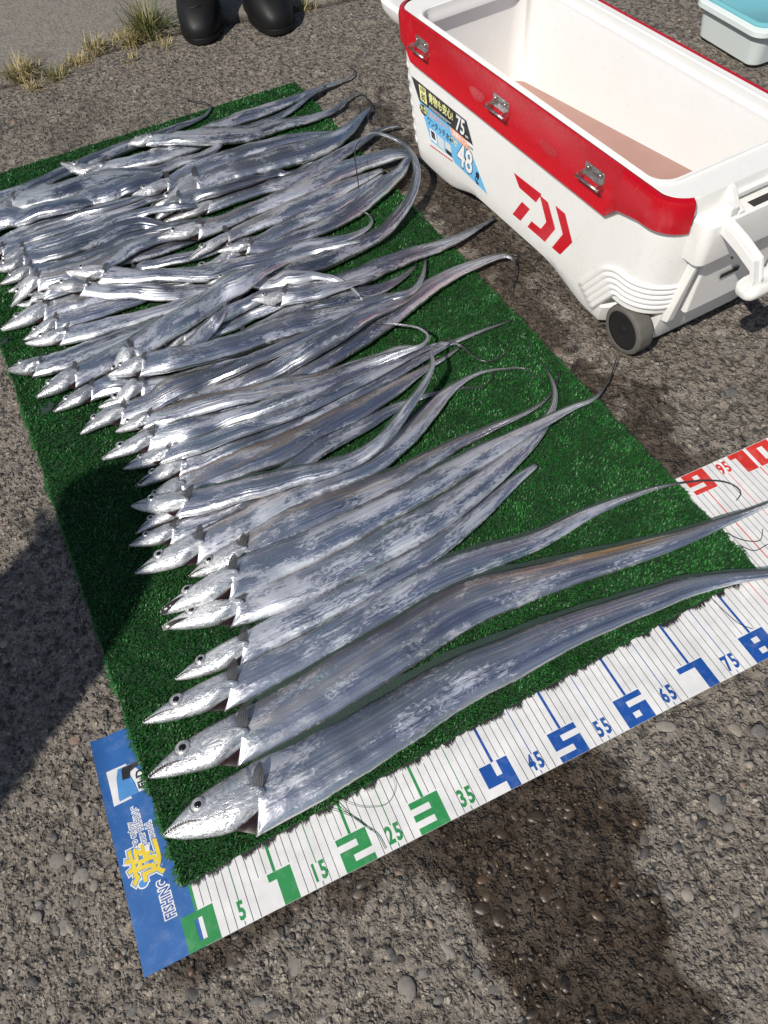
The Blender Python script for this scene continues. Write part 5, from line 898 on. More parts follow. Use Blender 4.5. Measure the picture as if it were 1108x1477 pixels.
def make_fish(key):
    hl, P = FISHROWS[key]; r_ = random.Random(key)
    P = P.copy(); d = np.r_[0, np.cumsum(np.linalg.norm(np.diff(P[:, :3], axis=0), axis=1))]; L = d[-1]
    Wg = float(np.interp(hl * 1.15, d, P[:, 3])); Lh = hl
    near = key in (1, 2, 3, 4, 5, 6, 7, 8, 9)
    nh = 34 if near else 22
    qs = np.concatenate([np.linspace(0, 0.9, nh), np.linspace(0.92, 1.0, 4), [1.012], np.linspace(1.04, 1.3, 6)])
    ts = np.concatenate([qs * Lh, np.linspace(1.36 * Lh, L, int(np.clip((L - Lh) / (0.75 if near else 1.0), 26, 120)))])
    S = hermite(P, np.minimum(ts, L)); n = len(ts)
    S[:, 3] = np.maximum(S[:, 3], 0.07)
    tan = np.gradient(S[:, :3], axis=0); txy = tan[:, :2] / (np.linalg.norm(tan[:, :2], axis=1)[:, None] + 1e-9)
    q = ts / Lh
    # straight head: heads do not bend, so blend towards the chord
    lat = np.stack([-txy[:, 1], txy[:, 0], 0 * txy[:, 0]], 1)
    hi = int(np.searchsorted(q, 1.0)); lh = lat[min(hi + 4, n - 1)]
    w = np.clip((1.25 - q) / 0.5, 0, 1)[:, None]
    hd = S[hi, :3] - S[0, :3]; hd[2] = 0; hd /= np.linalg.norm(hd); hlat = np.array([-hd[1], hd[0], 0])
    lat = lat * (1 - w) + hlat * w; lat /= np.linalg.norm(lat, axis=1)[:, None]
    fwd = np.stack([lat[:, 1], -lat[:, 0], 0 * lat[:, 0]], 1)
    cr, sr = np.cos(S[:, 4])[:, None], np.sin(S[:, 4])[:, None]
    up = np.array([0, 0, 1.0]); LV = lat * cr + up * sr; UV_ = up * cr - lat * sr
    du = np.where(q < 1, Wg * np.interp(q, HEADQ, DORS), S[:, 3]); dl = np.where(q < 1.005, Wg * np.interp(q, HEADQ, VENT), S[:, 3])
    bl = np.clip((q - 1) / 0.35, 0, 1); bl = bl * bl * (3 - 2 * bl)
    du = np.where(q >= 1, Wg * (1 - bl) + S[:, 3] * bl, du); dl = np.where(q >= 1.005, Wg * 1.04 * (1 - bl) + S[:, 3] * bl, dl)
    jk = 0.35 if key <= 6 else 1.0
    jag = 1 + 0.028 * np.sin(ts * 0.83 + 1.7 * key) * jk + 0.02 * np.sin(ts * 2.1 + key) * jk + 0.008 * np.sin(ts * 4.7 + 3 * key)
    du = np.where(q > 1.3, du * jag, du); dl = np.where(q > 1.3, dl * (2 - jag), dl)
    shear = np.where(q >= 1.005, -0.13 * Lh * np.clip((1.32 - q) / 0.32, 0, 1), 0.0)
    tk = 0.35 if key <= 2 else 0.43
    th = np.where(q < 1.005, tk * Wg * np.interp(q, HEADQ, THQ), tk * np.maximum(du, 0.1) * np.interp(q, [1.0, 1.05, 1.3], [0.8, 0.92, 1.0]))
    th = np.clip(th, 0.05, 1.5)
    # the trunk is slightly wavy, never a perfect tube
    wav = 1 + 0.035 * np.sin(ts * 0.55 + key) + 0.03 * np.sin(ts * 1.3 + 2.1 * key)
    th = th * np.where(q > 1.2, wav, 1)
    na = 20 if near else 16
    ph = np.linspace(0, 2 * math.pi, na, endpoint=False); cv = np.cos(ph); sv = np.sin(ph)
    lens = np.where(S[:, 3] < 0.3, 1.0, 0.0)
    V = np.zeros((n, na, 3))
    for j in range(na):
        half = np.where(cv[j] >= 0, du, dl) * cv[j]
        V[:, j] = S[:, :3] + LV * half[:, None] + UV_ * (th * sv[j])[:, None] + fwd * (shear * (1.2 * max(0, -cv[j]) ** 3 - 0.55 * math.sin(math.pi * max(0, -cv[j]))))[:, None]
    V[:, :, 2] = np.maximum(V[:, :, 2], 0.62)
    faces = grid_faces(n, na, True)
    faces.append(tuple(range(na - 1, -1, -1))); faces.append(tuple((n - 1) * na + k for k in range(na)))
    org = (float(S[hi, 0]), float(S[hi, 1]), float(S[:, 2].min() - 0.4))
    root = empty("ribbonfish", org, LABEL[key], "fish", "ribbonfish laid out on the turf mat")
    body = mesh_obj("body", V.reshape(-1, 3), [f[::-1] for f in faces], M['fish'], parent=root, origin=org, smooth=True)
    me = body.data
    uvl = me.uv_layers.new(name="fuv"); vi = np.zeros(len(me.loops), np.int32); me.loops.foreach_get("vertex_index", vi)
    vi = np.minimum(vi, n * na - 1)
    uvs = np.stack([(ts / 10)[vi // na], (0.5 + 0.5 * cv)[vi % na]], 1); uvl.data.foreach_set("uv", uvs.astype(np.float32).ravel())
    tail = np.clip((0.62 - S[:, 3]) / 0.42, 0, 1) * (q > 2.5)
    if key in (1, 2, 9, 15, 24, 35): tail *= np.where(S[:, 3] < 0.2, 1.0, 0.35)
    a = me.attributes.new("tail", 'FLOAT', 'POINT'); a.data.foreach_set("value", np.repeat(tail, na).astype(np.float32))
    a = me.attributes.new("head", 'FLOAT', 'POINT'); a.data.foreach_set("value", np.repeat(np.clip((1.02 - q) / 0.06, 0, 1), na).astype(np.float32))
    a = me.attributes.new("front", 'FLOAT', 'POINT'); a.data.foreach_set("value", np.repeat(np.clip(1 - (q - 1) / 1.8, 0, 1), na).astype(np.float32))
    if key == 2:
        g = np.interp(ts, [44, 56, 63, 68, 77, 82], [0, .22, .5, 1, .9, 0])[:, None] * np.exp(-((cv[None, :] - 0.5) / 0.22) ** 2) * 0.9
        a = me.attributes.new("gold_streak", 'FLOAT', 'POINT'); a.data.foreach_set("value", g.astype(np.float32).ravel())
    body["scuff"] = float(SCUFF.get(key, 0.15 + 0.4 * r_.random())); body["brown"] = float(BROWN.get(key, 0.15 * r_.random())); body["tone"] = float({1: .95, 2: .9, 7: .75, 9: .85}.get(key, 1.0 if key <= 9 else r_.uniform(0.42, 0.95)))
    def surf(qq, v, lift=0.0):
        """point on the upper skin: v is the offset to the back (+) or belly (-) in units of Wg"""
        i = np.interp(qq * Lh, ts, np.arange(n)); i0 = int(min(i, n - 2)); f = i - i0
        g = lambda A: A[i0] * (1 - f) + A[i0 + 1] * f
        half = g(du) if v >= 0 else g(dl); x = np.clip(v * Wg / max(half, 1e-3), -0.98, 0.98)
        return g(S[:, :3]) + g(LV) * (v * Wg) + g(UV_) * (g(th) * (1 - x * x) ** 0.5 + lift)
    UPh = UV_[hi]; LVh = LV[hi]; FWh = fwd[hi]
    # eye: silver iris under a clear bulge, black pupil
    er = 0.086 * Lh * (1.08 if key in (7, 2, 33) else 1.0); c = surf(0.42, 0.40, 0.06 * er)
    def disc(center, r, h, nseg=18):
        VV = [tuple(center + UPh * h)]; 
        for ring, (rr, hh) in enumerate(((0.55, 0.82), (0.85, 0.45), (1.0, -0.3))):
            for k in range(nseg):
                t_ = 2 * math.pi * k / nseg; VV.append(tuple(center + (LVh * math.cos(t_) * 0.9 + FWh * math.sin(t_)) * r * rr + UPh * h * hh))
        FF = [(0, 1 + k, 1 + (k + 1) % nseg) for k in range(nseg)]
        for ring in range(2):
            for k in range(nseg):
                a_ = 1 + ring * nseg + k; b_ = 1 + ring * nseg + (k + 1) % nseg; FF.append((a_, a_ + nseg, b_ + nseg, b_))
        return VV, FF
    mesh_obj("eye_socket", *disc(c - UPh * er * 0.1, er * 1.12, er * 0.25), M['socket'], parent=root, origin=org, smooth=True, fix=True)
    eye = mesh_obj("eye", *disc(c, er, er * 0.3), M['iris'], parent=root, origin=org, smooth=True, fix=True)
    mesh_obj("pupil", *disc(c + UPh * er * 0.2, er * 0.5, er * 0.16), M['pupil'], parent=eye, origin=org, smooth=True, fix=True)
    # dark socket ring
    # mouth line and jaw
    def ribbon(qv, wid, lift):
        VV, FF = [], []; m = len(qv)
        P3 = np.array([surf(a_, b_, lift) for a_, b_ in qv]); tg = np.gradient(P3, axis=0); tg /= np.linalg.norm(tg, axis=1)[:, None] + 1e-9
        for k in range(m):
            s_ = np.cross(tg[k], UPh); ww_ = wid * math.sin(math.pi * (0.12 + 0.88 * k / (m - 1) * 0.98)) ** 0.5
            VV += [tuple(P3[k] - s_ * ww_), tuple(P3[k] + s_ * ww_)]
            if k: FF.append((2 * k - 2, 2 * k - 1, 2 * k + 1, 2 * k))
        return VV, FF
    opn = {1: 0.05, 2: 0.09, 3: 0.07, 4: 0.07, 5: 0.26, 6: 0.3, 7: 0.1, 8: 0.08, 12: 0.24, 14: 0.1, 34: 0.1, 35: 0.3, 59: 0.2}.get(key, 0.05 + 0.1 * r_.random())
    up_l = [(0.015, 0.0), (0.08, 0.05), (0.16, 0.085), (0.24, 0.085), (0.31, 0.04), (0.37, -0.03)]
    VV, FF = [], []
    for k_, (a_, b_) in enumerate(up_l):
        g_ = opn * math.sin(math.pi * min(1, 0.3 + 0.75 * k_ / 5)) + 0.012
        VV += [tuple(surf(a_, b_, 0.012 * Lh)), tuple(surf(max(a_ - 0.01, 0.004), b_ - g_, 0.008 * Lh))]
        if k_: FF.append((2 * k_ - 2, 2 * k_ - 1, 2 * k_ + 1, 2 * k_))
    mo = mesh_obj("mouth", VV, FF, M['mouth'], parent=root, origin=org, fix=True)
    if Lh > 8.5 or key in (12, 35):
        VV, FF = [], []
        for k_ in range(9):
            a_ = 0.05 + 0.028 * k_; b_ = float(np.interp(a_, [x_[0] for x_ in up_l], [x_[1] for x_ in up_l])); ln_ = (0.07 if k_ in (0, 1) else 0.035) + 0.015 * r_.random()
            o_ = len(VV); VV += [tuple(surf(a_ - 0.007, b_ + .01, 0.016 * Lh)), tuple(surf(a_ + 0.007, b_ + .01, 0.016 * Lh)), tuple(surf(a_ - 0.002, b_ - ln_, 0.018 * Lh))]; FF.append((o_, o_ + 1, o_ + 2))
        tag(mesh_obj("teeth", VV, FF, M['teeth'], parent=mo, origin=org, fix=True), kind="stuff")
    # gill cover: a raised plate with a rounded rear edge
    VV, FF = [], []; a_n, b_n = 10, 9
    for i in range(a_n):
        for j in range(b_n):
            x_ = i / (a_n - 1); y_ = -1 + 2 * j / (b_n - 1)
            rear = 1.11 - 0.2 * (y_ - 0.05) ** 2 - (0.12 * max(0, -y_ - .3))
            qq = 0.62 + (rear - 0.62) * x_; vv_ = -0.06 + y_ * (0.46 - 0.08 * (1 - x_))
            e = min(1, x_ * 2.2) * (1 - 0.75 * abs(y_) ** 4)
            VV.append(tuple(surf(min(qq, 1.0), vv_, 0) + fwd[hi] * max(0, qq - 1.0) * Lh + UPh * (0.02 + 0.05 * e) * Wg))
    FF = grid_faces(a_n, b_n)
    last = [(a_n - 1) * b_n + j for j in range(b_n)]; o_ = len(VV)
    for k_ in last: VV.append(tuple(np.array(VV[k_]) - UPh * 0.16 * Wg))
    for j in range(b_n - 1): FF.append((last[j], last[j + 1], o_ + j + 1, o_ + j))
    gc = mesh_obj("gill_cover", VV, FF, M['fish'], parent=root, origin=org, smooth=True, fix=True)
    ul = gc.data.uv_layers.new(name="fuv"); vg = np.zeros(len(gc.data.loops), np.int32); gc.data.loops.foreach_get("vertex_index", vg)
    ul.data.foreach_set("uv", np.stack([(vg // b_n) * 0.03 + key, (vg % b_n) * 0.07], 1).astype(np.float32).ravel())
    a = gc.data.attributes.new("head", 'FLOAT', 'POINT'); a.data.foreach_set("value", np.ones(len(VV), np.float32))
    gc["scuff"] = 0.3; gc["brown"] = 0.0; gc["tone"] = body["tone"]
    # open gill: dark red flesh lying below the cut
    b0 = S[hi, :3]
    pts = [(-0.33, -0.56), (-0.14, -0.4), (0.05, -0.12), (0.03, -0.6), (-0.04, -0.95), (-0.13, -0.94), (-0.22, -0.76)]
    VV = [tuple(b0 + FWh * (a_ * Lh) + LVh * (v_ * Wg) + UPh * (-0.1 * Wg)) for a_, v_ in pts]
    VV.append(tuple(np.mean(np.array(VV), 0) + UPh * 0.1 * Wg))
    mesh_obj("gill", VV, [(k_, (k_ + 1) % 7, 7) for k_ in range(7)], M['gill'], parent=root, origin=org, smooth=True, fix=True)
    # pectoral fin
    if key not in (13, 17, 19, 36, 37, 38):
        VV, FF = [], []; leaf = [(0, .03), (.2, .055), (.45, .062), (.7, .05), (.9, .025), (1, .004)]
        base_ = surf(1.04, 0.05, 0.04 * Wg); dirv = LVh * 0.86 + FWh * 0.42 + UPh * 0.14; dirv /= np.linalg.norm(dirv); sdv = np.cross(dirv, UPh); ln_ = 0.28 * Lh
        for k_, (a_, b_) in enumerate(leaf):
            p_ = base_ + dirv * a_ * ln_ + UPh * 0.12 * Wg * math.sin(a_ * 2.6); VV += [tuple(p_ - sdv * b_ * Lh), tuple(p_ + sdv * b_ * Lh)]
            if k_: FF.append((2 * k_ - 2, 2 * k_ - 1, 2 * k_ + 1, 2 * k_))
        pf = mesh_obj("pectoral_fin", VV, FF, M['pect'], parent=root, origin=org, smooth=True)
        ul = pf.data.uv_layers.new(name="fuv"); vg = np.zeros(len(pf.data.loops), np.int32); pf.data.loops.foreach_get("vertex_index", vg)
        ul.data.foreach_set("uv", np.stack([(vg % 2) * 0.12, (vg // 2) * 0.1], 1).astype(np.float32).ravel())
    # dorsal fin: a thin rayed membrane along the whole back
    ii = [i for i in range(n) if q[i] > 1.02 and S[i, 3] > 0.28]
    VV, FF = [], []
    for m_, i in enumerate(ii):
        fw = 0.78 * min(1, (q[i] - 1.0) * 3) * (0.55 * du[i] ** 0.75) * (1 + 0.12 * math.sin(ts[i] * 0.9 + key)) * (0.6 if key not in (1, 2, 3, 7, 6, 9, 8) else 1.0)
        a_ = S[i, :3] + LV[i] * du[i] * 0.965 + UV_[i] * th[i] * 0.12; b_ = S[i, :3] + LV[i] * (du[i] + fw) + fwd[i] * (-0.5 * fw)
        b_[2] = max(b_[2] - 0.1, 1.3) if du[i] > 0.6 else max(b_[2], 1.05); VV += [tuple(a_), tuple((a_ + b_) / 2 + UV_[i] * 0.06), tuple(b_)]
        if m_: k_ = 3 * m_; FF += [(k_ - 3, k_ - 2, k_ + 1, k_), (k_ - 2, k_ - 1, k_ + 2, k_ + 1)]
    df = mesh_obj("dorsal_fin", VV, FF, M['dorsal'], parent=root, origin=org, smooth=True)
    ul = df.data.uv_layers.new(name="fuv"); vg = np.zeros(len(df.data.loops), np.int32); df.data.loops.foreach_get("vertex_index", vg)
    ul.data.foreach_set("uv", np.stack([(ts[ii] / 10)[vg // 3], (vg % 3) * 0.5], 1).astype(np.float32).ravel())
    return root
for key, _, _ in FISH: make_fish(key)

# ------------------------------------------------------------------ cooler box (local s: along its length, t: depth, z: up)
CO = np.array([95.5, 53.9, 0.0]); CA = np.array([-5.5, 78, 0]) / 78.194; CB = np.array([78, 5.5, 0]) / 78.194
def cw(s, t, z): return tuple(CO + CA * s + CB * t + np.array([0, 0, z]))
cooler = empty("cooler_box", tuple(CO), "big white wheeled cooler box with red front band, standing open without its lid", "cooler")
def cpart(name, stz, faces, mat, parent=cooler, smooth=False, bevel=0.0):
    return mesh_obj(name, [cw(*p) for p in stz], faces, mat, parent=parent, origin=tuple(CO), smooth=smooth, fix=True, bevel=bevel)
def rring(s0, s1, t0, t1, rr, n=10, straight=10):
    """closed outline, corners: (s0,t0) (s1,t0) (s1,t1) (s0,t1) with radii rr"""
    pts = []
    cs = [(s0, t0, math.pi, rr[0]), (s1, t0, 1.5 * math.pi, rr[1]), (s1, t1, 0, rr[2]), (s0, t1, 0.5 * math.pi, rr[3])]
    arcs = []
    for (cs_, ct_, a0, r) in cs:
        cx = cs_ + (r if cs_ == s0 else -r); cy = ct_ + (r if ct_ == t0 else -r)
        arcs.append([(cx + r * math.cos(a0 + 0.5 * math.pi * k / n), cy + r * math.sin(a0 + 0.5 * math.pi * k / n)) for k in range(n + 1)])
    for i in range(4):
        pts += arcs[i]; a = arcs[i][-1]; b = arcs[(i + 1) % 4][0]
        pts += [(a[0] + (b[0] - a[0]) * k / straight, a[1] + (b[1] - a[1]) * k / straight) for k in range(1, straight)]
    return pts
def loft(rings, zs, cap0=True, cap1=True, zf=None):
    V = []; m = len(rings[0])
    for r, z in zip(rings, zs):
        for (s, t) in r: V.append((s, t, z if zf is None else zf(s, t, z)))
    F = grid_faces(len(rings), m, True)
    if cap0: F.append(tuple(range(m)))
    if cap1: F.append(tuple((len(rings) - 1) * m + k for k in range(m)))
    return V, F
def arch(s, t, z):
    if z > 8: return z
    k = np.clip((min(s - 14, 64 - s)) / 14.0, 0, 1); return z + 3.2 * k * k * (3 - 2 * k) * np.clip((8 - z) / 6, 0, 1)
lev = [(2.0, 1.6, 77.5, 0.9), (3.0, 1.2, 78.3, 0.35), (6, 0.4, 79.0, 0.1), (9.3, -0.2, 79.6, 0.0), (9.7, -0.25, 79.6, 0.0), (13, -0.8, 80.2, 0), (18, -1.5, 80.8, 0), (24, -2.3, 81.5, 0), (26.6, -2.6, 81.7, 0.0), (27.6, -2.7, 81.7, 0.1), (28.2, -2.2, 81.3, 0.5)]
rings = []
for z, s0, s1, t0 in lev:
    r = rring(s0, s1, t0, 31 - t0, (6.5, 5, 5, 6.5), 10, 24)
    if z < 9.5:      # wheel recess at the right hand corners
        r = [(s, max(t, 4.6) if (s < 9.4 and t < 15) else min(t, 26.4) if (s < 9.4) else t) for s, t in r]
    rings.append(r)
rings.insert(0, rring(6, 73, 5.5, 25.5, (4, 4, 4, 4), 10, 24)); lev.insert(0, (8.2, 0, 0, 0)); rings.append(rring(-1.0, 80.0, 0.4, 30.4, (4.4, 3.4, 3.4, 4.4), 10, 24)); lev.append((28.25, 0, 0, 0))
V, F = loft(rings, [l[0] for l in lev], cap1=False, zf=arch)
cpart("body", V, F, M['white'], smooth=True, bevel=0.0)
cooler.children[-1].data.polygons.foreach_set("use_smooth", [True] * len(cooler.children[-1].data.polygons))
cooler.children[-1].modifiers.new("edges", 'EDGE_SPLIT').split_angle = math.radians(38)
# upper frame with the rounded opening
SO = rring(-1.3, 80.4, 0.12, 30.7, (4.5, 3.5, 3.5, 4.5), 10, 24); SO2 = rring(-1.1, 80.2, 0.3, 30.5, (4.4, 3.4, 3.4, 4.4), 10, 24)
OP0 = rring(3.75, 74.6, 1.05, 28.6, (3.2, 3.2, 3.2, 3.2), 10, 24); OPL = rring(3.95, 74.4, 1.25, 28.4, (3.1, 3.1, 3.1, 3.1), 10, 24)
OUT1 = rring(3.35, 75.0, 0.75, 29.0, (3.4, 3.4, 3.4, 3.4), 10, 24)
V, F = loft([SO, SO, SO2, OUT1, OUT1, OP0, OPL], [28.0, 31.75, 32.0, 32.0, 32.35, 32.4, 32.2], False, False)
fr = cpart("top_frame", V, F, M['white'], smooth=True); fr.modifiers.new("edges", 'EDGE_SPLIT').split_angle = math.radians(40)
LIN = [(OPL, 32.2), (rring(4.0, 74.4, 1.3, 28.3, (3, 3, 3, 3), 10, 24), 30.9), (rring(4.5, 74.2, 1.7, 27.5, (3, 3, 3, 3), 10, 24), 30.5), (rring(4.6, 74.2, 1.8, 27.4, (3, 3, 3, 3), 10, 24), 29.6), (rring(4.9, 75.4, 2.1, 27.2, (3, 3, 3, 3), 10, 24), 29.2),
       (rring(6.2, 75.4, 2.8, 26.6, (3.2, 3.2, 3.2, 3.2), 10, 24), 8.0), (rring(7.4, 74.2, 4, 25.4, (2.6, 2.6, 2.6, 2.6), 10, 24), 6.2)]
V, F = loft([r for r, _ in LIN], [z for _, z in LIN], False, True)
ln_ = cpart("liner", V, F, M['liner'], smooth=True); ln_.modifiers.new("edges", 'EDGE_SPLIT').split_angle = math.radians(50)
# bloody melt water: the quay slopes a little, so the water stands deeper towards the wheels
def liq_z(s): return 18.0 - (s - 4.0) * (6.2 / 70.0)
def ring_at(s, t): return s, t
ring_ = rring(5.4, 75.3, 2.45, 26.85, (3.1, 3.1, 3.1, 3.1), 10, 24)
mesh_obj("bloody_water", [cw(s, t, liq_z(s)) for s, t in ring_], [tuple(range(len(ring_)))], M['liquid'], origin=tuple(CO), fix=True)
tag(bpy.context.scene.objects["bloody_water"], "shallow pinkish bloody water standing inside the open cooler", "water")
# red band: a swept profile, recessed between two end blocks
def band_path():
    P = []
    for k in range(9): a = math.pi * (1.5 + 0.5 * k / 8) ; P.append((76.6 + 4.6 * math.cos(a) , 4.6 + 4.6 * math.sin(a)))
    P = [p for p in P if p[1] < 5][::-1]
    for s in np.concatenate([np.arange(76.2, 72, -0.35), np.arange(72, 14, -2.0), np.arange(14, 3.4, -0.3)]): P.append((float(s), 0.0))
    for k in range(1, 8): a = math.pi * (1.5 - 0.5 * k / 8 * 0.9); P.append((3.4 + 4.6 * math.cos(a), 4.6 + 4.6 * math.sin(a)))
    return P
PB = np.array(band_path()); tgb = np.gradient(PB, axis=0); tgb /= np.linalg.norm(tgb, axis=1)[:, None]; nb = np.stack([tgb[:, 1], -tgb[:, 0]], 1)
nb = np.where((nb[:, 1] > 0)[:, None] & (np.abs(nb[:, 1]) > 0.3)[:, None], -nb, nb)
V = []; NP = 8
for (s, t), nn in zip(PB, nb):
    if nn[1] > 0.05: nn = -nn
    if t > 0.3: nn = np.array([(s - (3.4 if s < 40 else 76.6)), t - 4.6]); nn = nn / np.linalg.norm(nn)
    zlo = float(np.interp(s, [-2, 5.0, 9.6, 12.2, 74.2, 76.4, 82], [26.6, 26.5, 25.6, 23.2, 23.6, 26.2, 26.4]))
    k = float(np.clip((min(s - 9.8, 75.2 - s)) / 0.9, 0, 1)); k = k * k * (3 - 2 * k)
    rec = 1.1 * (1 - k) + 0.16 * k
    prof = [(-0.3, zlo), (0.85, zlo), (1.1, zlo + 0.3), (1.1 * (1 - k) + 0.9 * k, zlo + 1.0), (rec, zlo + 2.2 * k + 1.2 * (1 - k)), (rec, 31.0), (rec * 0.75, 31.8), (-0.1, 32.03)]
    for o_, z in prof: V.append((s + nn[0] * o_, t + nn[1] * o_, z))
rb = cpart("front_band", V, grid_faces(len(PB), NP), M['red'], smooth=True); rb.modifiers.new("edges", 'EDGE_SPLIT').split_angle = math.radians(32)
cpart("back_band", *[x for x in loft([rring(2, 78, 30.45, 31.15, (.3, .3, .3, .3), 3, 4)] * 2, [25, 32.02])], M['red'])
cpart("gasket", [(1.0, 0.02, 32.02), (77.5, 0.02, 32.02), (77.5, 0.2, 32.03), (1.0, 0.2, 32.03)], [(0, 1, 2, 3)], M['gap'])
for s in (50.5, 28.5):          # moulded finger dips on the band
    V = [(s + 2.6 * math.cos(a), -0.26, 27.0 + 1.3 * math.sin(a) * (0.55 if math.sin(a) > 0 else 1)) for a in np.linspace(0, 2 * math.pi, 20, endpoint=False)] + [(s + 2.2 * math.cos(a), -0.1, 27.0 + 0.9 * math.sin(a) * (0.55 if math.sin(a) > 0 else 1)) for a in np.linspace(0, 2 * math.pi, 20, endpoint=False)]
    cpart("finger_dip", V, [tuple(range(20))] + [(k, (k + 1) % 20, 20 + (k + 1) % 20, 20 + k) for k in range(20)], M['red'], smooth=False)
# three latch keepers: steel plate with a cross bar
def cbox(s0, s1, t0, t1, z0, z1): return box_mesh(s0, s1, t0, t1, z0, z1)
for s in (70.4, 42.8, 16.4):
    lt = cpart("latch", *join([cbox(s - 2.4, s + 2.4, -0.32, -0.12, 27.0, 29.3), cbox(s - 2.5, s - 2.36, -1.8, -0.15, 26.9, 27.9), cbox(s + 2.36, s + 2.5, -1.8, -0.15, 26.9, 27.9)]), M['steel'], bevel=0.03)
    v, f = tube([cw(s - 2.9, -1.7, 27.2), cw(s + 2.9, -1.7, 27.2)], 0.22, 10)
    mesh_obj("latch_bar", v, f, M['steel'], parent=lt, origin=tuple(CO), smooth=True)
    for d in (-1.5, 1.5):
        v, f = tube([cw(s + d, -0.4, 28.7), cw(s + d, -0.7, 28.7)], 0.3, 10); mesh_obj("rivet", v, f, M['steel'], parent=lt, origin=tuple(CO), smooth=True)
# horizontal ribs on the left front corner
for k in range(7):
    z = 6.5 + k * 2.5; V = []
    sc = float(np.interp(z, [l[0] for l in lev[1:9]], [l[2] for l in lev[1:9]])) - 5.0
    arc = [(sc + 5.0 * math.cos(a), 5.0 + 5.0 * math.sin(a)) for a in np.linspace(1.54 * math.pi, 1.93 * math.pi, 12)]
    for i, (s, t) in enumerate(arc):
        e = math.sin(math.pi * i / 11) ** 0.5; nn = np.array([s - sc, t - 5.0]); nn /= np.linalg.norm(nn)
        for dz, o_ in ((-0.85, -0.35), (-0.55, 0.12 * e), (0.0, 0.2 * e), (0.55, 0.12 * e), (0.85, -0.35)): V.append((s + nn[0] * o_, t + nn[1] * o_, z + dz))
    cpart("corner_rib", V, grid_faces(12, 5), M['white'], smooth=True)
# ribbed guard over the wheel
def unroll(p, z, o_):
    s0 = -0.25 - 1.1 * np.clip((z - 9.7) / 9, 0, 1); r = 6.5; sc = s0 + r
    if p >= sc: return (p, -o_, z)
    a = (sc - p) / r
    if a < math.pi / 2: return (sc - (r + o_) * math.sin(a), r - (r + o_) * math.cos(a), z)
    return (s0 - o_, r + (sc - p - r * math.pi / 2), z)
V = []; na_, nb_ = 60, 41
for i in range(na_):
    u = i / (na_ - 1)
    # centre line: up the slope, bend, then level round the corner
    if u < 0.36: k = u / 0.36; p, z = 14.6 + (9.2 - 14.6) * k, 5.0 + (12.3 - 5.0) * k
    elif u < 0.5: k = (u - 0.36) / 0.14; p, z = 9.2 + (6.4 - 9.2) * k, 12.3 + 1.1 * (1 - (1 - k) ** 2)
    else: k = (u - 0.5) / 0.5; p, z = 6.4 + (-5.0 - 6.4) * k, 13.4 + 0.2 * k
    nn = np.interp(u, [0, 0.34, 0.5, 1], [0.62, 0.55, 1.25, math.pi / 2])
    for j in range(nb_):
        v = -1 + 2 * j / (nb_ - 1); hw_ = 2.75 if u > 0.4 else 2.75 + 0.2 * (0.4 - u)
        pp, zz = p + math.cos(nn) * v * hw_, z + math.sin(nn) * v * hw_
        rib = 0.3 * abs(math.sin(2.5 * math.pi * (v + 1) / 1.0 * 0.5 * 2)) ** 0.6; edge = min(1, (1 - abs(v)) * 9) * min(1, u * 14, (1 - u) * 14)
        o_ = (0.34 + (rib if abs(v) < 0.93 and 0.04 < u < 0.97 else 0.28)) * edge - 0.08
        V.append(unroll(pp, max(zz, 2.4), o_))
gd = cpart("wheel_guard", V, grid_faces(na_, nb_), M['white'], smooth=True)
# wheels
def wheel(sc, zc, r, t0, t1, out):
    V = []; m = 48; prof = [(0.76, t0 + 0.5 * out), (0.79, t0 + 0.05 * out), (0.9, t0), (0.985, t0 + 0.3 * out), (1.0, t0 + 0.7 * out), (1.0, t1 - 0.7 * out), (0.97, t1 - 0.2 * out), (0.7, t1)]
    for k in range(m):
        a = 2 * math.pi * k / m
        for i, (rr, t) in enumerate(prof):
            g = 0.965 if (k % 4 == 0 and i in (4, 5)) else 1.0; V.append((sc + r * rr * g * math.cos(a), t, zc + r * rr * g * math.sin(a)))
    F = [(k * 8 + i, k * 8 + i + 1, ((k + 1) % m) * 8 + i + 1, ((k + 1) % m) * 8 + i) for k in range(m) for i in range(7)]
    w = cpart("wheel", [(sc, t0 + 0.4 * out, zc)] + [(sc + r * 0.2 * math.cos(a), t1 - 0.1 * out, zc + r * 0.2 * math.sin(a)) for a in np.linspace(0, 2 * math.pi, 12, endpoint=False)], [(0, 1 + k, 1 + (k + 1) % 12) for k in range(12)], M['hub'])
    ty = mesh_obj("tyre", [cw(*p) for p in V], F, M['tyre'], parent=w, origin=tuple(CO), smooth=True, fix=True); ty.modifiers.new("edges", 'EDGE_SPLIT').split_angle = math.radians(45)
    V = []
    for k in range(40):
        a = 2 * math.pi * k / 40
        for rr, dt in ((0.0, 0.25), (0.12, 0.25), (0.14, 0.34), (0.42, 0.36), (0.66, 0.22), (0.775, 0.12), (0.785, 1.0)): V.append((sc + r * rr * math.cos(a), t0 + dt * out, zc + r * rr * math.sin(a)))
    F = [(k * 7 + i, k * 7 + i + 1, ((k + 1) % 40) * 7 + i + 1, ((k + 1) % 40) * 7 + i) for k in range(40) for i in range(6)]
    mesh_obj("hub", [cw(*p) for p in V], F, M['hub'], parent=w, origin=tuple(CO), smooth=True, fix=True)
wheel(4.2, 4.62, 4.62, 0.35, 3.6, 1.0); wheel(4.2, 4.62, 4.62, 30.65, 27.4, -1.0)
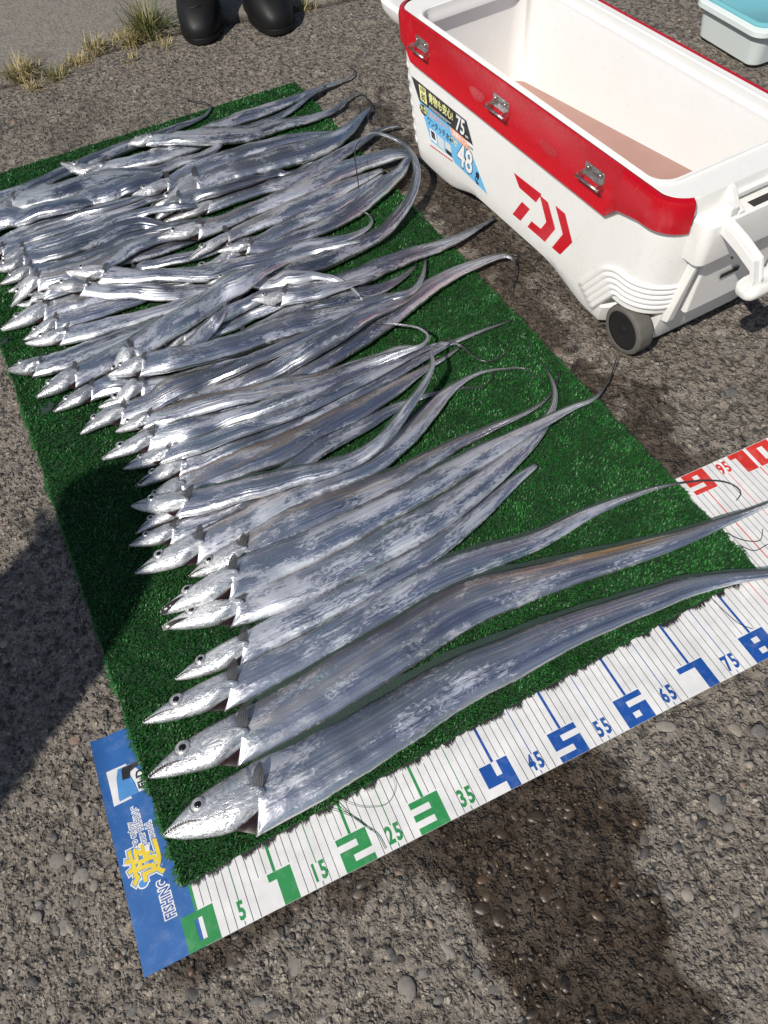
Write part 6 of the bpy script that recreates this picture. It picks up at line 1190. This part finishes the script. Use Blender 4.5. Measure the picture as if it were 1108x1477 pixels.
# right hand end: shoulder, lid keepers, fins, pull handle
V, F = loft([rring(-4.6, -1.0, 3.6, 27.4, (1.4, .3, .3, 1.4), 6, 6), rring(-5.0, -1.0, 3.2, 27.8, (1.6, .3, .3, 1.6), 6, 6), rring(-4.8, -1.0, 3.4, 27.6, (1.5, .3, .3, 1.5), 6, 6), rring(-4.2, -1.0, 4.0, 27.0, (1.2, .3, .3, 1.2), 6, 6)], [22.0, 26.5, 28.6, 28.95])
sh = cpart("end_shoulder", V, F, M['white'], smooth=True); sh.modifiers.new("edges", 'EDGE_SPLIT').split_angle = math.radians(45)
for t in (9.6, 20.8):
    V = []
    prof = [(-1.1, 31.9), (-1.9, 31.6), (-3.4, 29.6), (-4.5, 29.3), (-4.5, 28.8), (-1.1, 28.8)]
    for tt in (t - 0.55, t + 0.55): V += [(s, tt, z) for s, z in prof]
    m = len(prof); cpart("lid_keeper", V, [tuple(range(m)), tuple(range(2 * m - 1, m - 1, -1))] + [(k, (k + 1) % m, m + (k + 1) % m, m + k) for k in range(m)], M['white'], bevel=0.18)
    cpart("keeper_block", *cbox(-4.4, -2.6, t - 2.3, t - 0.7, 28.9, 30.5), M['white'], bevel=0.25)
cpart("keeper_rail", *cbox(-2.2, -1.3, 10.3, 20.1, 29.6, 30.5), M['white'], bevel=0.2)
cpart("slot", *cbox(-4.3, -3.0, 12, 18, 28.9, 28.99), M['gap'])
for t in (5.2, 25.8):           # tapered fins down the end face
    V = []
    for dt in (-0.5, 0.5): V += [(-2.6, t + dt * 0.5, 26.5), (-4.3, t + dt * 0.5, 26.2), (-1.3, t + dt * 1.6, 8.5), (0.2, t + dt * 1.6, 8.0)]
    cpart("end_fin", V, [(0, 1, 2, 3), (7, 6, 5, 4), (0, 4, 5, 1), (1, 5, 6, 2), (2, 6, 7, 3), (3, 7, 4, 0)], M['white'], bevel=0.2)
V, F = loft([rring(-2.0, 1.5, 7.4, 23.6, (.5, .3, .3, .5), 4, 4), rring(-2.9, 1.0, 7.4, 23.6, (.5, .3, .3, .5), 4, 4)], [9.5, 21.0]); cpart("end_panel", V, F, M['white'], bevel=0.15)
cpart("end_slot", [(-2.75, 12.0, 15.0), (-2.75, 16.0, 15.0), (-2.85, 16.0, 16.0), (-2.85, 12.0, 16.0)], [(0, 1, 2, 3)], M['gap'])
def handle(sgn, sbase):
    f_ = lambda s: sbase - s * sgn
    V = []; parts = []
    for t in (6.9, 24.1):
        path = [(0.0, 28.2), (1.6, 28.3), (5.6, 27.2), (9.0, 25.9), (10.2, 23.0)]
        VV = []
        for s, z in path:
            for dt, dz in ((-1.0, -0.9), (1.0, -0.9), (1.0, 0.8), (0.5, 0.8), (0.4, 0.5), (-0.4, 0.5), (-0.5, 0.8), (-1.0, 0.8)): VV.append((f_(s), t + dt, z + dz))
        FF = grid_faces(5, 8, True) + [tuple(range(8)), tuple(32 + k for k in range(8))]; h = cpart("handle_arm", VV, FF, M['white'], bevel=0.18)
    VV = []; sec = [(7.9, 21.4), (8.4, 20.9), (10.6, 20.9), (11.4, 21.5), (11.6, 22.6), (11.2, 23.2), (10.6, 23.2), (10.0, 22.6), (9.0, 22.5), (8.5, 23.2), (8.0, 23.1), (7.7, 22.4)]
    ts_ = [4.9, 5.4, 6.5, 10, 15.5, 21, 24.5, 25.6, 26.1]
    for i, t in enumerate(ts_):
        k = {0: 0.55, 1: 0.9, 7: 0.9, 8: 0.55}.get(i, 1.0)
        for s, z in sec: VV.append((f_(9.7 + (s - 9.7) * k), t, 22.0 + (z - 22.0) * k))
    FF = grid_faces(len(ts_), 12, True) + [tuple(range(12)), tuple((len(ts_) - 1) * 12 + k for k in range(12))]
    g = mesh_obj("grip", [cw(*p) for p in VV], FF, M['white'], parent=h, origin=tuple(CO), smooth=True, fix=True); g.modifiers.new("edges", 'EDGE_SPLIT').split_angle = math.radians(50)
    for t in (5.7,):
        v, f = tube([cw(f_(5.6), t - 0.02, 25.3), cw(f_(5.6), t + 0.1, 25.3)], 0.22, 10); mesh_obj("screw", v, f, M['gap'], parent=h, origin=tuple(CO))
handle(1.0, -2.6)
# folded grip at the far end
V, F = loft([rring(81.0, 92.0, 3, 28, (.5, 2.6, 2.6, .5), 6, 6), rring(81.0, 93.6, 2.2, 28.8, (.5, 3, 3, .5), 6, 6), rring(81.0, 93.8, 2.0, 29.0, (.5, 3, 3, .5), 6, 6), rring(81.0, 93.0, 2.6, 28.4, (.5, 2.6, 2.6, .5), 6, 6)], [25.8, 27.2, 28.6, 29.2]); e_ = cpart("end_grip", V, F, M['white'], smooth=True); e_.modifiers.new("edges", 'EDGE_SPLIT').split_angle = math.radians(45)
# printed sticker and emblem on the front (flat print, 0.3 mm proud)
def fpoly(name, polys, mat, lift, parent=cooler):
    V, F = [], []
    for poly in polys:
        o_ = len(V); V += [(s, -lift, z) for s, z in poly]; F.append(tuple(range(o_, o_ + len(poly))))
    return mesh_obj(name, [cw(*p) for p in V], F, mat, parent=parent, origin=tuple(CO), fix=False)
stk = fpoly("sticker", [[(73.05, 16.35), (69.1, 10.3), (68.6, 9.5), (59.8, 9.9), (59.0, 9.3), (46.5, 8.6), (52.8, 14.6), (53.9, 16.35)]], M['st_blue'], 0.03)
fpoly("sticker_band", [[(75.9, 20.2), (73.0, 16.3), (52.0, 16.2), (54.5, 20.05)]], M['st_black'], 0.045, stk)
fpoly("sticker_flash", [[(60.6, 16.25), (60.0, 14.75), (53.0, 14.55), (54.6, 16.2)]], M['st_orange'], 0.06, stk)
fpoly("sticker_corner", [[(54.5, 16.15), (53.2, 14.7), (51.2, 14.8), (52.2, 16.15)]], M['st_white'], 0.05, stk)
fpoly("badge", [[(72.9, 19.75), (72.3, 16.75), (69.6, 16.75), (70.1, 19.75)]], M['st_yellow'], 0.06, stk)
def ftext(body, size, s, z, mat, lift, bold=0.0, sx_=1.0, shear=0.0, parent=stk):
    v, f = text_mesh(body, size, 0, 0, bold, 0.0)
    if not len(v): return
    P3 = [cw(s - (x + y * shear) * sx_, -lift, z + y) for x, y, _ in v]
    tag(mesh_obj("lettering", P3, f, mat, parent=parent, origin=tuple(CO)), kind="stuff" if len(body) > 1 else None)
ftext("KEEP", 1.05, 71.3, 19.15, M['st_black'], 0.075, 0.03, 0.8); ftext("80", 2.0, 71.1, 17.65, M['st_black'], 0.075, 0.04, 0.85)
ftext("青物も安心!", 2.1, 64.2, 18.55, M['st_yellow'], 0.06, 0.05, 0.86); ftext("75", 4.3, 56.7, 18.0, M['st_white'], 0.06, 0.1, 0.8, 0.1); ftext("cm", 0.9, 54.3, 17.0, M['st_white'], 0.06, 0.02); ftext("MAX", 0.6, 57.6, 19.6, M['st_white'], 0.06, 0.01)
ftext("最大限コック", 1.15, 65.2, 15.3, M['st_orange'], 0.06, 0.02); ftext("装備タイプ", 1.15, 56.9, 15.45, M['st_white'], 0.075, 0.02, 0.9); ftext("ワンタッチ水栓", 1.75, 64.6, 13.55, M['st_black'], 0.06, 0.03, 0.86)
ftext("大型", 1.5, 71.2, 15.1, M['st_yellow'], 0.075, 0.02); fpoly("sticker_spot", [[(71.3 + 1.6 * math.cos(a), 15.05 + 1.05 * math.sin(a)) for a in np.linspace(0, -2 * math.pi, 18, endpoint=False)]], M['st_black'], 0.06, stk)
for s0, s1, z0, z1, mt in ((69.0, 66.3, 10.0, 12.3, 'st_white'), (68.5, 66.9, 10.5, 12.0, 'st_black'), (65.8, 63.2, 9.95, 12.2, 'tub'), (62.8, 60.4, 10.1, 12.3, 'tub'), (62.6, 60.2, 9.98, 10.8, 'st_black')):
    fpoly("sticker_picture", [[(s0, z1), (s0 - 0.4, z0), (s1 - 0.4, z0), (s1, z1)]], M[mt], 0.05 if mt != 'st_black' else 0.065, stk)
ftext("実寸", 1.3, 59.1, 13.6, M['st_yellow'], 0.07, 0.05)
ftext("48", 6.6, 54.9, 11.9, M['st_black'], 0.05, 0.36, 0.86, 0.05); ftext("48", 6.6, 54.9, 11.9, M['st_white'], 0.065, 0.14, 0.86, 0.05); ftext("ℓ", 3.2, 50.3, 10.0, M['st_black'], 0.06, 0.14)
SP = fpoly("small_print", [[(68.9 - i * 0.62, 17.05), (68.9 - i * 0.62, 16.85), (68.45 - i * 0.62, 16.85), (68.45 - i * 0.62, 17.05)] for i in range(14)] + [[(68.9 - i * 0.62, 16.68), (68.9 - i * 0.62, 16.5), (68.5 - i * 0.62, 16.5), (68.5 - i * 0.62, 16.68)] for i in range(12)], M['tub'], 0.06, stk)
SR = fpoly("red_print", [[(69.0 - i * 0.72, 8.6 + 0.06 * i), (69.0 - i * 0.72, 8.25 + 0.06 * i), (68.5 - i * 0.72, 8.25 + 0.06 * i), (68.5 - i * 0.72, 8.6 + 0.06 * i)] for i in range(13)], M['st_red'], 0.03)
SW = fpoly("corner_print", [[(53.6 - i * 0.36, 15.6), (53.6 - i * 0.36, 15.1), (53.4 - i * 0.36, 15.1), (53.4 - i * 0.36, 15.6)] for i in range(5)], M['st_black'], 0.065, stk)
for o in (SP, SR, SW): tag(o, kind="stuff")
EM = [[(38.1, 17.5), (29.4, 17.7), (30.8, 15.35), (36.1, 15.5)], [(35.0, 13.2), (32.4, 13.1), (35.0, 9.15), (37.7, 9.1)],
      [(28.2, 14.9), (27.4, 17.2), (24.6, 13.4), (27.1, 9.2), (32.7, 9.2), (31.8, 10.9), (28.3, 10.9), (27.4, 13.2)], [(25.3, 17.7), (22.5, 17.7), (19.6, 13.6), (22.4, 9.3), (24.9, 9.3), (22.4, 13.6)]]
EM[2] = [(30.0, 17.3), (27.4, 17.2), (24.6, 13.4), (27.1, 9.2), (32.7, 9.2), (31.6, 11.0), (28.6, 11.1), (27.3, 13.3)]
for p in EM: fpoly("emblem", [p], M['st_red'], 0.03)

# ------------------------------------------------------------------ storage tub behind the cooler
tub = empty("storage_tub", (190, 133, 0), "pale grey plastic tub with a teal lid standing behind the cooler", "tub")
def wloft(x0, x1, y0, y1, r): return rring(x0, x1, y0, y1, (r, r, r, r), 8, 4)
TO = (190, 133, 0)
def tpart(name, rings, zs, mat, cap0=True, cap1=True):
    V, F = loft(rings, zs, cap0, cap1); o = mesh_obj(name, V, F, mat, parent=tub, origin=TO, smooth=True, fix=True); o.modifiers.new("edges", 'EDGE_SPLIT').split_angle = math.radians(42); return o
tpart("tub_body", [wloft(178.6, 207, 123.4, 143.4, 2.2), wloft(177.9, 208, 122.7, 144.0, 2.6), wloft(177.2, 209, 121.9, 144.8, 3.0)], [0.0, 0.6, 7.6], M['tub'])
tpart("rim", [wloft(176.6, 209.6, 121.3, 145.4, 3.2), wloft(176.0, 210, 120.8, 146, 3.6), wloft(176.1, 210, 120.9, 145.9, 3.6), wloft(176.6, 209.5, 121.4, 145.4, 3.4)], [7.4, 7.6, 8.6, 9.0], M['tub'])
tpart("lid", [wloft(177.4, 208.6, 122.2, 144.6, 3.2), wloft(177.3, 208.7, 122.1, 144.7, 3.2), wloft(177.8, 208.2, 122.6, 144.2, 3.0), wloft(178.5, 207.5, 123.3, 143.5, 2.8), wloft(178.9, 207.1, 123.7, 143.1, 2.6)], [8.9, 9.5, 9.8, 9.7, 9.3], M['teal'])

# ------------------------------------------------------------------ people: one in rubber boots behind the mat, one off to the left whose shadow reaches the turf
def boot(name, x, y, rz, parent, org):
    """rubber boot, toe towards local -y; heel at the origin"""
    zs = [0.0, 0.8, 1.7, 1.9, 4.3, 6.2, 7.6, 8.8, 10.2, 12.5, 16, 22, 30, 34]
    yf = [-22, -22.2, -22.1, -22.2, -22.2, -20.3, -18.4, -15.8, -12.6, -9.6, -7.8, -7.6, -8.2, -8.4]
    yb = [5.6, 5.8, 5.8, 5.2, 5.3, 5.4, 5.4, 5.3, 5.2, 5.2, 5.4, 6.2, 6.9, 7.0]
    hw_ = [6.0, 6.3, 6.3, 6.4, 6.6, 6.5, 6.2, 5.8, 5.5, 5.4, 5.8, 6.6, 7.2, 7.3]
    def ring(i, grow=0.0):
        out = []; m = 36; a_, b_ = yf[i] - grow, yb[i] + grow; L = b_ - a_
        for k in range(m):
            t = 2 * math.pi * k / m; yy = (a_ + b_) / 2 - L / 2 * math.cos(t); u = (yy - a_) / L
            long_ = np.clip((L - 14) / 12, 0, 1)
            wv = (hw_[i] + grow) * (1 - 0.13 * long_ * math.exp(-((u - 0.62) / 0.14) ** 2))
            sn = math.sin(t); out.append((wv * np.sign(sn) * abs(sn) ** (0.8 if long_ > 0.4 else 1.0), yy))
        return out
    c, s = math.cos(rz), math.sin(rz)
    tr = lambda p, z: (x + p[0] * c - p[1] * s, y + p[0] * s + p[1] * c, z)
    V = [tr(p, 0.9) for p in ring(3, -0.25)] + [tr(p, 1.6) for p in ring(3, -0.1)]
    for i in range(3, len(zs)):
        for p in ring(i):
            wr = 0.35 * math.sin(zs[i] * 2.9 + p[0] * .6) if 8 < zs[i] < 18 else 0; V.append(tr((p[0] * (1 + wr * .06), p[1] + wr), zs[i]))
    m = 36; F = grid_faces(len(zs) - 1, m, True) + [tuple(range(m)), tuple((len(zs) - 2) * m + k for k in range(m))]
    b = mesh_obj(name, V, F, M['rubber'], parent=parent, origin=org, smooth=True, fix=True); ss = b.modifiers.new("smooth", 'SUBSURF'); ss.levels = 1; ss.render_levels = 2
    V = []
    for i, g in ((0, 0.0), (1, 0.42), (2, 0.45), (2, 0.1), (3, -0.1)): V += [tr(p, zs[i] + (0.15 if g == -0.2 else 0)) for p in ring(i, g)]
    F = grid_faces(5, m, True) + [tuple(range(m)), tuple(4 * m + k for k in range(m))]
    so = mesh_obj("sole", V, F, M['rubber'], parent=b, origin=org, smooth=True, fix=True); so.modifiers.new("edges", 'EDGE_SPLIT').split_angle = math.radians(40)
    for zc, yc, wd_ in ((9.6, -14.6, 4.6), (11.2, -11.9, 4.9), (13.4, -9.6, 4.6), (8.2, -17.4, 3.4)):
        path = [tr((wd_ * math.sin(a), yc + 2.4 * (1 - math.cos(a)) + 0.3), zc - 1.4 * (1 - math.cos(a)) + 0.12 * math.sin(5 * a)) for a in np.linspace(-1.05, 1.05, 11)]
        mesh_obj("crease", *tube(path, [0.05] + [0.24] * 9 + [0.05], 8), M['rubber'], parent=b, origin=org, smooth=True)
    return b

def person(loc, rz, label, feet, pose, height=1.0, boots=True):
    root = empty("person", loc, label, "person")
    c, s = math.cos(rz), math.sin(rz)
    tr = lambda p: (loc[0] + p[0] * c - p[1] * s, loc[1] + p[0] * s + p[1] * c, p[2] * height)
    J = pose; names = list(J); idx = {k: i for i, k in enumerate(names)}
    E = [('pelvis', 'waist'), ('waist', 'chest'), ('chest', 'neck'), ('neck', 'chin'), ('chin', 'crown')]
    for a in 'lr': E += [('pelvis', a + 'hip'), (a + 'hip', a + 'knee'), (a + 'knee', a + 'ankle'), ('chest', a + 'sh'), (a + 'sh', a + 'el'), (a + 'el', a + 'wr'), (a + 'wr', a + 'palm')]
    me = bpy.data.meshes.new("body"); me.from_pydata([[q * CM - l * CM for q, l in zip(tr(J[k][:3]), loc)] for k in names], [(idx[a], idx[b]) for a, b in E], [])
    o = bpy.data.objects.new("body", me); COL.objects.link(o); o.parent = root
    md = o.modifiers.new("skin", 'SKIN'); md.use_smooth_shade = True
    sv = me.skin_vertices[0].data if len(me.skin_vertices) else None
    if sv:
        for k in names: r = J[k][3] * CM; sv[idx[k]].radius = (r, r * (J[k][4] if len(J[k]) > 4 else 1.0))
        sv[idx['pelvis']].use_root = True
    o.modifiers.new("sub", 'SUBSURF').levels = 2
    dg = bpy.context.evaluated_depsgraph_get(); ev = bpy.data.meshes.new_from_object(o.evaluated_get(dg)); o.modifiers.clear(); o.data = ev
    for mname in ('cloth', 'trouser', 'skin'): ev.materials.append(M[mname])
    hipz = J['pelvis'][2] * height * CM; chin = J['chin'][2] * height * CM - 0.03
    wr = [Vector([q * CM - l * CM for q, l in zip(tr(J[a + 'wr'][:3]), loc)]) for a in 'lr']; pl = [Vector([q * CM - l * CM for q, l in zip(tr(J[a + 'palm'][:3]), loc)]) for a in 'lr']
    for p in ev.polygons:
        cc = p.center; p.use_smooth = True
        hand = any((cc - w_).dot(p_ - w_) > 0 and (cc - w_).length < 0.16 for w_, p_ in zip(wr, pl))
        p.material_index = 2 if (cc.z > chin or hand) else 1 if cc.z < hipz else 0
    # cap and a few facial features
    hx = [q - l for q, l in zip(tr(J['chin'][:3]), loc)]; cr_ = [q - l for q, l in zip(tr(J['crown'][:3]), loc)]
    v, f = ICO2[0]; hc = np.array(cr_) + np.array([0, 0, 0.5]); v2 = v * np.array([9.8, 10.8, 8.0]) + hc
    v2[:, 2] = np.maximum(v2[:, 2], hc[2] - 3)
    mesh_obj("cap", v2 + np.array(loc), f, M['hair'], parent=root, origin=loc, smooth=True)
    fd = np.array([s, -c, 0.0]); sd = np.array([c, s, 0]); mid = (np.array(hx) + np.array(cr_)) / 2
    for nm, o_, r3, mt in (("nose", fd * 10.3 + np.array([0, 0, -2.0]), (1.4, 1.6, 2.2), 'skin'), ("eye", fd * 9.2 + sd * 3.2 + np.array([0, 0, 0.6]), (1.2, 1.0, .7), 'pupil'), ("eye", fd * 9.2 - sd * 3.2 + np.array([0, 0, 0.6]), (1.2, 1.0, .7), 'pupil'), ("ear", sd * 8.6 + np.array([0, 0, -.5]), (1, 1.8, 3), 'skin'), ("ear", -sd * 8.6 + np.array([0, 0, -.5]), (1, 1.8, 3), 'skin'), ("mouth", fd * 9.2 + np.array([0, 0, -5.2]), (2.4, .8, .5), 'mouth')):
        mesh_obj(nm, ICO1[1][0] * np.array(r3) + mid + o_ + np.array(loc), ICO1[1][1], M[mt], parent=root, origin=loc, smooth=True)
    # fingers
    for w_, p_ in zip(wr, pl):
        d = (p_ - w_).normalized(); sde = d.cross(Vector((0, 0, 1))).normalized() if abs(d.z) < 0.95 else Vector((1, 0, 0))
        for k in range(4):
            st = p_ + sde * ((k - 1.5) * 0.019); ln = (0.065, 0.078, 0.072, 0.055)[k]; bend = Vector((0, 0, -0.02)) + d.cross(sde) * 0.02
            path = [np.array(st + d * ln * u + bend * u * u) * 100 + np.array(loc) for u in (-.3, .2, .55, 1.0)]
            mesh_obj("finger", *tube(path, [0.95, .9, .8, .6], 8), M['skin'], parent=root, origin=loc, smooth=True)
        th_ = [np.array(w_ + d * 0.03 + sde * (0.03 + 0.03 * u) + d * 0.05 * u) * 100 + np.array(loc) for u in (0, .5, 1)]
        mesh_obj("thumb", *tube(th_, [1.1, 1.0, .7], 8), M['skin'], parent=root, origin=loc, smooth=True)
    for (fx, fy, fr) in feet:
        q = tr((fx, fy, 0)); boot("boot", q[0], q[1], rz + fr, root, loc)
    return root
stand = {'pelvis': (0, 2, 92, 15, .75), 'waist': (0, 1, 106, 14.5, .75), 'chest': (0, 0, 128, 17, .72), 'neck': (0, 0, 148, 6.5), 'chin': (0, -2, 157, 8.5, 1.05), 'crown': (0, -1, 168, 8.5, 1.1)}
for a, g in (('l', 1), ('r', -1)):
    stand.update({a + 'hip': (g * 9, 2, 86, 10.5), a + 'knee': (g * 10, 1, 48, 7.2), a + 'ankle': (g * 10.2, 0, 20, 5.6), a + 'sh': (g * 18, 0, 139, 7.5), a + 'el': (g * 25, 2, 112, 5.4), a + 'wr': (g * 24, -8, 90, 3.6), a + 'palm': (g * 23.5, -11, 83, 3.4, .6)})
person((78.0, 236.0, 0.0), math.radians(-14), "person in black rubber boots standing on the concrete behind the mat", [(10.2, -2.0, 0.2), (-7.2, 1.0, -0.06)], stand)
bent = dict(stand)
bent.update({'waist': (0, -1, 106, 15, .8), 'chest': (0, -4, 128, 15.5, .75), 'neck': (0, -9, 147, 7), 'chin': (0, -13, 156, 8.6, 1.05), 'crown': (0, -14, 168, 8.8, 1.1)})
for a, g in (('l', 1), ('r', -1)):
    bent.update({a + 'sh': (g * 18, -5, 139, 8), a + 'el': (g * 20, -8, 114, 6), a + 'wr': (g * 14, -24, 104, 4), a + 'palm': (g * 12, -31, 105, 3.4, .6)})
person((-120.2, -20.7, 0.0), math.radians(210), "person in dark jacket at the left whose shadow falls across the mat's edge", [(10.6, 0, 0.1), (-10.2, 0, -0.12)], bent)

# ------------------------------------------------------------------ grass in the joint, clear shards, loose threads
def tuft(x, y, r, h, n, dry, label):
    p = rng.normal(0, r * 0.45, (n, 2)); az = rng.uniform(0, 2 * math.pi, n); out = np.arctan2(p[:, 1], p[:, 0]); az = np.where(rng.random(n) < 0.7, out + rng.normal(0, .6, n), az)
    ln = h * rng.uniform(0.45, 1.15, n); lean = rng.uniform(0.2, 1.25, n); w = rng.uniform(0.09, 0.17, n)
    dx, dy = np.cos(az), np.sin(az); z0 = -0.8
    def pp(a, k): return np.stack([x + p[:, 0] + dx * ln * np.sin(lean * k) * a, y + p[:, 1] + dy * ln * np.sin(lean * k) * a, z0 + ln * a * np.cos(lean * k)], 1)
    sdv = np.stack([-dy, dx, 0 * dx], 1) * w[:, None]
    A, B, C_ = pp(0, 0), pp(0.5, 0.7), pp(1.0, 1.25)
    VV = np.stack([A - sdv, A + sdv, B - sdv, B + sdv, C_], 1).reshape(-1, 3); b0 = (np.arange(n) * 5)[:, None]
    TT = np.concatenate([b0 + [0, 1, 3], b0 + [0, 3, 2], b0 + [2, 3, 4]])
    sh_ = np.clip(dry + rng.normal(0, 0.22, n), 0, 1)
    o = tri_mesh("grass_tuft", VV, TT, M['grass'], origin=(x, y, 0), attrs={"rnd": np.repeat(sh_, 5)})
    tag(o, label, "grass", "grass growing in the concrete joint")
for a in ((53.5, 237.5, 5.0, 11, 230, 0.3, "largest green grass tuft beside the left rubber boot"), (13.5, 233.0, 4.5, 7, 170, 0.75, "straw-coloured grass tuft at the photograph's left edge"), (23.0, 225.0, 3.0, 4.5, 90, 0.5, "small greenish grass tuft right of the left-edge straw tuft"),
          (15.5, 223.0, 3.0, 4, 70, 0.8, "low dry grass tuft below the left-edge straw tuft"), (36.5, 235.0, 3.0, 6, 110, 0.75, "dry grass tuft between the left-edge and the green tufts"), (54.5, 224.0, 4.0, 4, 60, 0.75, "thin yellow grass tuft just in front of the left boot"),
          (44.0, 222.0, 2.0, 3, 48, 0.7, "tiny sparse grass tuft left of the thin yellow one"), (46.5, 235.0, 5.0, 4.5, 230, 0.8, "flattened dry grass tuft at the green tuft's left side"), (98.5, 223.5, 4.0, 4, 70, 0.6, "low yellow-green grass tuft right of the rubber boots"), (30.0, 231.5, 4.6, 2.8, 150, 0.85, "dry grass wisps lying in the joint right of the small greenish tuft")): tuft(*a)
def shard(x, y, z, sx_, sy_, sz, rz, seed, label):
    v, f = ico(1, seed); v = v * (sx_, sy_, sz); c, s = math.cos(rz), math.sin(rz)
    v = np.stack([v[:, 0] * c - v[:, 1] * s + x, v[:, 0] * s + v[:, 1] * c + y, v[:, 2] + z], 1)
    o = mesh_obj("ice_piece", v, f, M['ice'], origin=(x, y, z - sz)); tag(o, label, "ice", "clear ice bits on the turf")
shard(-7.6, 117.5, 1.6, 2.6, 1.3, 0.55, 0.1, 51, "clear melting ice piece at the mat's left edge beside the dark red-snouted fish")
shard(-1.8, 95.0, 1.3, 1.9, 1.5, 0.25, 0.7, 52, "clear flat ice piece on bare turf left of the lowest left heads")
shard(-2.6, 61.3, 1.2, 0.7, 1.6, 0.15, 0.6, 53, "thin clear ice piece inside the dark shadow on the turf")
def strand(pts, r, mat, label, rnd=0.3):
    P = hermite(np.array(pts, float), np.linspace(0, np.linalg.norm(np.diff(np.array(pts, float), axis=0), axis=1).sum(), 24))
    P[:, 2] = np.maximum(P[:, 2], rul_z(P[:, 0], P[:, 1]) + 0.05 + r) if P[0, 1] < 30 else P[:, 2]
    o = mesh_obj("loose_thread", *tube(P, r, 5), mat, origin=tuple(P[0])); tag(o, label, "thread", "loose threads on the measuring sheet")
    a = o.data.attributes.new("rnd", 'FLOAT', 'POINT'); a.data.foreach_set("value", np.full(len(o.data.vertices), rnd, np.float32))
strand([(19.6, 8.6, .6), (20.9, 6.1, .3), (22.0, 4.2, .3), (23.1, 2.4, .3), (23.3, 0.5, .3)], 0.05, M['turf'], "longest green turf thread running from mat down past numeral 2")
strand([(20.0, 8.6, .5), (23.2, 5.9, .4), (25.8, 5.2, .5), (27.3, 6.3, .5), (27.8, 8.9, .6)], 0.03, M['turf'], "thin green thread curving over the 25 line")
strand([(18.0, 8.4, .5), (20.0, 6.8, .4), (21.5, 5.2, .3), (22.6, 3.2, .3)], 0.04, M['turf'], "short green thread beside the longest one near numeral 2")
strand([(87.2, 18.2, .7), (88.6, 16.2, .5), (90.8, 15.0, .5), (92.3, 16.3, .7)], 0.06, M['black_thread'], "black frayed thread crossing the red 90 line")
strand([(87.6, 15.6, .6), (88.8, 14.0, .5), (91.2, 13.9, .6)], 0.05, M['black_thread'], "shorter black frayed thread just below the one crossing the 90 line")
strand([(78.5, 10.9, .6), (79.0, 8.0, .4), (79.6, 5.6, .35), (80.6, 4.2, .4)], 0.03, M['black_thread'], "fine dark thread hanging beside the blue 80 line")
